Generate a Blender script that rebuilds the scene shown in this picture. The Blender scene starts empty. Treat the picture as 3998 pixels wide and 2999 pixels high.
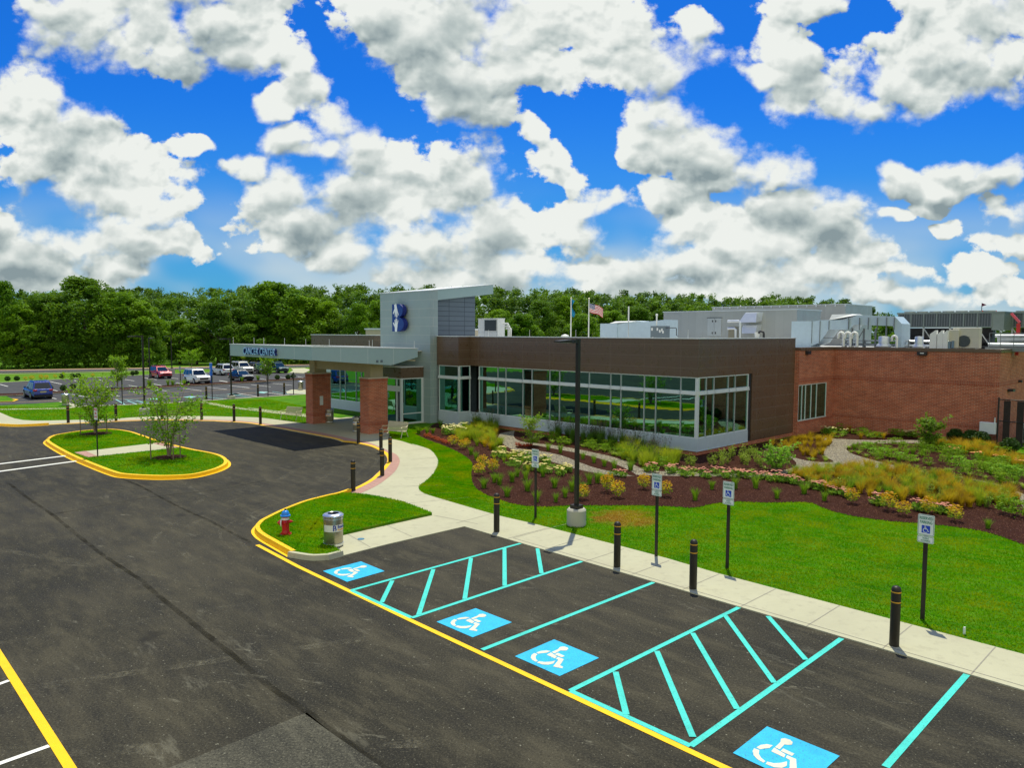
import bpy, bmesh, math, random
import numpy as np
from mathutils import Matrix, Vector

SC = bpy.context.scene
COL = SC.collection
R = math.radians
random.seed(7)
RNG = np.random.default_rng(11)

# ---------------------------------------------------------------- camera (a drone at 6.6 m)
CAM_H = 6.6
PITCH, ROLL = 0.0696255, 0.00396395
_r = Vector((1, 0, 0)); _u = Vector((0, math.sin(PITCH), math.cos(PITCH))); _f = Vector((0, math.cos(PITCH), -math.sin(PITCH)))
_r2 = _r * math.cos(ROLL) + _u * math.sin(ROLL); _u2 = -_r * math.sin(ROLL) + _u * math.cos(ROLL)
cam = bpy.data.cameras.new("camera"); camo = bpy.data.objects.new("camera", cam); COL.objects.link(camo)
cam.sensor_fit = 'HORIZONTAL'; cam.sensor_width = 36.0; cam.lens = 36.0 * 2875.12 / 3998.0
cam.clip_start = 0.1; cam.clip_end = 4000
camo.matrix_world = Matrix(((_r2.x, _u2.x, -_f.x, 0), (_r2.y, _u2.y, -_f.y, 0), (_r2.z, _u2.z, -_f.z, CAM_H), (0, 0, 0, 1)))
SC.camera = camo

# ---------------------------------------------------------------- exposure
SC.view_settings.view_transform = 'Standard'
SC.view_settings.look = 'None'
SC.view_settings.exposure = 0.0
SC.view_settings.gamma = 1.0
SC.view_settings.use_curve_mapping = False
SC.cycles.max_bounces = 6
SC.cycles.transparent_max_bounces = 12
SC.cycles.sample_clamp_indirect = 6.0
SC.cycles.use_denoising = True

# ---------------------------------------------------------------- sun and sky
SUN_AZ, SUN_EL = 80.0, 68.5           # azimuth counted from +X, the camera looks along +Y
sd = Vector((math.cos(R(SUN_AZ)) * math.cos(R(SUN_EL)), math.sin(R(SUN_AZ)) * math.cos(R(SUN_EL)), math.sin(R(SUN_EL))))
sun = bpy.data.lights.new("sun", 'SUN'); suno = bpy.data.objects.new("sun", sun); COL.objects.link(suno)
sun.energy = 4.6; sun.angle = R(0.5); sun.color = (1.0, 0.955, 0.75)
suno.location = sd * 200
suno.rotation_euler = sd.to_track_quat('Z', 'Y').to_euler()

class NT:
    """small helper round a node tree"""
    def __init__(s, nt): s.nt = nt
    def n(s, kind, **kw):
        nd = s.nt.nodes.new(kind)
        for k, v in kw.items():
            if k in ('i', 'l'): continue
            setattr(nd, k, v)
        for k, v in kw.get('i', {}).items(): nd.inputs[k].default_value = v
        for k, v in kw.get('l', {}).items(): s.nt.links.new(v, nd.inputs[k])
        return nd
    def math(s, op, a, b=None, c=None, clamp=False):
        nd = s.nt.nodes.new('ShaderNodeMath'); nd.operation = op; nd.use_clamp = clamp
        for k, x in enumerate((a, b, c)):
            if x is None: continue
            if isinstance(x, (int, float)): nd.inputs[k].default_value = x
            else: s.nt.links.new(x, nd.inputs[k])
        return nd.outputs[0]
    def mix(s, f, a, b, blend='MIX'):
        nd = s.nt.nodes.new('ShaderNodeMix'); nd.data_type = 'RGBA'; nd.blend_type = blend
        for k, x in ((0, f), (6, a), (7, b)):
            if isinstance(x, (int, float)): nd.inputs[k].default_value = x
            elif isinstance(x, (tuple, list)): nd.inputs[k].default_value = (*x, 1) if len(x) == 3 else x
            else: s.nt.links.new(x, nd.inputs[k])
        return nd.outputs[2]
    def mapr(s, v, a, b, c=0.0, d=1.0, smooth=True):
        nd = s.nt.nodes.new('ShaderNodeMapRange'); nd.interpolation_type = 'SMOOTHSTEP' if smooth else 'LINEAR'
        s.nt.links.new(v, nd.inputs[0])
        for k, x in ((1, a), (2, b), (3, c), (4, d)): nd.inputs[k].default_value = x
        return nd.outputs[0]
    def noise(s, vec, scale, detail=4, rough=.55, out='Fac', **kw):
        nd = s.nt.nodes.new('ShaderNodeTexNoise'); nd.inputs['Scale'].default_value = scale
        nd.inputs['Detail'].default_value = detail; nd.inputs['Roughness'].default_value = rough
        for k, v in kw.items(): nd.inputs[k].default_value = v
        if vec is not None: s.nt.links.new(vec, nd.inputs['Vector'])
        return nd.outputs[out]
    def noise2(s, vec, scale, detail=4, rough=.55, out='Fac'):
        o = s.noise(vec, scale, detail, rough, out); o.node.noise_dimensions = '2D'; return o
    def vmul(s, vec, k):
        nd = s.nt.nodes.new('ShaderNodeVectorMath'); nd.operation = 'MULTIPLY'; nd.inputs[1].default_value = k
        s.nt.links.new(vec, nd.inputs[0]); return nd.outputs[0]

POS={'edge_stall':[(9.5,13.21),(5.08,17.77),(-1.6,24.6)],'edge_strip':[(-1.6,24.6),(-3.87,22.45),(-4.94,21.31)],'edge_nose':[(-5.28,20.92),(-5.76,20.84),(-6.29,21.04),(-6.57,21.18)],'edge_curve':[(-6.57,21.18),(-7.34,22.1),(-8.01,22.91),(-8.4,23.5),(-8.64,24.06),(-8.73,24.72),(-8.7,25.15),(-8.5,26.29),(-8.08,27.74),(-7.47,28.81),(-7.03,29.47),(-6.58,30.93),(-6.33,32.41),(-6.28,33.8),(-6.26,35.26),(-6.31,36.68),(-6.47,37.86),(-6.79,39.12),(-7.31,40.45),(-8.22,42.17),(-9.53,43.62)],'edge_drop':[(-10.23,43.93),(-10.98,45.02),(-12.45,46.51),(-13.98,47.99),(-15.61,49.56),(-16.95,50.75),(-18.5,52.19),(-19.58,52.89),(-21.51,53.52)],'edge_left':[(-21.85,53.72),(-24.1,54.0),(-25.88,54.16),(-27.77,53.67),(-29.4,52.78),(-30.69,52.13),(-32.15,51.43),(-33.1,50.75),(-34.03,50.35),(-35.46,50.68),(-38.37,51.36)],'walk_back_right':[(10.57,14.74),(5.65,19.83),(4.53,21.17),(3.0,22.75),(0.88,24.88),(-0.41,26.06),(-1.66,27.44),(-2.48,28.38),(-3.42,29.49),(-3.72,30.03),(-3.92,30.7),(-3.94,31.41),(-3.8,32.28),(-3.66,33.89),(-3.65,35.66),(-3.71,36.77),(-3.86,37.96),(-4.34,40.18),(-4.88,41.58),(-6.04,43.31),(-5.57,42.37),(-6.64,44.16),(-7.59,45.26)],'walk_back_left':[(-14.87,52.5),(-16.56,53.97),(-19.11,55.94),(-20.91,56.49),(-22.79,56.74),(-23.57,56.88),(-26.3,56.94),(-28.56,56.08),(-30.48,54.73),(-32.52,54.08),(-36.03,53.97),(-41.15,58.88),(-45.94,63.61)],'walk_branch':[(-28.88,68.47),(-27.46,67.63),(-25.5,65.33),(-23.14,63.11),(-21.49,61.56),(-23.02,63.61),(-19.7,61.08),(-16.56,58.83),(-13.76,56.51),(-11.22,54.57)],'walk_branch2':[(-10.83,52.63),(-13.35,54.79),(-15.95,56.67),(-19.03,59.0),(-22.27,61.53),(-25.69,64.0),(-24.8,63.54),(-26.6,65.5),(-28.63,67.36)],'walk_thin':[(-43.52,60.92),(-42.77,61.22),(-40.23,61.79),(-37.88,62.25),(-37.94,63.52),(-36.96,63.56)],'brick_in':[(-7.0,29.36),(-6.26,29.37),(-6.14,29.74),(-5.81,30.99),(-5.62,32.47),(-5.51,34.39),(-5.6,36.21),(-5.76,37.53),(-6.11,38.95),(-6.51,39.88),(-7.67,42.1),(-8.67,43.78),(-9.1,44.2),(-11.38,46.65),(-14.46,49.66),(-17.79,52.54),(-19.99,53.99),(-21.9,54.51),(-22.22,54.64),(-25.36,54.91),(-28.48,54.22),(-30.34,52.96),(-32.39,51.81)],'pen_in':[(-2.86,26.11),(-4.1,27.75),(-5.4,28.81),(-6.22,29.21),(-6.96,29.36)],'pen_strip':[(-2.86,26.11),(-4.25,24.71),(-5.43,23.47)],'pen_pad':[(-5.42,23.43),(-5.95,22.87),(-6.03,22.68),(-5.54,22.12),(-4.97,21.31)],'island':[(-27.41,42.74),(-26.17,41.26),(-24.49,39.38),(-22.76,37.53),(-20.52,35.29),(-18.43,33.31),(-17.53,32.71),(-16.06,32.37),(-15.05,32.42),(-14.21,32.86),(-13.76,34.1),(-13.74,35.38),(-14.01,36.38),(-14.5,37.37),(-15.11,38.23),(-15.91,39.02),(-17.28,40.06),(-18.86,41.44),(-20.66,43.15),(-22.9,45.6),(-24.73,47.45),(-26.6,48.41),(-27.97,47.47),(-28.47,45.85),(-28.42,44.84),(-27.95,43.65)],'isl_walk':[(-23.3,38.84),(-21.72,37.38),(-18.39,40.83),(-20.4,42.61)],'isl_br1':[(-23.3,38.84),(-21.72,37.38),(-21.32,37.63),(-22.97,39.34)],'isl_br2':[(-20.4,42.61),(-18.39,40.83),(-18.76,40.38),(-20.68,42.08)],'cross':[[(-25.91,35.3),(-25.36,36.13),(-23.52,38.65)],[(-24.61,33.51),(-24.01,34.18),(-22.03,37.1)]],'bed_front':[(-6.26,47.28),(-5.18,44.74),(-3.89,42.25),(-2.92,40.02),(-2.22,37.82),(-1.96,36.33),(-1.87,33.65),(-1.64,31.33),(-1.24,29.97),(-0.45,28.62),(0.32,27.75),(1.19,27.49),(2.3,27.69),(3.63,27.71),(4.83,27.73),(6.12,27.57),(6.87,27.4),(7.79,28.07),(8.8,28.44),(9.88,28.3),(11.29,28.42),(11.71,28.14),(11.82,27.3),(12.25,26.34),(13.15,25.62),(14.17,25.24),(15.11,24.79),(15.84,24.08),(16.07,22.68)],'gravelA':[(-0.82,46.63),(-0.68,47.44),(0.15,49.45),(0.6,47.75),(0.14,46.14),(0.35,44.41),(1.17,43.63),(2.17,42.85),(3.43,41.58),(4.57,40.0),(5.58,38.18),(6.21,36.51),(6.56,34.97),(7.24,34.17),(7.84,34.99),(8.85,34.58),(9.98,34.11),(11.41,34.34),(12.17,34.5),(13.34,35.11),(14.39,36.69),(14.74,38.21),(14.81,40.25),(14.46,41.65),(14.03,41.35)],'g1_top':[(0.19,49.15),(0.14,46.14),(0.56,44.18),(1.51,43.37),(2.5,42.63),(3.61,41.38),(4.57,40.0),(5.35,38.71),(5.99,36.99),(6.45,34.96),(7.35,34.69),(7.45,34.99),(8.96,34.38),(10.25,34.12),(11.11,34.25)],'g1_bot':[(-0.76,47.71),(-0.85,46.11),(-0.71,44.38),(-0.34,42.34),(0.32,40.29),(1.23,38.8),(2.17,36.91),(3.03,35.34),(3.92,34.19),(4.8,33.51),(5.71,33.53),(5.59,33.8),(7.15,33.56),(8.99,33.46),(10.56,33.35)],'g1_isl':[(0.23,42.14),(0.81,42.81),(1.48,42.47),(2.73,40.95),(3.77,39.6),(4.88,37.47),(5.61,34.95),(5.71,33.53),(5.01,34.21),(4.07,35.52),(3.42,37.1),(2.61,39.2),(1.42,40.71),(0.46,41.3)],'g2':[(18.78,46.66),(20.17,45.93),(21.65,45.37),(23.08,45.36),(25.64,45.43),(27.35,45.77),(27.11,45.13),(25.75,44.38),(23.06,43.93),(20.95,43.88),(19.68,42.64),(18.97,41.35),(18.69,39.77),(18.84,38.13),(19.19,36.47),(19.79,34.95),(20.51,33.83),(20.92,32.77),(21.22,31.65),(21.1,29.93),(20.58,28.29),(19.03,26.11),(19.36,27.42),(20.31,29.08),(21.17,30.83),(21.19,32.39),(20.72,33.29),(19.98,34.32),(19.11,35.23),(17.97,35.75),(16.67,36.04),(15.02,35.51),(13.57,34.67),(12.11,33.66),(10.94,33.36),(10.91,33.63),(12.09,34.27),(13.45,35.41),(14.33,36.68),(14.75,38.39),(14.88,40.45),(14.33,41.65),(14.91,41.05),(14.97,39.49),(15.11,38.22),(15.69,37.44),(16.54,37.46),(16.75,38.79),(17.2,40.31),(18.27,42.38),(19.4,44.21),(19.5,44.92),(18.72,46.55)],'patch_dry':[(3.46,25.71)],'cyan':[((-0.6,14.91),(3.8,19.13)),((-4.09,18.41),(0.3,22.69)),((-2.3,16.61),(2.05,20.89)),((1.1,13.16),(5.49,17.34)),((2.88,11.35),(7.17,15.55)),((5.72,10.8),(8.85,13.87)),((-4.09,18.41),(-2.3,16.61)),((1.1,13.16),(2.88,11.35)),((-3.16,19.15),(-3.16,17.56)),((-2.17,20.11),(-2.16,16.78)),((-1.18,21.13),(-1.15,17.82)),((-0.21,22.12),(-0.17,18.78)),((0.8,22.13),(0.83,19.79)),((2.04,13.92),(2.0,12.31)),((3.03,14.87),(2.98,11.61)),((4.0,15.8),(3.98,12.51)),((5.01,16.81),(4.98,13.49)),((6.0,16.78),(5.97,14.48))],'yellow_main':[(-7.87,22.4),(-6.0,20.31),(-2.35,16.51),(0.97,13.11),(3.25,10.78)],'yellow_left':[(-11.06,15.26),(-10.35,14.49),(-6.67,10.71),(-6.36,10.39)],'white_left':[[(-9.71,13.12),(-9.55,13.34),(-9.47,13.47)],[(-7.95,10.59),(-7.79,10.8),(-7.34,11.28)]],'squares':[[(-5.2,19.92),(-4.33,20.79),(-3.5,19.94),(-4.34,19.05)],[(-1.7,16.38),(-0.85,17.22),(0.02,16.37),(-0.83,15.53)],[(0.08,14.6),(0.93,15.44),(1.79,14.54),(0.94,13.74)],[(3.5,11.16),(4.31,11.95),(5.15,11.09),(4.3,10.29)]],'seams':[[(-21.97,31.67),(-19.04,28.59),(-16.68,26.22),(-14.28,23.64),(-12.49,21.74),(-10.99,20.23),(-9.72,19.0),(-9.47,18.67),(-7.09,16.08),(-5.53,14.41),(-4.44,13.2),(-3.56,12.36),(-2.9,11.65),(-1.96,10.74),(-1.47,10.26)],[(-17.97,33.05),(-15.91,31.06),(-13.61,28.49),(-11.89,26.64),(-10.59,25.33),(-9.16,23.71),(-8.18,22.66)],[(-22.26,30.94),(-21.89,31.55),(-20.93,32.99),(-18.98,33.16)],[(-16.58,26.05),(-15.73,27.11),(-14.95,28.26),(-14.04,29.2),(-12.2,30.43),(-10.92,32.4)]],'patch':[(-3.54,12.35),(-4.42,11.44),(-5.16,10.72),(-5.45,10.36),(-1.7,10.39),(-1.96,10.74),(-2.9,11.65),(-3.57,12.32)],'white_far':[[(-62.67,89.9),(-59.45,86.59)],[(-60.01,95.38),(-55.61,90.7)],[(-58.29,97.8),(-54.55,93.49)],[(-56.28,99.86),(-52.88,95.81)],[(-54.37,101.74),(-49.93,97.13)],[(-51.32,81.92),(-49.66,80.21)],[(-47.75,86.48),(-46.91,85.43)],[(-46.58,89.21),(-44.42,87.03)],[(-50.29,84.89),(-47.87,82.09)],[(-47.39,74.15),(-43.97,70.8)],[(-45.62,76.04),(-42.07,72.79)],[(-42.43,76.91),(-39.66,74.1)],[(-41.84,80.28),(-38.34,77.11)],[(-39.97,82.5),(-38.0,80.79)],[(-37.94,84.66),(-34.45,81.46)],[(-35.92,86.56),(-32.44,83.56)],[(-34.3,89.1),(-30.78,85.92)],[(-52.65,104.61),(-48.09,99.5)],[(-44.94,91.92),(-42.31,88.76)],[(-42.99,93.94),(-40.55,91.24)],[(-48.32,104.08),(-46.26,101.86)],[(-51.45,105.5),(-49.74,103.2)],[(-39.12,98.25),(-36.24,94.56)],[(-44.07,112.27),(-42.24,110.27)],[(-39.21,98.48),(-36.4,94.99)],[(-34.3,89.1),(-30.64,85.93)],[(-32.3,90.99),(-28.72,87.5)],[(-30.42,93.38),(-27.07,90.28)],[(-35.13,102.44),(-32.83,99.35)],[(-33.68,106.26),(-31.49,103.19)],[(-31.45,107.8),(-29.53,104.63)],[(-43.8,111.37),(-41.58,108.55)],[(-29.23,78.13),(-25.87,74.46)],[(-27.35,80.21),(-23.69,76.36)]],'cyan_far':[[(-38.18,70.69),(-34.67,65.7)],[(-37.18,70.49),(-32.33,66.87)],[(-36.47,69.55),(-33.81,66.05)],[(-35.61,69.59),(-33.0,66.3)],[(-38.05,70.45),(-36.12,71.02)],[(-36.62,68.38),(-32.75,67.08)],[(-32.03,74.58),(-27.64,71.15)],[(-32.03,74.58),(-29.57,77.09)],[(-30.56,73.58),(-27.75,75.75)],[(-29.47,72.32),(-26.65,74.02)],[(-29.57,77.09),(-25.76,73.13)],[(-26.38,80.73),(-23.46,77.38)],[(-25.75,82.38),(-22.05,78.48)]],'sq_far':[[(-35.4,71.05),(-35.17,72.07),(-34.38,71.85),(-34.28,70.25)],[(-32.95,73.47),(-32.72,74.55),(-31.86,74.18),(-31.82,72.73)],[(-29.93,77.07),(-29.6,78.11),(-28.48,77.58),(-28.49,76.13)],[(-27.71,79.42),(-27.51,80.68),(-26.55,80.09),(-26.54,78.56)],[(-29.69,77.08),(-29.47,78.12),(-28.41,77.58),(-28.37,76.14)]],'sym':[[(0.56,0.33),(0.741,0.323),(0.828,0.289),(0.889,0.32),(0.901,0.394),(0.87,0.441),(0.798,0.461),(0.753,0.427),(0.726,0.388),(0.557,0.4)],[(0.53,0.424),(0.618,0.42),(0.61,0.582),(0.532,0.583)],[(0.425,0.34),(0.545,0.328),(0.501,0.507),(0.418,0.527)],[(0.426,0.546),(0.499,0.529),(0.504,0.653),(0.284,0.758),(0.284,0.828),(0.227,0.857),(0.169,0.711),(0.415,0.608)],[(0.358,0.158),(0.464,0.168),(0.55,0.218),(0.583,0.289),(0.483,0.288),(0.416,0.243),(0.354,0.215)],[(0.319,0.146),(0.329,0.216),(0.239,0.255),(0.177,0.318),(0.144,0.395),(0.092,0.395),(0.105,0.3),(0.153,0.224),(0.234,0.166)],[(0.084,0.428),(0.154,0.416),(0.185,0.492),(0.26,0.549),(0.361,0.594),(0.253,0.637),(0.164,0.614),(0.101,0.537)]],'zones':{'tall1':[(-3.53,54.18),(-2.53,56.82),(-1.05,54.62),(-0.18,52.57),(-0.24,49.43),(-0.92,48.26),(-3.31,52.14)],'feath1':[(-3.51,46.04),(-3.21,50.55),(-2.0,52.52),(-0.85,48.26),(-0.84,44.14),(-0.41,42.34),(-0.78,40.66),(-2.13,41.87),(-3.11,43.61)],'cream1':[(-4.98,47.59),(-4.59,49.9),(-3.51,50.24),(-2.93,49.95),(-2.97,46.83),(-4.28,46.53)],'red1':[(-5.38,45.88),(-5.17,45.58),(-4.95,45.24),(-4.74,44.9),(-4.51,44.42),(-4.32,44.05),(-4.12,43.68),(-3.94,43.22),(-3.77,42.78),(0.36,42.06),(0.6,41.93),(0.83,41.94),(1.03,42.07)],'nand':[(-3.39,42.26),(-2.77,41.02),(-2.58,41.64),(-1.41,34.95),(-1.49,33.52),(-0.87,34.23),(2.79,28.67),(3.96,30.06),(4.24,29.0),(5.57,30.65),(6.22,29.24),(13.19,28.16),(14.03,27.06),(14.2,26.29),(15.21,26.47),(15.57,25.49)],'tuft':[(-6.03,47.28),(-5.46,47.14),(-5.14,47.69),(-4.94,50.62),(-2.18,39.27),(-1.86,37.73),(-1.58,36.82),(-1.17,30.76),(-0.82,35.87),(-0.18,29.17),(-0.52,31.48),(-0.76,31.96),(1.43,33.3),(0.63,32.63),(0.27,33.28),(0.03,32.1),(1.83,30.93),(1.72,28.26),(2.14,29.07),(0.97,28.24),(0.66,30.22),(2.5,30.14),(3.0,30.38),(2.74,30.71),(3.38,31.67),(3.76,31.93),(4.17,32.31),(4.5,32.83),(2.03,40.73),(2.66,39.88),(3.71,37.96),(4.16,36.88),(4.57,35.93),(4.95,35.17),(5.69,34.89),(7.24,28.65),(8.46,30.7),(10.38,30.97),(10.59,29.01),(12.02,29.88),(12.33,28.64),(9.48,30.84),(16.17,24.59),(13.24,33.96),(13.57,33.69)],'sed1':[(-1.28,40.25),(-0.53,41.48),(0.75,39.53),(1.88,37.07),(2.86,34.6),(2.2,32.92),(0.91,33.7),(-0.11,35.73),(-1.08,37.68)],'bld1':[(1.76,46.44),(3.59,43.56),(6.08,41.65),(7.87,37.2),(7.47,35.29),(6.07,37.5),(4.09,41.6),(1.88,43.98)],'bld1b':[(2.29,48.35),(3.76,45.73),(6.26,42.95),(8.16,38.59),(7.94,37.54),(6.08,41.65),(3.61,43.79),(2.19,46.19)],'crape':[(1.14,42.29),(24.2,42.32),(12.67,34.8)],'cor1':[(5.7,40.42),(7.21,42.53),(8.51,37.21),(7.94,35.45),(6.5,35.88),(5.65,37.49)],'coredge':[(5.62,38.9),(6.01,37.5),(6.38,36.19),(6.9,35.58),(7.48,35.14),(8.29,35.0),(8.77,34.72),(9.53,34.45),(10.04,34.31),(10.68,34.47),(11.39,34.63),(12.21,35.09)],'stems':[(8.34,36.71),(9.36,37.07),(11.6,38.68),(13.39,39.83),(12.97,37.65),(11.99,35.08),(8.88,35.16)],'pink':[(6.45,34.67),(6.67,34.39),(7.6,34.41),(7.43,34.12),(7.97,33.85),(8.0,33.3),(8.41,34.14),(8.81,33.59),(8.89,33.05),(9.5,34.16),(9.67,33.61),(9.73,33.07),(10.02,33.34),(10.43,33.62),(10.56,33.35),(10.68,33.09),(11.09,33.36),(11.18,32.84),(11.49,32.97),(11.47,32.33),(11.87,32.59),(11.94,32.21),(12.21,32.09),(12.32,31.72),(12.53,31.61),(12.84,30.9),(13.0,30.56),(13.19,30.23),(4.85,33.51),(5.08,33.24),(13.24,29.79),(13.48,29.37),(12.86,30.9),(13.06,30.56),(13.26,30.12),(13.49,29.16),(14.08,28.18),(14.16,27.99),(15.1,27.08),(15.21,26.91),(15.63,26.74),(15.98,26.74),(15.95,26.49)],'tri':[(14.88,42.08),(16.71,44.14),(18.46,45.88),(19.5,44.92),(19.33,44.21),(17.43,40.71),(16.62,38.08),(15.72,38.24),(15.26,40.26)],'triedge':[(15.09,40.65),(15.17,39.68),(15.18,38.4),(15.33,37.88),(15.72,37.65),(16.2,37.66),(16.67,37.91),(17.03,39.92),(18.27,42.38),(19.33,44.21)],'big':[(12.35,32.86),(15.09,35.0),(17.53,35.44),(18.95,33.93),(20.15,32.37),(20.54,30.25),(20.12,28.87),(19.05,27.69),(16.98,27.2),(15.98,27.73),(14.95,29.19),(13.35,29.79),(12.45,31.13)],'rbed':[(19.46,41.99),(22.89,43.61),(25.97,44.15),(27.79,42.63),(26.43,37.62),(22.33,31.08),(21.55,32.15),(20.88,33.56),(19.84,35.55),(18.84,38.13)],'rbed2':[(24.96,42.99),(27.79,42.63),(26.67,37.96),(24.13,33.63),(24.86,35.35),(24.76,37.92),(24.25,40.09)],'redge':[(19.29,41.77),(18.77,40.35),(18.97,39.96),(18.97,39.03),(19.0,37.96),(19.15,36.95),(19.51,36.32),(19.95,35.86),(20.41,35.26),(20.88,34.83),(21.27,33.84),(21.59,33.17),(21.77,32.4),(21.92,31.78),(21.89,31.07)],'lime':[(22.36,36.54),(22.34,35.75),(23.02,35.31),(22.6,34.15),(23.21,34.59),(23.22,34.02),(23.44,33.48),(20.06,41.17),(19.81,39.98),(19.82,38.87),(20.61,37.49),(20.31,38.17)],'osed':[(24.26,39.9),(24.26,38.08),(25.08,37.59),(25.15,36.13)],'wall1':[(22.68,51.35),(24.5,51.4),(26.51,47.94),(25.29,45.72),(20.39,45.78),(19.46,46.68)],'walltall':[(23.28,52.32),(24.1,52.68),(24.62,52.36),(25.0,51.1),(25.51,50.51),(23.04,51.04),(23.55,50.75)],'cream2':[(20.82,47.78),(20.63,48.05),(21.54,47.37),(25.15,47.1),(25.39,46.84),(25.69,46.85)],'gbush':[(18.16,26.44),(18.18,26.1),(18.15,26.61)]},'blobs':[(-0.5534,0.4221,0.1195,0.044),(-0.4934,0.3928,0.088,0.0534),(-0.4453,0.3692,0.0472,0.0365),(-0.3893,0.4109,0.0692,0.044),(-0.4186,0.4578,0.1635,0.0377),(-0.6139,0.4307,0.0503,0.022),(-0.3598,0.3666,0.044,0.0239),(-0.317,0.3668,0.0377,0.022),(-0.6316,0.2969,0.0629,0.0472),(-0.6148,0.2549,0.0754,0.0566),(-0.6533,0.2184,0.044,0.0377),(-0.5543,0.2249,0.0754,0.0377),(-0.5248,0.1824,0.0943,0.0503),(-0.482,0.1643,0.0692,0.0377),(-0.4831,0.1275,0.0692,0.0283),(-0.6051,0.1882,0.0566,0.0377),(-0.5952,0.1209,0.0692,0.0283),(-0.6522,0.096,0.088,0.0283),(-0.6936,0.1451,0.044,0.0377),(-0.5342,0.0872,0.0377,0.0189),(-0.5909,0.0716,0.0754,0.0157),(-0.4836,0.1121,0.0503,0.0138),(-0.296,0.346,0.0251,0.022),(-0.2751,0.3163,0.0377,0.0283),(-0.2386,0.2864,0.044,0.0314),(-0.199,0.2565,0.0377,0.0283),(-0.3121,0.3011,0.0251,0.0189),(-0.2882,0.2622,0.0472,0.0264),(-0.2577,0.2442,0.0377,0.0189),(-0.19,0.2323,0.0472,0.044),(-0.1469,0.2143,0.0566,0.044),(-0.0913,0.2327,0.0377,0.0283),(-0.0604,0.2025,0.0566,0.044),(-0.1162,0.1657,0.088,0.0503),(-0.2028,0.1837,0.0692,0.0377),(-0.3143,0.1832,0.0629,0.0409),(-0.3878,0.2164,0.0283,0.0189),(-0.3508,0.2135,0.0377,0.0251),(-0.2902,0.1405,0.0754,0.0377),(-0.2472,0.1038,0.0817,0.0251),(-0.3342,0.1158,0.0503,0.0189),(-0.1165,0.1105,0.0817,0.0346),(-0.0294,0.1354,0.0943,0.0503),(0.0143,0.0863,0.1257,0.0283),(-0.0667,0.0705,0.1006,0.0157),(-0.4303,0.2435,0.022,0.0113),(0.0258,0.2634,0.0201,0.0251),(0.0383,0.2332,0.0302,0.0377),(0.0632,0.203,0.0346,0.0283),(0.0945,0.1726,0.0314,0.022),(0.1192,0.1758,0.0189,0.0189),(0.0574,0.1541,0.0754,0.0377),(-0.1882,0.4176,0.0817,0.0377),(-0.1275,0.3823,0.0817,0.0472),(-0.091,0.3468,0.0817,0.0472),(-0.0665,0.3171,0.0692,0.0346),(-0.0055,0.4065,0.1446,0.0629),(0.0921,0.3891,0.1132,0.0597),(0.1597,0.3597,0.088,0.0503),(0.0253,0.3473,0.1132,0.0314),(-0.1034,0.3019,0.0346,0.0251),(0.2028,0.342,0.044,0.0283),(0.2323,0.3956,0.0283,0.0346),(0.2037,0.2941,0.0629,0.0346),(0.1797,0.264,0.0472,0.0346),(0.2291,0.2521,0.0754,0.0409),(0.279,0.2281,0.0692,0.0346),(0.3287,0.2162,0.0629,0.0302),(0.3721,0.2115,0.0409,0.022),(0.2921,0.1978,0.0503,0.0157),(0.3613,0.3664,0.0346,0.0346),(0.3748,0.3247,0.0534,0.0409),(0.4242,0.313,0.0692,0.0409),(0.4736,0.3042,0.0692,0.0283),(0.5152,0.3372,0.0754,0.0409),(0.5812,0.3673,0.0943,0.0597),(0.6278,0.4148,0.0754,0.0566),(0.5362,0.4203,0.044,0.0283),(0.6603,0.3735,0.0503,0.0503),(0.3314,0.3425,0.0314,0.0157),(0.3959,0.4286,0.0503,0.022),(0.1968,0.1669,0.0251,0.0283),(0.2315,0.1364,0.0566,0.0346),(0.2878,0.1182,0.0566,0.0283),(0.3829,0.1615,0.0472,0.0314),(0.424,0.1372,0.0692,0.0346),(0.4623,0.1097,0.0566,0.022),(0.3378,0.1092,0.0817,0.0283),(0.4072,0.0817,0.1257,0.0283),(0.2449,0.0903,0.1006,0.0283),(0.1453,0.0837,0.1006,0.0283),(0.308,0.0596,0.1886,0.0157),(0.5579,0.0575,0.1572,0.0189),(0.6066,0.0855,0.0754,0.0176),(0.5067,0.0882,0.0503,0.0189),(0.5264,0.2139,0.0283,0.0189),(0.5704,0.1989,0.0377,0.0176),(0.6097,0.2173,0.0346,0.0201),(0.6444,0.2022,0.0377,0.0176),(0.5066,0.1681,0.0283,0.0088),(0.5529,0.1744,0.0283,0.0088),(0.5789,0.147,0.0251,0.0113),(0.6684,0.1565,0.0283,0.022),(0.6734,0.1197,0.0377,0.0189)]}
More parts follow.
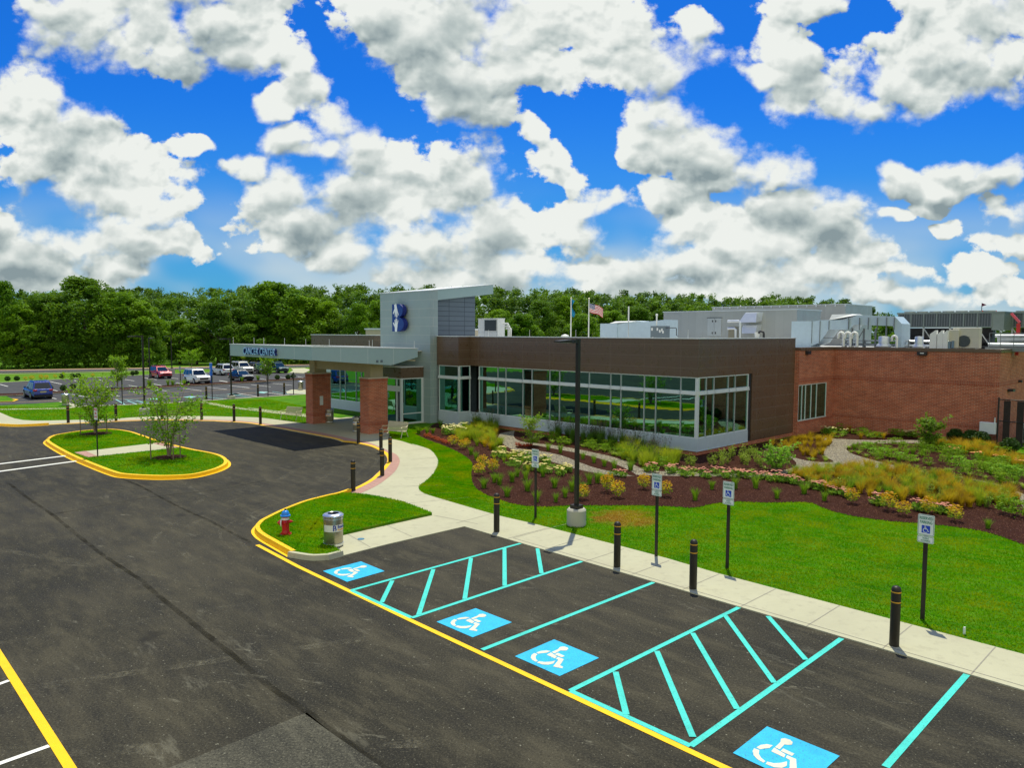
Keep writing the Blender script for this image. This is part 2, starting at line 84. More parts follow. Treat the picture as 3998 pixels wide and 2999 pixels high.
PTS={'bollard':[(-0.49,23.95),(2.98,20.35),(4.69,18.59),(8.1,15.15),(-9.08,43.26),(-7.16,39.98),(-5.93,33.37),(-6.16,36.98),(-6.56,30.13),(-31.7,52.3),(-28.96,53.56),(-26.1,54.58),(-23.08,54.47),(-20.32,53.56),(-17.82,51.88),(-29.45,70.7),(-25.77,74.46),(-23.78,76.64)],'sign':[(0.85,25.83),(4.27,21.33),(6.05,20.24),(9.48,16.56)],'firesign':[(-21.26,37.46)],'backsign':[(-34.9,65.69),(-28.7,70.25),(-24.77,74.51),(-22.82,76.68)],'medsign':[(-40.37,89.45)],'lamp':[(2.23,24.9),(-28.98,57.81),(-43.27,87.84),(-51.81,112.04),(-27.5,71.9)],'can':[(-5.47,22.25),(-13.2,53.03),(-10.18,48.21),(-39.56,64.98),(-23.92,83.14)],'hydrant':[(-7.23,23.2)],'bench':[(-16.44,54.54),(-7.31,45.47)],'pylon':[(-38.18,93.25)],'car_blue':[(-47.11,71.54)],'car_red':[(-49.32,103.22)],'car_runner':[(-39.9,93.15)],'car_whiteA':[(-44.14,111.35)],'car_whiteB':[(-42.8,115.55)],'car_sedan':[(-36.35,98.42)],'car_darkB':[(-40.31,115.72)],'car_green':[(-37.93,118.24)],'carw_blue':[(-47.18,70.54),(-45.57,70.98)],'carw_red':[(-51.33,104.69),(-49.33,102.44),(-47.93,102.92)],'carw_runner':[(-40.67,91.85),(-39.69,91.91),(-38.75,93.35)],'shrub':[(-65.28,95.07),(-64.54,95.79),(-61.57,100.52),(-60.6,101.34),(-60.59,102.64),(-55.99,108.46),(-56.17,109.92),(-50.58,80.33),(-48.85,79.94),(-49.04,82.03),(-32.13,100.61),(-30.91,101.44),(-30.74,103.23)],'goldshrub':[(-63.77,96.3),(-63.4,97.02),(-62.81,98.0),(-62.28,98.27),(-62.17,99.99),(-59.34,104.04)],'tuft':[(-42.96,87.01),(-41.59,88.8),(-41.02,88.83),(-40.46,90.64),(-35.34,96.17),(-35.13,97.56),(-34.07,98.56)],'youngtree':[(-26.24,46.07),(-17.59,37.47),(-46.21,86.01),(-55.76,112.39),(-53.12,121.71),(-31.63,94.82),(-50.41,138.55)],'stakes':[(-27.13,45.99),(-25.72,46.45),(-18.25,36.88),(-17.0,36.64),(-16.88,37.15)],'lotfar':[(-66.75,89.67),(-64.75,92.9),(-60.2,102.66),(-54.84,111.53),(-52.7,114.52),(-43.26,124.32),(-37.39,118.62),(-32.09,115.65),(-27.77,114.35)],'lotnear':[(-48.8,65.44),(-45.22,64.75),(-43.24,66.42),(-41.88,68.16),(-39.97,66.23),(-38.04,64.01),(-34.7,65.17),(-31.13,67.48),(-29.14,69.87),(-25.64,73.53),(-28.53,71.11),(-25.04,74.09),(-21.77,77.46),(-19.41,79.82)],'med_top':[(-55.03,75.46),(-51.78,76.47),(-49.9,78.64),(-47.44,80.8),(-45.53,83.39),(-42.7,86.75),(-40.54,91.14),(-38.29,93.36),(-34.0,97.62),(-34.8,98.51),(-32.36,100.6),(-29.37,104.64)],'med_bot':[(-53.12,72.82),(-49.96,73.76),(-48.71,76.18),(-46.1,78.52),(-43.96,80.5),(-41.17,83.62),(-39.02,87.7),(-36.89,89.94),(-33.0,94.74),(-33.47,94.72),(-31.39,97.55),(-28.31,100.85)],'roadN':[(-92.57,119.44),(-84.37,121.16),(-74.17,126.58),(-62.63,131.66),(-48.26,138.73),(-44.01,144.01),(-41.02,147.93)],'roadS':[(-87.59,112.99),(-79.76,114.53),(-69.96,119.36),(-60.36,126.87),(-45.98,132.17)],'red_top':[(-84.86,121.87),(-64.66,135.93)],'yel1':[(-40.1,75.59),(-36.55,79.29),(-29.65,85.09)],'yel2':[(-46.67,66.83),(-42.57,69.29),(-32.84,73.74),(-27.58,79.12)],'left_isl':[(-56.35,77.27),(-53.5,76.68),(-47.99,70.5),(-47.0,69.7),(-46.28,67.97),(-47.27,67.7),(-48.87,66.96)],'far_pad':[(-24.97,81.12),(-25.07,83.59),(-23.51,83.67),(-21.89,77.89),(-23.92,78.09)]}
def make_world():
    w = bpy.data.worlds.new("World"); w.cycles.sampling_method = 'MANUAL'; w.cycles.sample_map_resolution = 256; SC.world = w; w.use_nodes = True
    nt = w.node_tree; nt.nodes.clear(); T = NT(nt)
    out = T.n('ShaderNodeOutputWorld'); bg = T.n('ShaderNodeBackground', i={'Strength': 0.1})
    nt.links.new(bg.outputs[0], out.inputs[0])
    sky = T.n('ShaderNodeTexSky', sky_type='NISHITA', sun_disc=False, sun_elevation=R(SUN_EL), sun_rotation=R(90 - SUN_AZ), air_density=1.0, dust_density=0.6, ozone_density=3.0)
    hs = T.n('ShaderNodeHueSaturation', i={'Saturation': 1.25, 'Value': 1.0}, l={'Color': sky.outputs[0]})
    skyc = T.mix(1.0, hs.outputs[0], SKY_TINT, 'MULTIPLY')
    tc = T.n('ShaderNodeTexCoord'); sp = T.n('ShaderNodeSeparateXYZ', l={0: tc.outputs['Generated']})
    ay = T.math('MAXIMUM', T.math('ABSOLUTE', sp.outputs[1]), 0.16)
    uu = T.math('DIVIDE', sp.outputs[0], ay); vv = T.math('DIVIDE', sp.outputs[2], ay)
    uv = T.n('ShaderNodeCombineXYZ', l={0: uu, 1: vv}).outputs[0]
    wn = T.noise2(uv, 7.0, 3, .6, 'Color')
    w0 = T.n('ShaderNodeVectorMath', operation='SUBTRACT', i={1: (.5, .5, .5)}, l={0: wn}).outputs[0]
    w1 = T.n('ShaderNodeVectorMath', operation='MULTIPLY_ADD', i={1: (.085, .075, 0)}, l={0: w0, 2: uv}).outputs[0]
    skyc = T.mix(T.mapr(vv, .0, .34, .62, 0.0), skyc, (1.1, 3.9, 5.9))
    def field(vec):
        acc = None
        for (x, y, a, b) in POS['blobs']:
            m = T.n('ShaderNodeVectorMath', operation='MULTIPLY_ADD', i={1: (1 / a, 1 / b, 0), 2: (-x / a, -y / b, 0)}, l={0: vec})
            ln = T.n('ShaderNodeVectorMath', operation='LENGTH', l={0: m.outputs[0]}).outputs['Value']
            acc = ln if acc is None else T.math('SMOOTH_MIN', acc, ln, 0.22)
        return acc
    acc = field(w1)
    w2 = T.n('ShaderNodeVectorMath', operation='ADD', i={1: (-.004, .020, 0)}, l={0: w1}).outputs[0]
    acc2 = field(w2)
    st = T.vmul(uv, (1.0, 1.25, 1.0))
    fb = T.noise2(st, 7.0, 11, .65)
    up = T.n('ShaderNodeVectorMath', operation='ADD', i={1: (-.004, .016, 0)}, l={0: st}).outputs[0]
    fs = T.noise2(st, 11.0, 4, .5); fu = T.noise2(up, 11.0, 4, .5)
    low = T.noise2(T.vmul(uv, (1, 1.8, 1)), 5.5, 2, .5)
    vs_ = T.n('ShaderNodeVectorMath', operation='MULTIPLY_ADD', i={1: (.03, .03, 0)}, l={0: w0, 2: st}).outputs[0]
    vu_ = T.n('ShaderNodeVectorMath', operation='ADD', i={1: (-.003, .011, 0)}, l={0: vs_}).outputs[0]
    puff = lambda v: T.n('ShaderNodeTexVoronoi', voronoi_dimensions='2D', feature='F1', i={'Scale': 15.0, 'Detail': 2.6, 'Roughness': .55, 'Lacunarity': 2.1}, l={'Vector': v}).outputs['Distance']
    p0, p1 = puff(vs_), puff(vu_)
    shape = T.math('SUBTRACT', 1.42, acc)
    dens = T.math('ADD', T.math('MULTIPLY_ADD', T.math('SUBTRACT', fb, .5), 2.5, shape), T.math('MULTIPLY_ADD', p0, -.55, .22))
    # crisp sunny tops, ragged soft wisps elsewhere
    wd = T.mapr(T.noise2(uv, 6.0, 2, .5), .35, .65, .20, .80)
    alpha = T.mapr(T.math('DIVIDE', dens, wd), 0.0, 1.0)
    # billows lit from above: slope of the cloud body, puffs near the rim, greyer thick bodies
    grad = T.math('MULTIPLY', T.math('SUBTRACT', acc2, acc), .75)
    deep = T.mapr(dens, .35, 1.35)
    rim = T.math('MULTIPLY_ADD', deep, -.65, 1.0)
    relief = T.math('ADD', T.math('MULTIPLY', T.math('SUBTRACT', fs, fu), .9), T.math('MULTIPLY', T.math('SUBTRACT', p1, p0), T.math('MULTIPLY', rim, .85)))
    lit = T.math('ADD', T.math('MULTIPLY_ADD', deep, -.30, .86), relief)
    lit = T.math('ADD', lit, grad)
    lit = T.math('ADD', lit, T.math('MULTIPLY_ADD', low, -1.15, .57), clamp=True)
    cc = T.n('ShaderNodeValToRGB', l={0: lit})
    cr = cc.color_ramp; cr.elements[0].position = 0.05; cr.elements[0].color = (2.5, 3.2, 3.4, 1)
    cr.elements[1].position = 1.0; cr.elements[1].color = (8.5, 8.8, 8.4, 1)
    e = cr.elements.new(.5); e.color = (4.9, 5.6, 5.5, 1)
    # cloud bank low at the horizon
    hz = T.mapr(vv, .03, .22, .85, 0.0)
    fin = T.mix(alpha, T.mix(T.math('MULTIPLY', hz, T.mapr(low, .25, .65)), skyc, (6.4, 7.2, 7.2)), cc.outputs[0])
    # below the horizon: dull ground bounce
    fin2 = T.mix(T.mapr(sp.outputs[2], -.02, 0.0), (.8, 1.0, .7), fin)
    # added behind the camera: unseen bright cloud sheet that lifts the shaded fronts
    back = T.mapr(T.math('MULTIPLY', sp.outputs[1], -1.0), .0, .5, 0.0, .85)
    fill_deck = T.mix(T.mapr(low, .3, .7), (8.0, 8.3, 7.0), (11.0, 11.2, 9.6))
    fin3 = T.n('ShaderNodeMix', data_type='RGBA'); nt.links.new(T.math('MULTIPLY', back, T.mapr(sp.outputs[2], -.02, .02)), fin3.inputs[0]); nt.links.new(fin2, fin3.inputs[6]); nt.links.new(fill_deck, fin3.inputs[7])
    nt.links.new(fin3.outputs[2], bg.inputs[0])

SKY_TINT = (.10, .62, 1.32)
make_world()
# ---------------------------------------------------------------- mesh helpers
class MB:
    """collects shapes and links them as ONE mesh object"""
    def __init__(s): s.v = []; s.f = []; s.m = []
    def add(s, vs, fs, m=0):
        k = len(s.v); s.v += [tuple(x) for x in vs]
        for f in fs: s.f.append([k + i for i in f]); s.m.append(m)
    def box(s, x0, x1, y0, y1, z0, z1, m=0):
        s.add([(x0, y0, z0), (x1, y0, z0), (x1, y1, z0), (x0, y1, z0), (x0, y0, z1), (x1, y0, z1), (x1, y1, z1), (x0, y1, z1)],
              [(0, 3, 2, 1), (4, 5, 6, 7), (0, 1, 5, 4), (1, 2, 6, 5), (2, 3, 7, 6), (3, 0, 4, 7)], m)
    def cbox(s, cx, cy, cz, w, d, h, m=0, rz=0.0, frame=None):
        vs = []
        for dz in (-.5, .5):
            for dx, dy in ((-.5, -.5), (.5, -.5), (.5, .5), (-.5, .5)):
                p = Vector((dx * w, dy * d, dz * h))
                if frame is not None: p = frame @ p
                elif rz: p = Matrix.Rotation(rz, 3, 'Z') @ p
                vs.append((cx + p.x, cy + p.y, cz + p.z))
        s.add(vs, [(0, 3, 2, 1), (4, 5, 6, 7), (0, 1, 5, 4), (1, 2, 6, 5), (2, 3, 7, 6), (3, 0, 4, 7)], m)
    def bar(s, a, b, w, d=None, m=0):
        a = Vector(a); b = Vector(b); q = (b - a).to_track_quat('Z', 'Y').to_matrix()
        c = (a + b) / 2; s.cbox(c.x, c.y, c.z, w, d or w, (b - a).length, m, frame=q)
    def prism(s, poly, z0, z1, m=0, mtop=None):
        n = len(poly)
        if sum(poly[i][0] * poly[(i + 1) % n][1] - poly[(i + 1) % n][0] * poly[i][1] for i in range(n)) < 0: poly = poly[::-1]
        s.add([(x, y, z0) for x, y in poly] + [(x, y, z1) for x, y in poly], [tuple(range(n))[::-1]] + [(i, (i + 1) % n, n + (i + 1) % n, n + i) for i in range(n)], m)
        s.add([(x, y, z1) for x, y in poly], [tuple(range(n))], m if mtop is None else mtop)
    def sheet(s, poly, z, m=0, skirt=0.0):
        n = len(poly)
        if sum(poly[i][0] * poly[(i + 1) % n][1] - poly[(i + 1) % n][0] * poly[i][1] for i in range(n)) < 0: poly = poly[::-1]
        s.add([(x, y, z) for x, y in poly], [tuple(range(n))], m)
        if skirt: s.add([(x, y, z) for x, y in poly] + [(x, y, z - skirt) for x, y in poly], [(i, n + i, n + (i + 1) % n, (i + 1) % n) for i in range(n)], m)
    def extr(s, poly, axis, a, b, m=0):
        """polygon in the plane across axis ('x': (y,z), 'y': (x,z)) pushed from a to b"""
        n = len(poly)
        mk = (lambda p, t: (t, p[0], p[1])) if axis == 'x' else (lambda p, t: (p[0], t, p[1]))
        vs = [mk(p, a) for p in poly] + [mk(p, b) for p in poly]
        s.add(vs, [tuple(range(n)), tuple(range(n, 2 * n))[::-1]] + [(i, n + i, n + (i + 1) % n, (i + 1) % n) for i in range(n)], m)
    def lathe(s, prof, n=20, c=(0, 0, 0), m=0, frame=None):
        k = len(prof); vs = []
        for r, z in prof:
            for i in range(n):
                a = 2 * math.pi * i / n; p = Vector((r * math.cos(a), r * math.sin(a), z))
                if frame is not None: p = frame @ p
                vs.append((c[0] + p.x, c[1] + p.y, c[2] + p.z))
        fs = [(j * n + i, j * n + (i + 1) % n, (j + 1) * n + (i + 1) % n, (j + 1) * n + i) for j in range(k - 1) for i in range(n)]
        fs += [tuple(range(n))[::-1], tuple(range((k - 1) * n, k * n))]
        s.add(vs, fs, m)
    def cyl(s, a, b, r0, r1=None, n=12, m=0):
        a = Vector(a); b = Vector(b); q = (b - a).to_track_quat('Z', 'Y').to_matrix()
        s.lathe([(r0, 0), (r0 if r1 is None else r1, (b - a).length)], n, a, m, q)
    def tube(s, pts, r, n=8, m=0, r1=None):
        pts = [Vector(p) for p in pts]; k = len(pts); vs = []
        for j, p in enumerate(pts):
            t = (pts[min(j + 1, k - 1)] - pts[max(j - 1, 0)]).normalized()
            q = t.to_track_quat('Z', 'Y').to_matrix(); rr = r if r1 is None else r + (r1 - r) * j / (k - 1)
            for i in range(n):
                a = 2 * math.pi * i / n; o = q @ Vector((rr * math.cos(a), rr * math.sin(a), 0)); vs.append(p + o)
        fs = [(j * n + i, j * n + (i + 1) % n, (j + 1) * n + (i + 1) % n, (j + 1) * n + i) for j in range(k - 1) for i in range(n)]
        fs += [tuple(range(n))[::-1], tuple(range((k - 1) * n, k * n))]
        s.add(vs, fs, m)
    def ell(s, c, rx, ry, rz, n=12, k=8, m=0, z0=-1.0, z1=1.0):
        prof = []
        for j in range(k + 1):
            a = math.asin(z0) + (math.asin(z1) - math.asin(z0)) * j / k; prof.append((max(math.cos(a), 1e-3), math.sin(a)))
        s.lathe(prof, n, c, m, Matrix.Diagonal((rx, ry, rz)))
    def mesh(s, name, mats, smooth=False):
        me = bpy.data.meshes.new(name); me.from_pydata(s.v, [], s.f)
        for x in mats: me.materials.append(x)
        me.polygons.foreach_set('material_index', s.m)
        if smooth: me.polygons.foreach_set('use_smooth', [True] * len(me.polygons))
        me.update(); return me
    def build(s, name, mats, parent=None, smooth=False, bevel=0.0, loc=None, rz=None):
        if not isinstance(mats, (list, tuple)): mats = [mats]
        o = bpy.data.objects.new(name, s.mesh(name, mats, smooth)); COL.objects.link(o)
        if parent: o.parent = parent
        if loc is not None: o.location = loc
        if rz is not None: o.rotation_euler.z = rz
        if bevel:
            b = o.modifiers.new('bevel', 'BEVEL'); b.width = bevel; b.segments = 2; b.limit_method = 'ANGLE'; b.angle_limit = R(35)
        if smooth:
            try:
                me = o.data; me.set_sharp_from_angle(angle=R(38))
            except Exception: pass
        return o

def tag(o, label=None, cat=None, group=None, kind=None):
    if label: o['label'] = label
    if cat: o['category'] = cat
    if group: o['group'] = group
    if kind: o['kind'] = kind
    return o
def empty(name, loc=(0, 0, 0), rz=0.0, label=None, cat=None, group=None):
    o = bpy.data.objects.new(name, None); COL.objects.link(o); o.location = loc; o.rotation_euler = (0, 0, rz)
    o.empty_display_size = .2
    return tag(o, label, cat, group)
def struct(name, mb, mats, **kw):
    return tag(mb.build(name, mats, **kw), kind='structure')
def copy_tree(o, parent=None):
    c = o.copy(); COL.objects.link(c)
    if parent: c.parent = parent
    for ch in list(o.children): copy_tree(ch, c)
    return c
def catmull(pts, k=6, closed=False):
    P = [np.array(p, float) for p in pts]; n = len(P); out = []
    rng = range(n) if closed else range(n - 1)
    for i in rng:
        p1, p2 = P[i], P[(i + 1) % n]
        p0 = P[i - 1] if (closed or i > 0) else 2 * p1 - p2
        p3 = P[(i + 2) % n] if (closed or i + 2 < n) else 2 * p2 - p1
        for j in range(k):
            t = j / k
            out.append(tuple(.5 * (2 * p1 + (p2 - p0) * t + (2 * p0 - 5 * p1 + 4 * p2 - p3) * t * t + (3 * p1 - p0 - 3 * p2 + p3) * t ** 3)))
    if not closed: out.append(tuple(P[-1]))
    return out
def offset(pts, d, closed=False):
    """polyline moved d to its left"""
    n = len(pts); out = []
    for i in range(n):
        a = pts[i - 1] if (closed or i > 0) else pts[i]; b = pts[(i + 1) % n] if (closed or i < n - 1) else pts[i]
        tx, ty = b[0] - a[0], b[1] - a[1]; l = math.hypot(tx, ty) or 1
        out.append((pts[i][0] - ty / l * d, pts[i][1] + tx / l * d))
    return out
def ribbon(mb, a, b, za, zb, m=0, closed=False):
    n = len(a); vs = [(x, y, za) for x, y in a] + [(x, y, zb) for x, y in b]
    mb.add(vs, [(i, (i + 1) % n, n + (i + 1) % n, n + i) for i in range(n if closed else n - 1)], m)
def strip(mb, a, b, w, z, m=0):
    """flat painted line"""
    tx, ty = b[0] - a[0], b[1] - a[1]; l = math.hypot(tx, ty); nx, ny = -ty / l * w / 2, tx / l * w / 2
    mb.add([(a[0] + nx, a[1] + ny, z), (a[0] - nx, a[1] - ny, z), (b[0] - nx, b[1] - ny, z), (b[0] + nx, b[1] + ny, z)], [(0, 1, 2, 3)], m)
def text_mesh(mb, body, size, frame, loc, depth=0.004, m=0, align='CENTER', bold=0.0, squeeze=1.0, bend=None):
    """lettering from Blender's built-in font, laid in the plane given by frame (columns: right, up, out)"""
    cu = bpy.data.curves.new('t', 'FONT'); cu.body = body; cu.size = size; cu.align_x = align; cu.align_y = 'CENTER'; cu.extrude = depth; cu.offset = bold; cu.resolution_u = 3
    ob = bpy.data.objects.new('t', cu); COL.objects.link(ob); bpy.context.view_layer.update()
    me = bpy.data.meshes.new_from_object(ob.evaluated_get(bpy.context.evaluated_depsgraph_get()))
    vs = []
    for v in me.vertices:
        x, y, z = v.co.x * squeeze, v.co.y, v.co.z
        if bend: vs.append(bend(x, y, z))
        else:
            q = frame @ Vector((x, y, z)); vs.append((loc[0] + q.x, loc[1] + q.y, loc[2] + q.z))
    mb.add(vs, [tuple(p.vertices) for p in me.polygons], m)
    bpy.data.objects.remove(ob); bpy.data.curves.remove(cu); bpy.data.meshes.remove(me)
def inside(px, py, poly):
    r = np.zeros(len(px), bool); n = len(poly)
    for i in range(n):
        x0, y0 = poly[i]; x1, y1 = poly[(i + 1) % n]
        if y0 == y1: continue
        c = ((y0 > py) != (y1 > py)) & (px < (x1 - x0) * (py - y0) / (y1 - y0) + x0); r ^= c
    return r
def scatter(poly, n, rng, holes=()):
    xs = [p[0] for p in poly]; ys = [p[1] for p in poly]; out = np.zeros((0, 2))
    for _ in range(60):
        q = np.stack([rng.uniform(min(xs), max(xs), n * 3), rng.uniform(min(ys), max(ys), n * 3)], 1)
        k = inside(q[:, 0], q[:, 1], poly)
        for h in holes: k &= ~inside(q[:, 0], q[:, 1], h)
        out = np.concatenate([out, q[k]])
        if len(out) >= n: break
    return out[:n]

# site axes: u runs along the front of the building, v goes back into it
ANG = R(-45.85)
U = (math.cos(ANG), math.sin(ANG)); V = (-U[1], U[0])
def ST(s, t): return (s * U[0] + t * V[0], s * U[1] + t * V[1])
def to_st(p): return (p[0] * U[0] + p[1] * U[1], p[0] * V[0] + p[1] * V[1])

# ---------------------------------------------------------------- materials
def newmat(name):
    m = bpy.data.materials.new(name); m.use_nodes = True; nt = m.node_tree; nt.nodes.clear()
    T = NT(nt); out = T.n('ShaderNodeOutputMaterial'); return m, T, out
def principled(T, out, col, rough=.6, metal=0.0, spec=None, bump=None, bstr=.2, bdist=.02, **kw):
    b = T.n('ShaderNodeBsdfPrincipled')
    for key, x in (('Base Color', col), ('Roughness', rough), ('Metallic', metal)):
        if isinstance(x, (int, float)): b.inputs[key].default_value = x
        elif isinstance(x, (tuple, list)): b.inputs[key].default_value = (*x, 1)
        else: T.nt.links.new(x, b.inputs[key])
    if spec is not None: b.inputs['Specular IOR Level'].default_value = spec
    for k, v in kw.items(): b.inputs[k].default_value = v
    if bump is not None:
        bn = T.n('ShaderNodeBump', i={'Strength': bstr, 'Distance': bdist}, l={'Height': bump}); T.nt.links.new(bn.outputs[0], b.inputs['Normal'])
    T.nt.links.new(b.outputs[0], out.inputs[0]); return b
def pos(T): return T.n('ShaderNodeNewGeometry').outputs['Position']
def objc(T): return T.n('ShaderNodeTexCoord').outputs['Object']
def pm(name, col, rough=.6, metal=0.0, var=.12, scale=3.0, bump=0.0, bscale=40.0, spec=None, **kw):
    """plain material with a little uneven tone"""
    m, T, out = newmat(name); p = objc(T)
    n = T.noise(p, scale, 4, .6)
    c = T.mix(n, tuple(x * (1 - var) for x in col), tuple(min(1, x * (1 + var)) for x in col))
    rn = T.mapr(T.noise(p, scale * 2.3, 3), .3, .7, max(0, rough - .06), min(1, rough + .06))
    principled(T, out, c, rn, metal, spec, T.noise(p, bscale, 3) if bump else None, bump, .01, **kw)
    return m
def wallvec(T):
    """object space, horizontal run against height: right for any wall square to the site axes"""
    sp = T.n('ShaderNodeSeparateXYZ', l={0: objc(T)})
    return T.n('ShaderNodeCombineXYZ', l={0: T.math('ADD', sp.outputs[0], sp.outputs[1]), 1: sp.outputs[2]}).outputs[0]
def brick_mat(name, c1, c2, mortar, bw=.29, rh=.088, ms=.011, off=.5, rough=.85, bstr=.5):
    m, T, out = newmat(name); wv = wallvec(T)
    b = T.n('ShaderNodeTexBrick', i={'Color1': (*c1, 1), 'Color2': (*c2, 1), 'Mortar': (*mortar, 1), 'Scale': 1.0, 'Mortar Size': ms, 'Mortar Smooth': .2, 'Bias': 0.0, 'Brick Width': bw, 'Row Height': rh}, l={0: wv}); b.offset = off
    n = T.noise(objc(T), 1.3, 4); n2 = T.noise(objc(T), 14.0, 3)
    c = T.mix(T.mapr(n, .3, .7, 0, .35), b.outputs[0], tuple(x * .6 for x in c2)); c = T.mix(T.mapr(n2, .35, .75, 0, .35), c, tuple(min(1, x * 1.5) for x in c1))
    principled(T, out, c, rough, 0, .2, b.outputs['Fac'], -bstr, .008); return m
def panel_mat(name, col, seam, w, h, rough=.45, metal=0.0, spec=.5, ms=.012, off=.5, var=.06):
    m, T, out = newmat(name); wv = wallvec(T)
    b = T.n('ShaderNodeTexBrick', i={'Color1': (*[x * (1 - var) for x in col], 1), 'Color2': (*[x * (1 + var) for x in col], 1), 'Mortar': (*seam, 1), 'Scale': 1.0, 'Mortar Size': ms, 'Mortar Smooth': .1, 'Brick Width': w, 'Row Height': h}, l={0: wv}); b.offset = off
    n = T.noise(objc(T), .7, 4)
    c = T.mix(T.mapr(n, .3, .7, 0, .25), b.outputs[0], tuple(x * .8 for x in col))
    principled(T, out, c, T.mapr(T.noise(objc(T), 3, 3), .3, .7, rough - .08, rough + .08), metal, spec); return m
def leaf_mat(name, c1, c2, trans=.45, scale=1.6, rough=.6, orw=.45):
    m, T, out = newmat(name); p = objc(T)
    oi = T.n('ShaderNodeObjectInfo').outputs['Random']
    n = T.mapr(T.noise(p, scale, 3, .65), .3, .7); n = T.math('MULTIPLY_ADD', oi, orw, T.math('MULTIPLY', n, 1.1 - orw), clamp=True)
    c = T.mix(n, c1, c2)
    d = T.n('ShaderNodeBsdfPrincipled', i={'Roughness': rough, 'Specular IOR Level': .25}, l={'Base Color': c})
    t = T.n('ShaderNodeBsdfTranslucent', l={'Color': T.mix(.35, c, (.30, .42, .02))})
    mx = T.n('ShaderNodeMixShader', i={0: trans}, l={1: d.outputs[0], 2: t.outputs[0]}); T.nt.links.new(mx.outputs[0], out.inputs[0]); return m

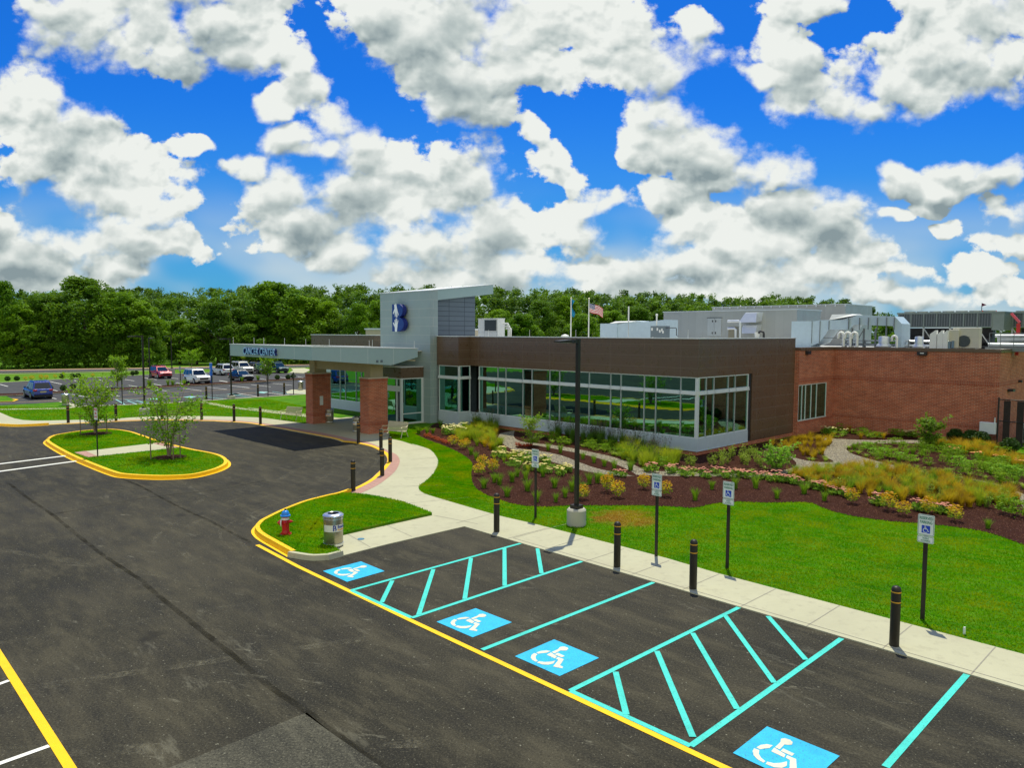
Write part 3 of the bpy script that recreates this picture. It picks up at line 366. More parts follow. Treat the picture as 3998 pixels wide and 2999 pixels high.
M = {}
def mats():
    # asphalt: rolled lanes, seams, pale scuffs, specks of stone
    def asphalt(name, lo, hi, grit, scuffs=.5):
        m, T, out = newmat(name); p = pos(T)
        rot = T.n('ShaderNodeMapping', i={'Rotation': (0, 0, -ANG)}, l={0: p}).outputs[0]
        big = T.noise(T.vmul(rot, (.7, 1.5, 1)), .15, 6, .7); mid = T.noise(T.vmul(rot, (.45, 1.5, 1)), 1.1, 6, .7); fine = T.noise(p, 26, 5, .8); sp = T.noise(p, 15, 3, .6)
        c = T.mix(T.mapr(big, .34, .66), lo, hi)
        c = T.mix(T.mapr(mid, .46, .66, 0, .6), c, tuple(x * 1.75 for x in hi)); c = T.mix(T.mapr(mid, .48, .34, 0, .55), c, tuple(x * .55 for x in lo))
        c = T.mix(T.mapr(fine, .50, .68, 0, .8), c, grit); c = T.mix(T.mapr(fine, .48, .34, 0, .8), c, (.007, .0065, .0045))
        c = T.mix(T.mapr(sp, .66, .70, 0, .75), c, (.24, .23, .17))
        # tyre-swept dust and scrapes
        for sc_, rz_, k_, th in ((1.6, .3, scuffs, .58), (3.4, -.9, scuffs * .9, .62), (.8, .9, scuffs * .5, .56)):
            rr = T.n('ShaderNodeMapping', i={'Rotation': (0, 0, rz_), 'Location': (sc_ * 3, 1.7, 0)}, l={0: p}).outputs[0]
            q = T.math('MULTIPLY', T.mapr(T.noise(T.vmul(rr, (.55, 2.4, 1)), sc_, 7, .78), th, th + .10), T.mapr(T.noise(p, .30 * sc_, 3), .46, .62)); c = T.mix(T.math('MULTIPLY', q, k_), c, (.25, .235, .17))
        oil = T.mapr(T.noise(p, .55, 3, .5), .66, .74, 0, .6); c = T.mix(oil, c, (.012, .0105, .008))
        principled(T, out, c, T.mapr(mid, .3, .7, .78, .92), 0, .2, T.math('MULTIPLY_ADD', big, 2.0, fine), .6, .015); return m
    M['asphalt'] = asphalt('asphalt', (.0185, .0168, .0108), (.046, .0405, .026), (.102, .092, .061))
    M['patch'] = asphalt('patched_asphalt', (.042, .040, .029), (.075, .070, .050), (.16, .15, .105), .75)
    m, T, out = newmat('asphalt_seam'); p = pos(T); c = T.mix(T.noise(p, 9, 4, .7), (.012, .011, .008), (.03, .028, .02)); d_ = T.n('ShaderNodeBsdfDiffuse', l={0: c}); tr_ = T.n('ShaderNodeBsdfTransparent'); mx = T.n('ShaderNodeMixShader', l={0: T.mapr(T.noise(p, 1.2, 5, .7), .30, .70, .05, .48), 1: tr_.outputs[0], 2: d_.outputs[0]}); T.nt.links.new(mx.outputs[0], out.inputs[0]); M['seam'] = m
    m, T, out = newmat('tyre_dust'); p = pos(T); d_ = T.n('ShaderNodeBsdfDiffuse', i={0: (.20, .185, .135, 1)}); tr_ = T.n('ShaderNodeBsdfTransparent'); mx = T.n('ShaderNodeMixShader', l={0: T.math('MULTIPLY', T.mapr(T.noise(p, .9, 4, .6), .42, .7), T.mapr(T.noise(p, 9, 5, .8), .40, .66, 0, .6)), 1: tr_.outputs[0], 2: d_.outputs[0]}); T.nt.links.new(mx.outputs[0], out.inputs[0]); M['dust'] = m
    m, T, out = newmat('far_asphalt'); p = pos(T)
    c = T.mix(T.noise(p, .25, 5, .6), (.035, .036, .038), (.075, .073, .07)); c = T.mix(T.mapr(T.noise(p, 2.0, 4), .4, .7, 0, .4), c, (.09, .09, .085))
    principled(T, out, c, .85, 0, .25); M['lot'] = m
    m, T, out = newmat('concrete'); p = pos(T)
    c = T.mix(T.noise(p, .7, 6, .65), (.39, .378, .25), (.52, .50, .34)); c = T.mix(T.mapr(T.noise(p, 30, 3), .35, .8, 0, .3), c, (.42, .40, .34)); c = T.mix(T.mapr(T.noise(p, 3.5, 5, .7), .50, .72, 0, .5), c, (.31, .29, .21)); c = T.mix(T.mapr(T.noise(p, .28, 4, .6), .42, .7, 0, .3), c, (.36, .335, .24))
    principled(T, out, c, .85, 0, .2, T.noise(p, 60, 3), .15, .01); M['concrete'] = m
    M['joint'] = pm('concrete_joint', (.27, .25, .20), .9)
    m, T, out = newmat('paver_band'); p = pos(T); rot = T.n('ShaderNodeMapping', i={'Rotation': (0, 0, -ANG)}, l={0: p}).outputs[0]
    b = T.n('ShaderNodeTexBrick', i={'Color1': (.40, .20, .165, 1), 'Color2': (.46, .25, .20, 1), 'Mortar': (.26, .15, .12, 1), 'Scale': 1.0, 'Brick Width': .6, 'Row Height': .3, 'Mortar Size': .02}, l={0: rot})
    c = T.mix(T.noise(p, 8, 4), b.outputs[0], (.43, .27, .22)); principled(T, out, c, .85, 0, .2); M['paver'] = m
    def paint(name, c1, c2, wear=.5, under=(.05, .048, .042)):
        m, T, out = newmat(name); p = pos(T)
        c = T.mix(T.noise(p, 6, 4), c1, c2)
        c = T.mix(T.math('MULTIPLY', T.mapr(T.noise(p, 40, 4, .7), .52, .72), wear), c, under)
        c = T.mix(T.mapr(T.noise(p, 17, 3, .6), .66, .70, 0, wear), c, under); c = T.mix(T.mapr(T.noise(p, 1.1, 4, .6), .5, .75, 0, wear * .55), c, tuple(x * .55 for x in c1))
        principled(T, out, c, .6, 0, .3); return m
    M['yellow'] = paint('yellow_paint', (.90, .49, .0), (.95, .59, .0), .38, (.5, .34, .02)); M['cyan'] = paint('aqua_paint', (.04, .55, .47), (.07, .68, .58), .7); M['symbol'] = paint('cream_symbol_paint', (.60, .58, .44), (.74, .71, .56), .5, (.05, .36, .52)); M['farcyan'] = paint('pale_aqua_paint', (.22, .55, .52), (.30, .62, .58), .4); M['blue'] = paint('blue_pavement_paint', (.012, .38, .68), (.03, .52, .80), .65); M['white'] = paint('white_paint', (.78, .77, .70), (.88, .86, .78), .25); M['thinyellow'] = paint('worn_yellow_paint', (.55, .36, .12), (.62, .42, .2), .3)
    # lawns
    m, T, out = newmat('lawn'); p = pos(T); rot = T.n('ShaderNodeMapping', i={'Rotation': (0, 0, .5)}, l={0: p}).outputs[0]
    c = T.mix(T.mapr(T.noise(p, .45, 5, .65), .35, .65), (.045, .20, .002), (.11, .30, .003)); c = T.mix(T.mapr(T.noise(T.vmul(rot, (.5, 2.2, 1)), 2.0, 4, .65), .42, .7, 0, .7), c, (.14, .22, .004))
    c = T.mix(T.mapr(T.noise(p, 70, 3, .7), .35, .7, 0, .55), c, (.02, .055, .003))
    d = T.n('ShaderNodeVectorMath', operation='DISTANCE', i={1: (POS['patch_dry'][0][0] + .55, POS['patch_dry'][0][1] + .1, 0)}, l={0: p}).outputs['Value']
    dn = T.math('ADD', d, T.math('MULTIPLY', T.math('SUBTRACT', T.noise(p, 1.4, 5, .65), .5), 2.6))
    c = T.mix(T.mapr(dn, .5, 1.6, .75, 0), c, (.30, .17, .035)); c = T.mix(T.mapr(T.noise(p, .8, 4, .6), .62, .74, 0, .55), c, (.25, .21, .03))
    principled(T, out, c, .9, 0, .1, T.noise(p, 45, 4, .7), .9, .04); M['lawn'] = m
    m, T, out = newmat('field_grass'); p = pos(T)
    c = T.mix(T.noise(p, .12, 6, .65), (.050, .17, .004), (.12, .25, .008)); c = T.mix(T.mapr(T.noise(p, 1.5, 4), .4, .7, 0, .5), c, (.14, .19, .02)); principled(T, out, c, .9, 0, .1, T.noise(p, 12, 4), .6, .06); M['field'] = m
    m, T, out = newmat('grass_blade'); p = pos(T)
    c = T.mix(T.mapr(T.noise(p, .5, 4, .6), .35, .65), (.085, .36, .001), (.18, .48, .003)); c = T.mix(T.mapr(T.noise(T.vmul(T.n('ShaderNodeMapping', i={'Rotation': (0, 0, .5)}, l={0: p}).outputs[0], (.5, 2.2, 1)), 2.0, 4, .65), .40, .66, 0, .85), c, (.33, .47, .002))
    c = T.mix(T.mapr(T.noise(p, 28, 2), .4, .7, 0, .6), c, (.03, .17, .001))
    d = T.n('ShaderNodeVectorMath', operation='DISTANCE', i={1: (POS['patch_dry'][0][0] + .55, POS['patch_dry'][0][1] + .1, 0)}, l={0: p}).outputs['Value']
    dn = T.math('ADD', d, T.math('MULTIPLY', T.math('SUBTRACT', T.noise(p, 1.4, 5, .65), .5), 2.6))
    c = T.mix(T.mapr(dn, .7, 1.5, .95, 0), c, (.46, .24, .035)); c = T.mix(T.mapr(T.noise(p, .55, 5, .65), .47, .68, 0, .62), c, (.40, .42, .004))
    dd = T.n('ShaderNodeBsdfDiffuse', l={0: c}); tt = T.n('ShaderNodeBsdfTranslucent', l={0: c}); mx = T.n('ShaderNodeMixShader', i={0: .5}, l={1: dd.outputs[0], 2: tt.outputs[0]}); T.nt.links.new(mx.outputs[0], out.inputs[0]); M['blade'] = m
    m, T, out = newmat('mulch'); p = pos(T)
    vo = T.n('ShaderNodeTexVoronoi', i={'Scale': 22.0}, l={0: T.vmul(p, (1, 1.7, 1))})
    c = T.mix(T.noise(p, 1.2, 5), (.058, .017, .008), (.130, .040, .019)); c = T.mix(T.mapr(T.noise(p, 38, 3, .7), .45, .75, 0, .8), c, (.17, .075, .05)); c = T.mix(T.mapr(vo.outputs['Distance'], .0, .35, .0, .5), c, (.012, .005, .004))
    c = T.mix(T.mapr(T.noise(p, 60, 2, .6), .68, .74, 0, .8), c, (.36, .22, .16))
    principled(T, out, c, .95, 0, .1, T.math('ADD', T.noise(p, 38, 3, .7), vo.outputs['Distance']), 1.0, .05); M['mulch'] = m
    m, T, out = newmat('gravel'); p = pos(T)
    vo = T.n('ShaderNodeTexVoronoi', i={'Scale': 20.0}, l={0: p}); sp = T.n('ShaderNodeSeparateXYZ', l={0: vo.outputs['Color']})
    c = T.mix(sp.outputs[0], (.24, .20, .125), (.52, .45, .31)); c = T.mix(T.mapr(sp.outputs[1], .75, .9), c, (.62, .57, .46)); c = T.mix(T.mapr(sp.outputs[2], .8, .9), c, (.12, .11, .10)); c = T.mix(T.mapr(vo.outputs['Distance'], .25, .6, 0, .8), c, (.07, .06, .045))
    principled(T, out, c, .9, 0, .2, vo.outputs['Distance'], -1.0, .03); M['gravel'] = m
    m, T, out = newmat('road_shoulder'); p = pos(T); principled(T, out, T.mix(T.noise(p, .8, 5), (.34, .17, .11), (.46, .25, .17)), .9); M['red'] = m
mats()
# ---------------------------------------------------------------- the ground
P = POS
def chain(*keys, k=5):
    pts = []
    for key in keys:
        for q in P[key]:
            if not pts or math.hypot(pts[-1][0] - q[0], pts[-1][1] - q[1]) > .12: pts.append(q)
    return pts
def ground():
    g = MB()   # one sheet to the horizon, gently bowed under nothing
    g.sheet([(-900, -500), (900, -500), (900, 1400), (-900, 1400)], -.06); struct('terrain', g, M['field'])
    g = MB(); g.sheet([(-75, -40), (60, -40), (60, 30), (6, 50), (-6, 62), (-75, 62)], 0.0); struct('driveway', g, M['asphalt'])
    # darker repair cut and paler patch in the near lane
    curve = catmull(chain('edge_curve'), 5); drop = catmull(P['edge_drop'], 4); left = catmull(P['edge_left'], 4)
    strip_e = P['edge_strip']; nose = catmull(P['edge_nose'], 5)
    far_r = ST(55, to_st(P['edge_stall'][1])[1])
    outer = [far_r] + P['edge_stall'] + strip_e[1:] + nose + curve + drop + left
    kk = curve.index(min(curve, key=lambda q: math.hypot(q[0] + 6.96, q[1] - 29.4)))
    outer = [far_r] + P['edge_stall'] + strip_e[1:] + offset(nose, -.08) + offset(curve, -.22)[:kk + 1] + offset(curve, -.05)[kk + 1:] + drop + left
    # lawn sheet: everything inside the kerb line
    lawn = outer + [(-75, 62), (-60, 66), (-47, 66.5), (-41.9, 68.1), (-38.1, 63.9), (-19.4, 79.8), (60, 120), (90, 20)]
    g = MB(); g.sheet(lawn, .012); o = struct('lawn', g, M['lawn'])
    # sidewalk, one slab sheet
    wb = catmull(P['walk_back_right'][:2], 1) + catmull(P['walk_back_right'][2:], 5)
    wl = catmull(P['walk_back_left'], 4)
    vest = [ST(-42.9, 29.6), ST(-42.7, 32.8), ST(-47.5, 32.8), ST(-49.5, 30.2)]
    walk = outer + wl[::-1] + vest[::-1] + wb[::-1] + [ST(55, to_st(P['walk_back_right'][1])[1])]
    g = MB(); g.sheet(walk, .030, skirt=.05)
    br = catmull(P['walk_branch'], 3); b2 = catmull(P['walk_branch2'], 3)
    g.sheet(br + b2, .031)
    tw = P['walk_thin']; g.sheet(offset(tw, .45) + offset(tw, -.45)[::-1], .033)
    g.sheet(P['pts_pad'] if 'pts_pad' in P else [ST(-62, 36), ST(-61, 36), ST(-61, 37), ST(-62, 37)], .02)
    struct('sidewalk', g, M['concrete'])
    # control joints
    g = MB(); z = .0345
    e0, e1 = to_st(P['edge_stall'][2]), to_st(P['edge_stall'][0]); tb = to_st(P['walk_back_right'][1])[1]; te = to_st(P['edge_stall'][1])[1]
    for i in range(22):
        s = -26.4 + i * 1.62
        if s < -18.0: continue
        strip(g, ST(s, te + .02), ST(s, tb - .03), .022, z)
    strip(g, ST(-16.6, te + .17), ST(40, te + .17), .02, z); strip(g, ST(-16.6, te + .17), ST(-16.6 - .0, tb + 1.0), .02, z)
    for a, b in (((-4.25, 24.7), (-3.2, 23.3)), ((-2.8, 26.1), (-1.15, 24.9)), ((-5.35, 23.6), (-4.3, 22.1)), ((-4.2, 27.8), (-1.55, 29.1)), ((-1.9, 25.0), (-.6, 26.5)), ((-3.9, 29.4), (-2.3, 29.9)), ((-5.2, 31.0), (-2.7, 31.3)), ((-4.9, 32.9), (-2.4, 33.2)), ((-4.85, 35.2), (-2.9, 35.8)), ((-5.2, 37.6), (-3.6, 38.6)), ((-6.1, 40.2), (-4.7, 41.5)), ((-7.6, 42.6), (-6.3, 43.8))): strip(g, a, b, .022, z)
    for i in range(5):
        t = 24.6 + i * 1.9; strip(g, ST(-47, t), ST(-39.2, t), .02, z)
    for i in range(4): strip(g, ST(-46.5 + i * 2.0, 23.2), ST(-46.5 + i * 2.0, 31.5), .02, z)
    tag(g.build('sidewalk_joint', M['joint']), kind='structure')
    # brick-red warning band along the drop-off
    bi = catmull(P['brick_in'], 3); oo = curve[curve.index(min(curve, key=lambda q: math.hypot(q[0] + 6.96, q[1] - 29.4))):] + drop + left[:18]
    g = MB(); g.sheet(oo + bi[::-1], .036); struct('paver_band', g, M['paver'])
    # peninsula lawn with the hydrant
    pi = catmull(P['pen_in'], 4); st_ = P['pen_strip']; pad = P['pen_pad']
    k0 = curve.index(min(curve, key=lambda q: math.hypot(q[0] + 6.96, q[1] - 29.4)))
    cu = nose + curve[:k0 + 1]; inner = offset(cu, -.17)
    pen = inner + pi[::-1] + st_[1:] + pad[1:]
    g = MB(); g.sheet(pen, .12, skirt=.12); struct('peninsula_lawn', g, M['lawn'])
    # kerbs: gutter line, face, top
    def kerb(name, line, mat, h=.15, gut=.10, top=.17, side=-1, closed=False, fade=0):
        g = MB(); n = len(line)
        hs = [h * min(1, (n - 1 - i) / fade) if fade else h for i in range(n)]
        a = line; b = offset(line, side * .03, closed); c = offset(line, side * top, closed); o2 = offset(line, -side * gut, closed)
        def rib(p, q, z1, z2):
            vs = [(x, y, z) for (x, y), z in zip(p, z1)] + [(x, y, z) for (x, y), z in zip(q, z2)]
            g.add(vs, [(i, (i + 1) % n, n + (i + 1) % n, n + i) for i in range(n if closed else n - 1)])
        if gut: rib(o2, a, [.006] * n, [.006] * n)
        rib(a, b, [.0] * n, [x + .012 for x in hs]); rib(b, c, [x + .012 for x in hs], [x + .012 for x in hs]); rib(c, c, [x + .012 for x in hs], [0.0] * n)
        return struct(name, g, mat)
    kerb('yellow_kerb', offset(curve, -.10)[:k0 + 3], M['yellow'])
    kerb('flush_kerb', curve[k0 + 2:] + drop + left[:26], M['yellow'], h=.033, gut=.0, top=.22)
    kerb('yellow_kerb', left[25:], M['yellow'], h=.14)
    kerb('concrete_kerb', [strip_e[-1]] + nose, M['concrete'], gut=.0, h=.14)
    # traffic island
    isl = catmull(P['island'], 4, True)
    if sum(isl[i - 1][0] * isl[i][1] - isl[i][0] * isl[i - 1][1] for i in range(len(isl))) > 0: isl = isl[::-1]
    kerb('island_kerb', offset(isl, -.12, True), M['yellow'], closed=True, gut=.12, top=.2)
    g = MB(); g.sheet(offset(isl, -.30, True), .13); struct('island_lawn', g, M['lawn'])
    g = MB(); g.sheet(P['isl_walk'], .142); struct('island_walk', g, M['concrete'])
    g = MB(); g.sheet(P['isl_br1'], .147); g.sheet(P['isl_br2'], .147); struct('island_pavers', g, M['paver'])
    g = MB()
    for (x, y), r_ in zip(PTS['youngtree'][:2], (.95, .85)):
        g.lathe([(r_, .0), (r_ * .97, .15), (r_ * .5, .19), (.01, .20)], 24, (x, y, 0))
    struct('mulch_ring', g, M['mulch'])
    # seams between paving passes and the re-laid patch
    g = MB()
    for sm, w in zip(P['seams'], (.17, .15, .07, .08)):
        q = catmull(sm, 6); l_ = [w * .55 * (.85 + .3 * random.random()) for _ in q]; a = [offset(q, x)[i] for i, x in enumerate(l_)]; b = [offset(q, -x * .4)[i] for i, x in enumerate(l_)]; ribbon(g, a, b, .0035, .0035)
    struct('asphalt_seam', g, M['seam'])
    g = MB(); base = offset(curve, -.1)[6:]
    for o_, w in ((.55, .18), (1.0, .10), (2.2, .22), (2.9, .16), (4.0, .3)): ribbon(g, offset(base, o_), offset(base, o_ + w), .0025 + o_ * .0001, .0025 + o_ * .0001)
    for a_, b_, w in (((-12, 12), (-3, 15.5), .25), ((-13, 14), (-4.5, 18.5), .2), ((-16, 22), (-8, 19), .3), ((-10.5, 11), (0, 11.5), .3)): strip(g, a_, b_, w, .0022)
    struct('tyre_dust', g, M['dust'])
    g = MB(); g.sheet(catmull(P['patch'][:4], 3) + P['patch'][4:], .0045); struct('asphalt_patch', g, M['patch'])
    # markings
    g = MB()
    for i_, (a, b) in enumerate(P['cyan']): strip(g, a, b, .115, .008 + i_ * .0004)
    struct('stall_lines', g, M['cyan'])
    g = MB(); gw = MB()
    for sq in P['squares']:
        g.sheet(sq, .008); a, b, c, d = [np.array(q) for q in sq]
        for poly in P['sym']:
            gw.sheet([tuple(a + (b - a) * x + (d - a) * y) for x, y in poly], .013)
    struct('blue_square', g, M['blue']); struct('wheelchair_symbol', gw, M['symbol'])
    g = MB(); ym = P['yellow_main']; ym = ym + [ST(to_st(ym[-1])[0] + 14, to_st(ym[-1])[1])]
    for i_, (a, b) in enumerate(zip(ym[1:], ym[2:])): strip(g, a, b, .13, .009 + i_ * .0004)
    strip(g, ym[0], ym[1], .13, .0086)
    yl = P['yellow_left']; d = (yl[2][0] - yl[1][0], yl[2][1] - yl[1][1]); strip(g, (yl[1][0] - d[0] * .6, yl[1][1] - d[1] * .6), (yl[2][0] + d[0] * 2, yl[2][1] + d[1] * 2), .15, .010)
    struct('yellow_line', g, M['yellow'])
    g = MB()
    for q in P['white_left']: a, b = q[1], q[2]; strip(g, (a[0] - (b[0] - a[0]) * 5, a[1] - (b[1] - a[1]) * 5), b, .10, .010)
    for q in P['cross']: strip(g, (q[1][0] - (q[2][0] - q[1][0]) * 1.5, q[1][1] - (q[2][1] - q[1][1]) * 1.5), q[2], .26, .009)
    struct('white_line', g, M['white'])
    # planting beds
    bf = catmull(P['bed_front'], 4)
    bed = bf + [ST(-3.5, 28), ST(-4, 42), ST(-9, 46), ST(-11.2, 51.2), ST(-20.7, 51.2), ST(-21.0, 46.2), ST(-21.27, 34.2), ST(-38.9, 34.2), ST(-39.8, 33.2), ST(-42.0, 33.1)]
    # keep the bed edge in front of the lawn by the fence
    g = MB(); g.sheet(bed, .034, skirt=.03); struct('mulch_bed', g, M['mulch'])
    g = MB(); g.sheet(catmull(P['g1_top'], 4) + catmull(P['g1_bot'], 4)[::-1], .042); g.sheet(catmull(P['g2'], 3, True), .042); struct('gravel_path', g, M['gravel'])
    g = MB(); g.sheet(catmull(P['g1_isl'], 4, True), .050); struct('mulch_strip', g, M['mulch'])
    g = MB(); g.sheet([(28.6, 44.0), (27.9, 41.2), (28.8, 38.6), (30.5, 37.5), (40, 38), (40, 46), (30, 46)], .046); struct('side_lawn', g, M['lawn'])
    # far car park
    g = MB(); T_ = PTS
    g.sheet(T_['lotnear'][:10] + [T_['lotnear'][11], T_['lotnear'][12], T_['lotnear'][13], ST(-75, 46), (-20, 110)] + T_['lotfar'][::-1], .020); struct('car_park', g, M['lot'])
    g = MB(); a = T_['med_top'][:9] + T_['med_top'][10:]; b = T_['med_bot'][:9] + T_['med_bot'][10:]
    g.sheet(a + b[::-1], .10, skirt=.08); struct('car_park_median', g, M['mulch'])
    def line(pts, w, z, mat, name):
        g = MB()
        for p0, p1 in zip(pts, pts[1:]): strip(g, p0, p1, w, z)
        return struct(name, g, mat)
    line(b, .22, .115, M['concrete'], 'median_kerb'); line(T_['lotfar'], .35, .05, M['concrete'], 'car_park_kerb')
    line(T_['lotnear'][3:10] + T_['lotnear'][11:], .5, .05, M['concrete'], 'car_park_walk')
    g = MB(); g.sheet(T_['left_isl'], .06, skirt=.05); struct('corner_lawn', g, M['lawn'])
    line(T_['left_isl'][2:6], .22, .07, M['yellow'], 'corner_kerb')
    g = MB(); g.sheet(T_['far_pad'], .03); struct('far_pad', g, M['concrete'])
    g = MB()
    for i_, (a, b) in enumerate(P['white_far']): strip(g, a, b, .13, .036 + i_ * .0002)
    struct('far_stall_lines', g, M['white'])
    g = MB()
    for i_, (a, b) in enumerate(P['cyan_far']): strip(g, a, b, .11, .029 + i_ * .0005)
    for q in P['sq_far']: g.sheet(q, .027)
    struct('far_accessible_bays', g, M['farcyan'])
    line(T_['yel1'], .14, .026, M['thinyellow'], 'far_lane_line'); line(T_['yel2'], .16, .026, M['thinyellow'], 'far_lane_line')
    # the public road beyond
    ra = [(-260, 20)] + T_['roadS'][:4] + [(-44, 134.5), (30, 185), (160, 270)]; rb = [(-264, 30)] + T_['roadN'][:4] + [(-49, 141), (25, 196), (155, 282)]
    g = MB(); g.sheet(ra + rb[::-1], .010); struct('road', g, M['lot'])
    rb2 = offset(rb, 2.6); g = MB(); g.sheet(rb + rb2[::-1], .006); struct('road_shoulder', g, M['red'])
    line(ra, .2, .018, M['white'], 'road_edge_line'); line(rb, .2, .018, M['white'], 'road_edge_line')
    g = MB(); g.sheet([(-50.5, 139), (-46.5, 141), (-52, 160), (-60, 175), (-64, 172), (-55, 156)], .014); struct('side_road', g, M['concrete'])
    g = MB(); g.sheet([(-36.0, 119.0), (-33.2, 117.6), (-35, 128), (-37.8, 134), (-40, 133), (-37.5, 126)], .02); struct('far_path', g, M['concrete'])
    g = MB(); w = T_['roadS']; line(offset(w[:4], -3.4), .7, .01, M['concrete'], 'road_footpath')
    return lawn, pen, isl, walk, bf, outer
LAWN, PEN, ISL, WALK, BEDF, OUTER = ground()
# ---------------------------------------------------------------- the medical building (local axes: x along the front, y inwards)
S0, T0 = -21.27, 34.5
def building_mats():
    M['brown'] = panel_mat('bronze_panel', (.125, .078, .048), (.155, .108, .077), 1.5, .65, .33, .0, .5, .008, .0, .05)
    M['brown_line'] = pm('panel_reveal', (.21, .165, .13), .6)
    M['tower'] = panel_mat('pale_grey_cladding', (.31, .385, .385), (.46, .49, .46), 3.2, .64, .45, .1, .5, .014, .5, .03)
    M['white_metal'] = pm('white_metal_panel', (.46, .54, .58), .45, .0)
    M['fascia'] = pm('silver_fascia', (.33, .44, .44), .42, .1, .05)
    M['coping'] = pm('bright_coping', (.78, .78, .76), .4, .3)
    M['slate'] = panel_mat('slate_panel', (.13, .165, .20), (.03, .035, .045), 1.5, .355, .5, .1, .4, .02, .0, .05)
    M['beige'] = pm('tan_plaster', (.42, .36, .23), .85)
    M['frame'] = pm('aluminium_frame', (.66, .71, .71), .4, .1, .05)
    M['brick'] = brick_mat('red_brick', (.50, .135, .062), (.28, .070, .040), (.54, .37, .26))
    M['soldier'] = brick_mat('soldier_brick', (.42, .105, .052), (.27, .066, .038), (.38, .23, .16), .095, .26, .013, 0.0)
    M['darkjamb'] = pm('dark_jamb', (.018, .018, .02), .5)
    M['roof'] = pm('grey_roof_membrane', (.50, .50, .48), .8)
    M['inside'] = pm('interior_wall', (.10, .10, .095), .9); M['floor_in'] = pm('interior_floor', (.05, .05, .048), .5)
    M['column'] = pm('interior_column', (.16, .22, .26), .7)
    m, T, out = newmat('tinted_glass'); p = objc(T)
    bn = T.n('ShaderNodeBump', i={'Strength': .035, 'Distance': .05}, l={'Height': T.noise(p, .9, 2)}).outputs[0]
    gl = T.n('ShaderNodeBsdfGlossy', i={'Color': (.29, .68, .58, 1), 'Roughness': .012}, l={'Normal': bn})
    tr = T.n('ShaderNodeBsdfTransparent', i={'Color': (.03, .13, .16, 1)})
    fr = T.n('ShaderNodeFresnel', i={'IOR': 2.6})
    mx = T.n('ShaderNodeMixShader', l={0: T.math('MULTIPLY_ADD', fr.outputs[0], .9, .36, True), 1: tr.outputs[0], 2: gl.outputs[0]}); T.nt.links.new(mx.outputs[0], out.inputs[0]); M['glass'] = m
building_mats()
BLD = empty('medical_building', (*ST(S0, T0), 0), ANG, 'low brown and grey medical building with glass front, tall grey tower and brick rear wing', 'building')
def bs(s): return s - S0
def bt(t): return t - T0
class SB(MB):
    """shapes given in site axes s, t, z"""
    def b(s, s0, s1, t0, t1, z0, z1, m=0): s.box(bs(min(s0, s1)), bs(max(s0, s1)), bt(min(t0, t1)), bt(max(t0, t1)), z0, z1, m)
    def part(s, name, mats, parent=None, **kw): return s.build(name, mats, parent or BLD, **kw)
MULL = [-38.85, -36.93, -36.13, -34.49, -33.66, -32.06, -31.22, -29.59, -28.79, -27.14, -26.38, -24.73, -23.94, -22.32, -21.38]
RET = [34.62, 35.35, 36.14, 37.68, 38.45, 39.94]
ZS, ZT0, ZT1, ZH = .93, 3.28, 3.50, 4.25
def bay_t(s0, s1, t, label=None):
    """one glazed bay in a wall facing the car park: frame, two panes"""
    f = SB(); w = .032
    for x in (s0, s1): f.b(x - w, x + w, t - .05, t + .07, ZS, ZT0 - .001); f.b(x - w, x + w, t - .05, t + .07, ZT1 + .001, ZH)
    f.b(s0 - w, s1 + w, t - .10, t + .07, ZT0, ZT1); f.b(s0 - w, s1 + w, t - .13, t - .10, ZT0 + .02, ZT0 + .09)
    f.b(s0 + w, s1 - w, t - .045, t + .06, ZS, ZS + .06); f.b(s0 + w, s1 - w, t - .045, t + .06, ZH - .06, ZH)
    o = f.part('window', M['frame'])
    for z0, z1 in ((ZS + .06, ZT0), (ZT1, ZH - .06)):
        g = SB(); g.b(s0 + w, s1 - w, t, t + .012, z0, z1); g.part('pane', M['glass'], o)
def bay_s(t0, t1, s):
    f = SB(); w = .032
    for x in (t0, t1): f.b(s - .07, s + .05, x - w, x + w, ZS, ZT0 - .001); f.b(s - .07, s + .05, x - w, x + w, ZT1 + .001, ZH)
    f.b(s - .07, s + .10, t0 - w, t1 + w, ZT0, ZT1); f.b(s + .10, s + .13, t0 - w, t1 + w, ZT0 + .02, ZT0 + .09)
    f.b(s - .06, s + .045, t0 + w, t1 - w, ZS, ZS + .06); f.b(s - .06, s + .045, t0 + w, t1 - w, ZH - .06, ZH)
    o = f.part('window', M['frame'])
    for z0, z1 in ((ZS + .06, ZT0), (ZT1, ZH - .06)):
        g = SB(); g.b(s - .012, s, t0 + w, t1 - w, z0, z1); g.part('pane', M['glass'], o)
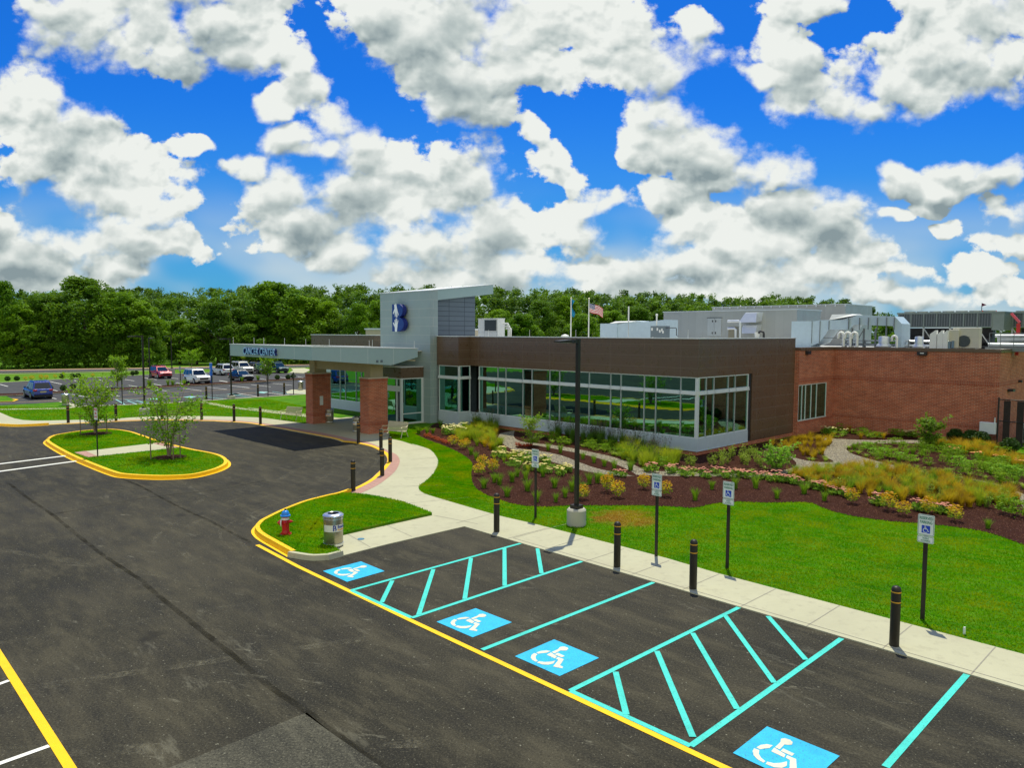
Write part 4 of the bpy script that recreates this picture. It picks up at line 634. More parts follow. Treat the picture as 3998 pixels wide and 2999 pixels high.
def build_main():
    bay_s0, bay_s1, bt_ = -42.05, -39.8, 33.4
    for a, b in zip(MULL, MULL[1:]): bay_t(a, b, 34.5 + .03)
    for a, b in zip(RET, RET[1:]): bay_s(a, b, -21.27 - .03)
    bay_t(bay_s0 + .05, bay_s1 - .05, bt_ + .03); bay_s(bt_ + .1, 34.45, bay_s1 - .03)
    # corner post
    for a_ in ((-21.36, -21.25, 34.48, 34.60), (-39.88, -39.78, 33.38, 33.48)): g = SB(); g.b(*a_, ZS, ZH); g.part('corner_post', M['frame'])
    # white panel under the glass, brick base
    g = SB(); g.b(-39.80, -21.22, 34.46, 34.62, .24, .925); g.b(-21.40, -21.22, 34.62, 39.97, .24, .925); g.b(-42.05, -39.76, 33.36, 33.5, .0, .925); g.b(-39.9, -39.76, 33.5, 34.46, .0, .925)
    g.b(-39.76, -21.19, 34.43, 34.46, .24, .27); g.b(-21.22, -21.19, 34.46, 39.97, .24, .27); g.part('sill_panel', M['white_metal'])
    g = SB(); g.b(-39.76, -21.25, 34.50, 34.7, 0, .24); g.b(-21.5, -21.25, 34.7, 45.9, 0, .238); g.part('brick_base', M['brick'])
    # bronze band
    g = SB(); zt = 6.30
    g.b(-39.78, -21.24, 34.44, 34.75, ZH, zt); g.b(-21.55, -21.24, 34.75, 40.38, ZH, zt); g.b(-42.2, -39.78, 33.36, 33.6, ZH, zt); g.b(-40.1, -39.78, 33.6, 34.75, ZH, zt)
    g.b(-21.55, -21.24, 40.38, 45.9, .24, zt)
    for z in (5.98, 5.35, 4.72):
        g.b(-39.78, -21.235, 34.434, 34.44, z - .009, z + .009, 1); g.b(-21.24, -21.234, 34.44, 45.9, z - .009, z + .009, 1); g.b(-42.2, -39.78, 33.354, 33.36, z - .009, z + .009, 1); g.b(-39.78, -39.774, 33.36, 34.434, z - .009, z + .009, 1)
    for z in (4.07, 3.41, 2.75, 2.09, 1.43, .77): g.b(-21.24, -21.234, 40.4, 45.9, z - .009, z + .009, 1)
    for x in MULL[1:-1:2] + [-38.9]: g.b(x - .006, x + .006, 34.436, 34.44, ZH, zt, 1)
    for x in (36.2, 38.6, 41.0, 43.4): g.b(-21.24, -21.236, x - .005, x + .005, 4.74 if x < 40 else .3, zt, 1)
    g.part('bronze_cladding', [M['brown'], M['brown_line']])
    g = SB(); g.b(-39.8, -21.2, 34.40, 34.8, zt, zt + .05); g.b(-21.6, -21.2, 34.8, 45.95, zt, zt + .05); g.b(-42.2, -39.74, 33.32, 33.7, zt, zt + .05); g.b(-40.1, -39.74, 33.7, 34.4, zt, zt + .05); g.part('coping', M['coping'])
    g = SB(); g.b(-21.7, -21.30, 39.97, 40.36, .24, ZH); g.part('dark_jamb', M['darkjamb'])
    # shell, roof and the room behind the glass
    g = SB(); g.b(-60, -21.6, 34.8, 75, 5.5, 5.6); g.b(-42.0, -40.1, 33.6, 34.8, 5.5, 5.6); g.b(-21.6, -11.4, 51.6, 75, 5.2, 5.3); g.part('roof', M['roof'])
    g = SB(); g.b(-39.7, -21.6, 41.2, 41.4, .1, 4.3); g.b(-42.0, -41.9, 33.7, 41.2, .1, 4.3); g.b(-21.6, -21.55, 40.4, 41.2, .1, 4.3); g.part('interior_wall', M['inside'])
    g = SB(); g.b(-42, -21.45, 34.64, 41.2, .0, .12); g.b(-41.9, -39.9, 33.52, 34.64, .0, .12); g.part('interior_floor', M['floor_in'])
    g = SB(); g.b(-42, -21.45, 34.76, 41.2, 4.32, 4.42); g.b(-41.9, -39.9, 33.62, 34.76, 4.32, 4.42); g.part('ceiling', M['inside'])
    for x in (-41.0, -37.6, -32.4, -27.0, -22.6):
        g = SB(); g.b(x - .25, x + .25, 35.4, 35.9, .12, 4.32); g.part('interior_column', M['column'])
    g = SB()
    for x in (-35, -30, -25): g.b(x - .7, x + .7, 38.0, 38.8, .12, .85); g.b(x - .2, x + .2, 37.2, 37.6, .12, .55); g.b(x + .6, x + 1.0, 37.2, 37.6, .12, .95)
    g.part('interior_furniture', M['column'])
def build_wing():
    # brick rear wing
    g = SB(); sw = -20.95
    t0, t1, z0, z1 = 45.9, 50.2, .97, 3.32
    g.b(-21.3, sw, 45.9, 50.2, 0, z0); g.b(-21.3, sw, 45.9, 50.2, z1, 5.52); g.b(-21.3, sw, 50.2, 51.3, 0, 5.52)
    g.b(-20.95, -11.2, 51.3, 51.6, 0, 5.52); g.b(-11.5, -11.2, 51.6, 75, 0, 5.521); g.b(-60, -11.5, 74.8, 75, 0, 5.5); g.b(-60, -59.8, 33.6, 74.8, 0, 5.6)
    g.part('brick_wall', M['brick'])
    g = SB()
    for a, b in ((3.50, 3.76), (.96, 1.13)):
        g.b(-20.95, -11.185, 51.285, 51.3, a, b); g.b(-11.2, -11.185, 51.3, 75, a, b)
    g.b(-20.95, -20.935, 45.9, 51.28, 3.50, 3.76); g.b(-20.95, -20.935, 50.24, 51.28, .80, .96); g.b(-20.95, -20.935, 45.9, 50.24, .80, .95); g.part('brick_band', M['soldier'])
    g = SB(); g.b(-21.35, -20.9, 45.95, 51.25, 5.52, 5.72); g.b(-20.9, -11.14, 51.24, 51.7, 5.52, 5.72); g.b(-11.6, -11.14, 51.7, 75, 5.52, 5.721); g.part('dark_coping', M['brown'])
    g = SB(); g.b(-21.26, sw, 45.88, 45.9, 0, 5.52); g.part('brick_return', M['brick'])
    f = SB()
    for x in [45.95, 46.48, 47.0, 47.85, 48.68, 50.16]: f.b(sw - .05, sw - .01, x - .025, x + .025, z0, z1)
    f.b(sw - .06, sw + .03, 45.9, 50.2, z0, z0 + .06); f.b(sw - .05, sw - .01, 45.9, 50.2, z1 - .05, z1); o = f.part('window', M['frame'])
    g = SB(); g.b(sw - .06, sw - .045, 45.95, 50.16, z0 + .07, z1 - .07); g.part('pane', M['glass'], o)
    g = SB(); g.b(-24, -23.9, 45.9, 51, 0, 3.4); g.b(-23.9, -21.3, 45.9, 51, .0, .1); g.b(-23.9, -21.3, 45.9, 51, 3.35, 3.4); g.part('interior_wall', M['inside'])
    g = SB(); g.b(-22.6, -22.5, 46.6, 49.6, 2.1, 3.0); g.part('interior_blind', M['column'])
    # wall lights under the coping
    for s_, t_ in ((-15.4, None), (None, 46.9)):
        g = SB()
        if t_ is None: g.b(s_ - .27, s_ + .27, 51.02, 51.29, 5.28, 5.5); g.b(s_ - .08, s_ + .14, 51.0, 51.02, 5.38, 5.44, 1)
        else: g.b(-20.94, -20.72, t_ - .2, t_ + .2, 5.28, 5.5)
        g.part('wall_light', [M['darkjamb'], M['coping']])
    g = SB(); g.b(-11.19, -10.9, 53.4, 54.0, 3.1, 3.25); g.b(-11.19, -10.99, 56.0, 56.2, 3.55, 3.7); g.part('wall_light', M['darkjamb'])
def build_tower():
    s0, s1, t0, t1 = -48.5, -42.22, 32.75, 38.9
    zt = lambda t: 9.58 + (t - 32.75) * (10.29 - 9.58) / 6.15
    # front and side cladding as one folded slab with a sloping top
    g = SB(); x0, x1 = bs(s0), bs(s1)
    g.add([(x0, bt(t0), 0), (x1, bt(t0), 0), (x1, bt(t0), 9.58), (x0, bt(t0), 9.58), (x0, bt(33.47), 0), (x1, bt(33.47), 0), (x1, bt(33.47), zt(33.47)), (x0, bt(33.47), zt(33.47))],
          [(0, 1, 2, 3), (5, 4, 7, 6), (4, 0, 3, 7), (1, 5, 6, 2), (3, 2, 6, 7)])
    g.part('tower_wall', M['tower'])
    # the raking roof blade
    g = SB(); lo = lambda t: 8.94 + (t - 33.47) * (9.59 - 8.94) / 5.45
    g.extr([(bt(33.47), lo(33.47)), (bt(38.92), lo(38.92)), (bt(38.92), zt(38.92)), (bt(33.47), zt(33.47))], 'x', x0, x1); g.part('tower_roof', M['fascia'])
    g = SB(); g.extr([(bt(32.7), zt(32.7) + .005), (bt(38.97), zt(38.97) + .005), (bt(38.97), zt(38.97) + .055), (bt(32.7), zt(32.7) + .055)], 'x', x0 - .05, x1 + .05); g.part('roof_edge', M['coping'])
    g = SB(); g.extr([(bt(33.48), 0), (bt(37.36), 0), (bt(37.36), lo(37.36) - .005), (bt(33.48), lo(33.48) - .005)], 'x', bs(s0 + .3), bs(s1 - .35)); g.part('slate_panel', M['slate'])
    g = SB()
    for a, t in ((-47.9, 32.95), (-42.6, 38.5), (-45.2, 34.6)): g.cyl((bs(a), bt(t), zt(t) + .05), (bs(a), bt(t), zt(t) + .55), .012, n=5)
    g.part('lightning_rod', M['frame'])
    # left glazed wing behind the canopy
    f0 = [-56.85, -55.24, -54.42, -52.73, -51.9, -50.3, -49.5]
    for a, b in zip(f0, f0[1:]):
        f = SB()
        for x in (a, b): f.b(x - .03, x + .03, 33.15, 33.27, .78, 4.2)
        f.b(a, b, 33.16, 33.26, .78, .84); f.b(a, b, 33.16, 33.26, 4.14, 4.2); o = f.part('window', M['frame']); gg = SB(); gg.b(a + .03, b - .03, 33.2, 33.212, .84, 4.14); gg.part('pane', M['glass'], o)
    g = SB(); g.b(-60, -48.5, 33.14, 33.3, .0, .775); g.b(-60, -56.89, 33.18, 33.32, .775, 4.2); g.part('sill_panel', M['white_metal'])
    g = SB(); g.b(-60, -48.5, 33.15, 33.5, 4.2, 6.33); g.b(-60, -48.5, 33.145, 33.15, 5.98, 6.0, 1); g.part('bronze_cladding', [M['brown'], M['brown_line']])
    g = SB(); g.b(-60.05, -48.5, 33.1, 33.6, 6.33, 6.38); g.part('coping', M['coping'])
    g = SB(); g.b(-60, -48.6, 36.5, 36.6, 0, 4.3); g.b(-60, -48.6, 33.4, 36.5, 0, .1); g.b(-60, -48.6, 33.5, 36.5, 4.3, 4.4); g.part('interior_wall', M['inside'])
    g = SB(); g.b(-69.5, -60.2, 45, 55, 0, 6.85); g.b(-69.6, -60.1, 44.9, 55.1, 6.85, 7.02, 1); g.part('stone_block', [pm('pale_stone', (.50, .45, .34), .9), M['coping']])
    # entrance lobby projecting from the tower
    c_s, c_t = -43.0, 30.75
    g = SB(); g.b(-47.6, c_s, c_t, 32.74, 3.32, 4.08); g.part('lobby_fascia', M['brown'])
    g = SB(); g.b(-47.6, c_s + .04, c_t - .04, 32.74, 4.08, 4.12); g.part('coping', M['coping'])
    fr = SB(); w = .07
    fr.b(c_s - .18, c_s, c_t, c_t + .16, 0, 3.32); fr.b(c_s - .12, c_s, 32.55, 32.74, 0, 3.32)
    fr.b(c_s - .10, c_s - .01, c_t + .16, 32.55, 0, .12); fr.b(c_s - .10, c_s - .01, c_t + .16, 32.55, .72, .79); fr.b(c_s - .10, c_s - .01, c_t + .16, 32.55, 3.24, 3.32)
    for z0, z1 in ((0, .12), (2.35, 2.75), (3.24, 3.32)): fr.b(-47.6, c_s - .18, c_t + .02, c_t + .12, z0, z1)
    for x in (-47.55, -46.2, -44.9, -43.6): fr.b(x - .06, x + .06, c_t + .01, c_t + .13, .12, 3.24)
    o = fr.part('lobby_frame', M['frame'])
    g = SB(); g.b(c_s - .06, c_s - .045, c_t + .16, 32.55, .12, .72); g.b(c_s - .06, c_s - .045, c_t + .16, 32.55, .79, 3.24); g.b(-47.6, c_s - .18, c_t + .07, c_t + .085, 2.75, 3.24); g.part('pane', M['glass'], o)
    for a, b in ((-46.14, -45.55), (-45.55, -44.96)):
        d = SB(); 
        d.b(a + .01, a + .09, c_t + .04, c_t + .10, .03, 2.33); d.b(b - .09, b - .01, c_t + .04, c_t + .10, .03, 2.33)
        for z0, z1 in ((.03, .2), (1.0, 1.1), (2.2, 2.33)): d.b(a + .09, b - .09, c_t + .04, c_t + .10, z0, z1)
        dd = d.part('door', M['frame']); p_ = SB(); p_.b(a + .09, b - .09, c_t + .065, c_t + .075, .2, 1.0); p_.b(a + .09, b - .09, c_t + .065, c_t + .075, 1.1, 2.2); p_.part('door_pane', M['glass'], dd)
        hn = SB(); hx = b - .15 if a < -46 else a + .15; hn.cyl((bs(hx), bt(c_t - .03), .9), (bs(hx), bt(c_t - .03), 1.5), .015); hn.part('handle', M['coping'], dd)
    for a, b in ((-47.5, -46.26), (-44.84, -43.66)): p_ = SB(); p_.b(a, b, c_t + .07, c_t + .085, .12, 2.35); p_.part('side_pane', M['glass'])
    g = SB(); g.b(-47.6, c_s - .11, 32.72, 32.745, 0, 3.3); g.part('interior_wall', M['inside'])
def build_canopy():
    # drop-off canopy: fascia front, long side towards the camera, plate, beams, two pillars
    s0, s1, t0, t1 = -49.9, -38.7, 21.4, 29.0
    zt = lambda t: 5.72 - (t - 21.4) * .025
    zb = lambda t: 4.95 - (t - 21.4) * .08
    g = SB(); X0, X1 = bs(s0), bs(s1); y = lambda t: bt(t)
    prof = [(y(21.4), zb(21.4)), (y(26.9), zb(26.9)), (y(29.0), 4.98), (y(32.7), 4.98), (y(32.7), zt(29.5)), (y(21.4), zt(21.4))]
    # side fascias (12 cm) and front fascia
    g.extr([(y(21.52), zb(21.4)), (y(26.9), zb(26.9)), (y(29.0), 4.98), (y(29.0), zt(29.0)), (y(21.52), zt(21.52))], 'x', X1 - .12, X1)
    g.extr([(y(21.52), zb(21.4)), (y(26.9), zb(26.9)), (y(32.7), 4.6), (y(32.7), zt(32.7)), (y(21.52), zt(21.52))], 'x', X0, X0 + .12)
    g.b(s0, s1, 21.4, 21.52, zb(21.4), zt(21.4)); g.b(s0 + .12, s1 - .12, 28.9, 29.0, 4.98, zt(29.0))
    for t in (23.3, 25.2, 27.1): g.box(X1, X1 + .004, y(t) - .006, y(t) + .006, zb(min(t, 26.9)) + .02, zt(t) - .02, 1)
    for s_ in (-47.6, -45.3, -43.0, -40.8): g.box(bs(s_) - .006, bs(s_) + .006, y(21.4) - .004, y(21.4), zb(21.4) + .01, zt(21.4) - .01, 1)
    g.part('canopy_fascia', [M['fascia'], M['coping']])
    g = SB(); g.extr([(y(21.53), zb(21.4) + .12), (y(28.9), zb(26.9) + .22), (y(28.9), zb(26.9) + .30), (y(21.53), zb(21.4) + .20)], 'x', X0 + .13, X1 - .13); g.part('soffit', M['beige'])
    g = SB(); g.extr([(y(21.53), 5.45), (y(28.9), 5.22), (y(28.9), 5.28), (y(21.53), 5.51)], 'x', X0 + .13, X1 - .13); g.b(-49.8, -43.2, 29.0, 32.74, 5.2, 5.28); g.part('canopy_roof', M['roof'])
    g = SB(); g.extr([(y(21.36), zt(21.36)), (y(29.04), zt(29.04)), (y(29.04), zt(29.04) + .05), (y(21.36), zt(21.36) + .05)], 'x', X1 - .2, X1 + .03); g.extr([(y(21.36), zt(21.36)), (y(32.7), zt(32.7)), (y(32.7), zt(32.7) + .05), (y(21.36), zt(21.36) + .05)], 'x', X0 - .03, X0 + .2); g.b(s0 + .2, s1 - .2, 21.36, 21.6, zt(21.36), zt(21.36) + .05); g.b(s0 + .2, s1 - .2, 28.86, 29.04, zt(29), zt(29) + .05); g.part('coping', M['coping'])
    g = SB()
    g.b(-47.57, -40.98, 26.6, 27.1, 3.98, 4.6); g.part('canopy_beam', M['beige'])
    for s_ in (-47.85, -40.7):
        a0, a1, b0, b1 = s_ - .5, s_ + .5, 26.2, 27.65
        g = SB(); g.b(a0, a1, b0, b1, 0, 3.36); pl_ = g.part('pillar', M['brick'])
        g = SB(); g.b(a0 - .015, a1 + .015, b0 - .015, b1 + .015, 3.36, 3.6); g.part('brick_band', M['soldier'], pl_); g = SB(); g.b(a0 - .02, a1 + .02, b0 - .02, b1 + .02, .60, .82); g.part('brick_band', M['soldier'], pl_)
        g = SB(); g.b(a0 - .05, a1 + .05, b0 - .05, b1 + .05, 3.6, 3.68); g.part('pillar_cap', pm('limestone_cap', (.55, .50, .40), .8), pl_)
        g = SB(); g.b(a0 + .14, a1 - .14, b0 + .25, b1 - .25, 3.68, 4.75); g.part('pillar_neck', M['beige'], pl_)
    g = SB(); g.b(-47.35, -47.31, 26.75, 27.0, 1.35, 2.0); g.part('call_plate', M['coping'])
    g = SB()
    for s_, t_ in ((-49.6, 21.5), (-46.4, 21.5), (-45, 21.5), (-42.2, 21.5), (-49.7, 27), (-38.8, 22.6), (-38.8, 25.6), (-38.8, 28.8), (-44.2, 28.9)): g.cyl((bs(s_), bt(t_), zt(t_) + .03), (bs(s_), bt(t_), zt(t_) + .5), .011, n=5)
    for s_ in (-38, -34, -30, -26, -22): g.cyl((bs(s_), bt(34.6), 6.33), (bs(s_), bt(34.6), 6.8), .011, n=5)
    g.part('lightning_rod', M['coping'])
    for t_ in (25.8, 26.12): g = SB(); g.box(bs(-38.7) - .01, bs(-38.7) + .05, bt(t_), bt(t_ + .13), 4.72, 4.86); g.part('floodlight', M['slate'])
build_main(); build_wing(); build_tower(); build_canopy()

# ---------------------------------------------------------------- signs on the building
FRONT = Matrix((Vector((U[0], U[1], 0)), Vector((0, 0, 1)), Vector((-V[0], -V[1], 0)))).transposed()
def front_frame(): return FRONT
def building_signs():
    light = pm('pale_blue_letter', (.30, .58, .90), .4); dark = pm('navy_return', (.012, .03, .17), .5)
    c = ST(-45.35, 21.38); root = empty('letter_sign', (c[0], c[1], 5.3), ANG, 'CANCER CENTER in raised pale blue letters on the silver canopy edge', 'sign')
    word = 'CANCER CENTER'; adv = [.345, .37, .40, .37, .30, .33, .2, .345, .30, .40, .30, .30, .33]; x = -2.1
    fr = Matrix((Vector((1, 0, 0)), Vector((0, 0, 1)), Vector((0, -1, 0)))).transposed()
    for ch, a in zip(word, adv):
        if ch != ' ':
            sz = .66 if (x < -1.9 or ch == 'C' and .2 < x < .6) else .60
            g = MB(); text_mesh(g, ch, sz, fr, (x + a / 2, -.172, 0), .003, 0, bold=.010, squeeze=.92); text_mesh(g, ch, sz, fr, (x + a / 2, -.085, 0), .083, 1, bold=.010, squeeze=.92); g.build('letter', [light, dark], root)
        x += a * 1.06
    # blue emblem: letter B carrying two white hands
    c = ST(-45.5, 32.55); root = empty('emblem_sign', (c[0], c[1], 7.68), ANG, 'big blue letter B with two white hands on the grey tower', 'sign')
    W, H = .62, 1.0
    blue = pm('royal_blue_face', (.012, .045, .23), .5); rim = pm('deep_blue_return', (.006, .018, .20), .5); white = pm('white_hand', (.74, .80, .84), .5); edge = pm('blue_trim', (.10, .22, .62), .4)
    def lobe(cx, cz, rx, rz, a0=90, a1=-90, n=14): return [(cx + rx * math.cos(R(a0 + (a1 - a0) * i / n)), cz + rz * math.sin(R(a0 + (a1 - a0) * i / n))) for i in range(n + 1)]
    prof = [(-.72, -1.02), (-.72, 1.02)] + lobe(.05, .53, .62, .49) + lobe(.08, -.49, .72, .53)
    g = MB(); g.extr(prof, 'y', .05, -.28, 0); g.build('letter_return', rim, root)
    g = MB(); q = [(x * .965 - .005, z * .975) for x, z in prof]; g.extr(q, 'y', -.28, -.30, 0); g.build('letter_face', blue, root)
    def hand(cx, cz, flip, sc, tilt):
        g = MB(); polys = [[(-.16, -.62), (.13, -.62), (.20, -.12), (.22, .10), (-.20, .10), (-.20, -.12)],
            [(-.20, .06), (-.10, .06), (-.17, .48), (-.25, .46)], [(-.09, .06), (.01, .06), (-.00, .60), (-.075, .60)], [(.015, .06), (.115, .06), (.115, .56), (.045, .56)], [(.125, .06), (.22, .06), (.33, .40), (.26, .44)],
            [(-.20, -.22), (-.20, .0), (-.42, .20), (-.50, .13)]]
        for i, pl_ in enumerate(polys):
            pts = []
            for x, z in pl_:
                x *= sc; z *= sc; z *= flip; ca, sa = math.cos(tilt), math.sin(tilt); pts.append((cx + x * ca - z * sa, cz + x * sa + z * ca))
            g.extr(pts, 'y', -.30, -.318 - .0015 * i)
        g.build('hand', white, root)
    hand(-.17, .50, -1, .84, R(10)); hand(-.17, -.53, 1, .82, R(-3))
building_signs()
# ---------------------------------------------------------------- plant on the roofs (every unit a thing of its own)
def roof_plant():
    gal = panel_mat('galvanised_panel', (.40, .41, .39), (.30, .31, .30), .62, 4.0, .42, .55, .5, .006, 0, .05)
    galp = pm('galvanised_metal', (.50, .51, .49), .35, .7, .1); silver = pm('bright_duct_metal', (.62, .65, .68), .35, .45, .08); white = pm('white_enamel', (.74, .75, .72), .45); grey = pm('grey_steel', (.20, .22, .23), .5, .3)
    dark = pm('dark_pipe', (.02, .02, .022), .5); cream = pm('cream_enamel', (.55, .52, .42), .5); pvc = pm('white_pipe', (.80, .80, .76), .4); louv = pm('dark_grille', (.055, .07, .075), .6); red = pm('red_paint', (.55, .02, .02), .45); orange = pm('orange_paint', (.8, .10, .01), .5); bluew = pm('pale_blue_enamel', (.48, .60, .68), .45)
    Z = 5.6
    def unit(name, s, t, z, label, cat, group=None):
        c = ST(s, t); return empty(name, (c[0], c[1], z), ANG, label, cat, group)
    # packaged unit beside the tower
    u = unit('rooftop_unit', -45.95, 42, Z, 'white cube-shaped rooftop unit with a dark grille beside the grey tower', 'air conditioner')
    g = MB(); g.box(-1.5, .95, 0, .8, .15, 2.15); g.box(-1.54, .99, -.04, .84, 2.15, 2.2); g.box(-.70, -.67, -.012, 0, .2, 2.1, 1); g.box(.82, .85, -.012, 0, .2, 2.1, 1); g.box(-1.5, .95, -.012, 0, 1.0, 1.02, 1); g.build('cabinet', [white, galp], u, bevel=.02)
    g = MB(); g.box(-.65, .78, -.03, -.013, 1.15, 2.05)
    for i in range(14): g.box(-.65, .78, -.045, -.03, 1.17 + i * .065, 1.19 + i * .065)
    g.build('grille', louv, u)
    g = MB(); g.box(-1.3, .8, .1, .7, 0, .15); g.build('curb', galp, u)
    u = unit('vent_pipe', -44.0, 42.2, Z, 'white bent vent pipes beside the white rooftop unit', 'pipe')
    g = MB()
    for dx, zz in ((.0, 1.55), (.18, 1.35), (-.15, 1.75)): g.tube([(dx - .6, .2, zz), (dx - .05, .2, zz), (dx, .2, zz - .06), (dx, .2, 0)], .07)
    g.build('pipe', pvc, u)
    # big air handlers
    u = unit('air_handler', -30.85, 54, Z, 'long galvanised air handler enclosure with a double access door, nearest the brown parapet', 'air handler')
    u.scale = (1.125, 1.0, 1.07); g = MB(); g.box(-5.3, 5.25, 0, 4.2, .1, 2.62); g.build('housing', gal, u)
    g = MB(); g.box(-5.36, 5.31, -.06, 4.26, 2.62, 2.68); g.build('cap', silver, u)
    g = MB(); g.box(-5.2, 5.2, .1, 4.1, 0, .1); g.build('curb', grey, u)
    for x0, x1 in ((-1.45, -.92), (-.90, -.32)):
        g = MB(); g.box(x0, x1, -.04, 0, .75, 2.1); d = g.build('door', galp, u)
        g = MB(); hx = x1 - .12 if x0 < -1 else x0 + .12; g.box(hx - .03, hx + .03, -.07, -.04, .9, 1.05); g.box(hx - .03, hx + .03, -.07, -.04, 1.8, 1.95); g.build('handle', dark, d)
    g = MB(); g.box(-1.5, -.27, -.05, 0, 2.11, 2.15); g.build('door_hood', louv, u)
    g = MB(); g.add([(1.45, 0, 1.85), (2.75, 0, 1.85), (2.85, 0, 2.5), (1.6, 0, 2.5), (1.45, -.9, 1.75), (2.75, -.9, 1.75), (1.75, -.5, 2.45), (2.6, -.5, 2.45)], [(0, 1, 2, 3), (4, 5, 7, 6), (3, 2, 7, 6), (0, 4, 6, 3), (1, 2, 7, 5), (0, 1, 5, 4)])
    g.add([(1.5, 0, 1.1), (2.7, 0, 1.1), (2.75, 0, 1.6), (1.55, 0, 1.6), (1.4, -.7, .95), (2.6, -.7, .95), (1.6, -.45, 1.55), (2.65, -.45, 1.55)], [(0, 1, 2, 3), (4, 5, 7, 6), (3, 2, 7, 6), (0, 4, 6, 3), (1, 2, 7, 5), (0, 1, 5, 4)]); g.build('intake_hood', silver, u)
    u = unit('boiler_cabinet', -26.2, 46.8, Z, 'dark steel cabinet with two bright insulated pipes in front of the long air handler', 'cabinet')
    g = MB(); g.box(-.32, .32, 0, .7, 0, 1.5); g.build('cabinet', pm('bronze_steel', (.25, .23, .17), .4, .6), u)
    g = MB(); g.tube([(-.35, -.05, 1.85), (.5, -.05, 1.85), (.6, -.05, 1.75), (.6, -.05, 0)], .09); g.tube([(-.3, -.1, 1.35), (.2, -.1, 1.35), (.3, -.1, 1.25), (.3, -.1, 0)], .09); g.build('pipe', silver, u)
    u = unit('insulated_pipe', -24.3, 46.4, Z, 'long bright insulated pipe lying along the front of the long air handler', 'pipe')
    g = MB(); g.cyl((-1.6, 0, .55), (2.0, 0, .55), .1, n=12); g.cyl((-.1, 0, .55), (.7, 0, .55), .135, n=12); g.cyl((-1.5, 0, .25), (1.9, 0, .25), .06, n=8); g.build('pipe', silver, u)
    g = MB(); [g.box(x - .03, x + .03, -.05, .05, 0, .46) for x in (-1.2, 0, 1.6)]; g.build('support', grey, u)
    u = unit('gooseneck_pipe', -23.75, 46.2, Z, 'dark gooseneck pipe rising over the bright insulated pipe', 'pipe')
    g = MB(); g.tube([(.18, 0, 0), (.18, 0, 1.0), (.14, 0, 1.12), (.0, 0, 1.16), (-.14, 0, 1.12), (-.18, 0, 1.02)], .075); g.build('pipe', dark, u)
    c_ = unit('bucket', -24.2, 46.5, Z, 'white plastic bucket beside the dark gooseneck pipe', 'bucket'); g = MB(); g.lathe([(.14, .72), (.18, 1.08), (.185, 1.1), (.15, 1.1)], 14); g.build('pail', white, c_); g = MB(); g.box(-.2, .2, -.2, .2, 0, .72); g.build('stand', grey, c_)
    u = unit('air_handler', -31.2, 64, Z, 'tall galvanised air handler enclosure behind the long one, paler at its right end', 'air handler')
    u.scale = (1.103, 1, 1.08); g = MB(); g.box(-6.2, 5.3, 0, 6, 0, 3.25); g.build('housing', gal, u)
    g = MB(); g.box(-6.26, 5.36, -.06, 6.06, 3.25, 3.3); [g.box(x, x + .1, -.08, -.06, 3.1, 3.3) for x in np.arange(-6, 5.3, .75)]; g.build('cap', silver, u)
    # ducts
    u = unit('duct', -35.7, 48, Z, 'pale blue-white duct with a humped top behind the brown parapet', 'duct')
    g = MB(); g.box(-3.25, -1.5, 0, 1.8, .0, 1.78); g.extr([(-1.5, .2), (3.1, .4), (3.1, 2.05), (1.9, 1.95), (1.0, 1.9), (.3, 1.98), (-1.5, 1.75)], 'y', .1, 1.8); g.build('duct_body', bluew, u)
    g = MB(); g.add([(-2.3, 0, 1.79), (-1.9, .3, 1.96), (0.2, .3, 1.99), (.4, 0, 1.92), (-2.3, 1.8, 1.79), (-1.9, 1.5, 1.96), (.2, 1.5, 1.99), (.4, 1.8, 1.92)], [(0, 3, 2, 1), (1, 2, 6, 5), (4, 5, 6, 7), (0, 1, 5, 4), (3, 7, 6, 2)]); g.build('duct_cover', white, u)
    u = unit('control_cabinet', -31.85, 46, Z, 'grey control cabinet with white notices in front of the long air handler', 'cabinet')
    g = MB(); g.box(-.66, .66, 0, .6, .1, 1.55); g.build('cabinet', pm('slate_enamel', (.16, .20, .22), .5, .2), u, bevel=.02)
    g = MB()
    for x, z in ((-.58, 1.2), (-.1, 1.2), (.12, 1.05), (.3, 1.15), (.0, .45), (-.5, .5), (.4, 1.0)): g.box(x, x + .13, -.01, 0, z, z + .2)
    g.build('notice', white, u)
    g = MB(); g.tube([(-.25, .2, 1.5), (-.25, .2, 2.35)], .06); g.lathe([(.09, 2.3), (.09, 2.42), (.02, 2.45)], 10, (-.25, .2, 0)); g.build('flue', white, u)
    g = MB(); g.tube([(.66, .1, 1.4), (1.5, .1, 1.4), (1.56, .1, 1.34), (1.56, .1, .85), (1.7, .1, .8)], .03); g.build('conduit', dark, u)
    u = unit('duct', -21.55, 52.2, Z - .15, 'big white-blue stepped duct rising to a hump over the brick wing', 'duct')
    u.scale = (.967,) * 3; g = MB(); g.box(-3.05, -1.5, 0, 1.6, .05, 2.13); g.extr([(-1.5, .3), (-.9, .55), (-.25, 1.5), (1.15, 1.5), (1.15, 2.2), (-.25, 2.2), (-.9, 2.2), (-1.5, 2.1)], 'y', .05, 1.9)
    g.extr([(1.15, 1.45), (1.5, 1.85), (4.1, 1.75), (4.45, .3), (4.7, .3), (4.65, 1.9), (4.2, 2.4), (1.65, 2.55), (1.15, 2.2)], 'y', .1, 1.8); g.build('duct_body', bluew, u)
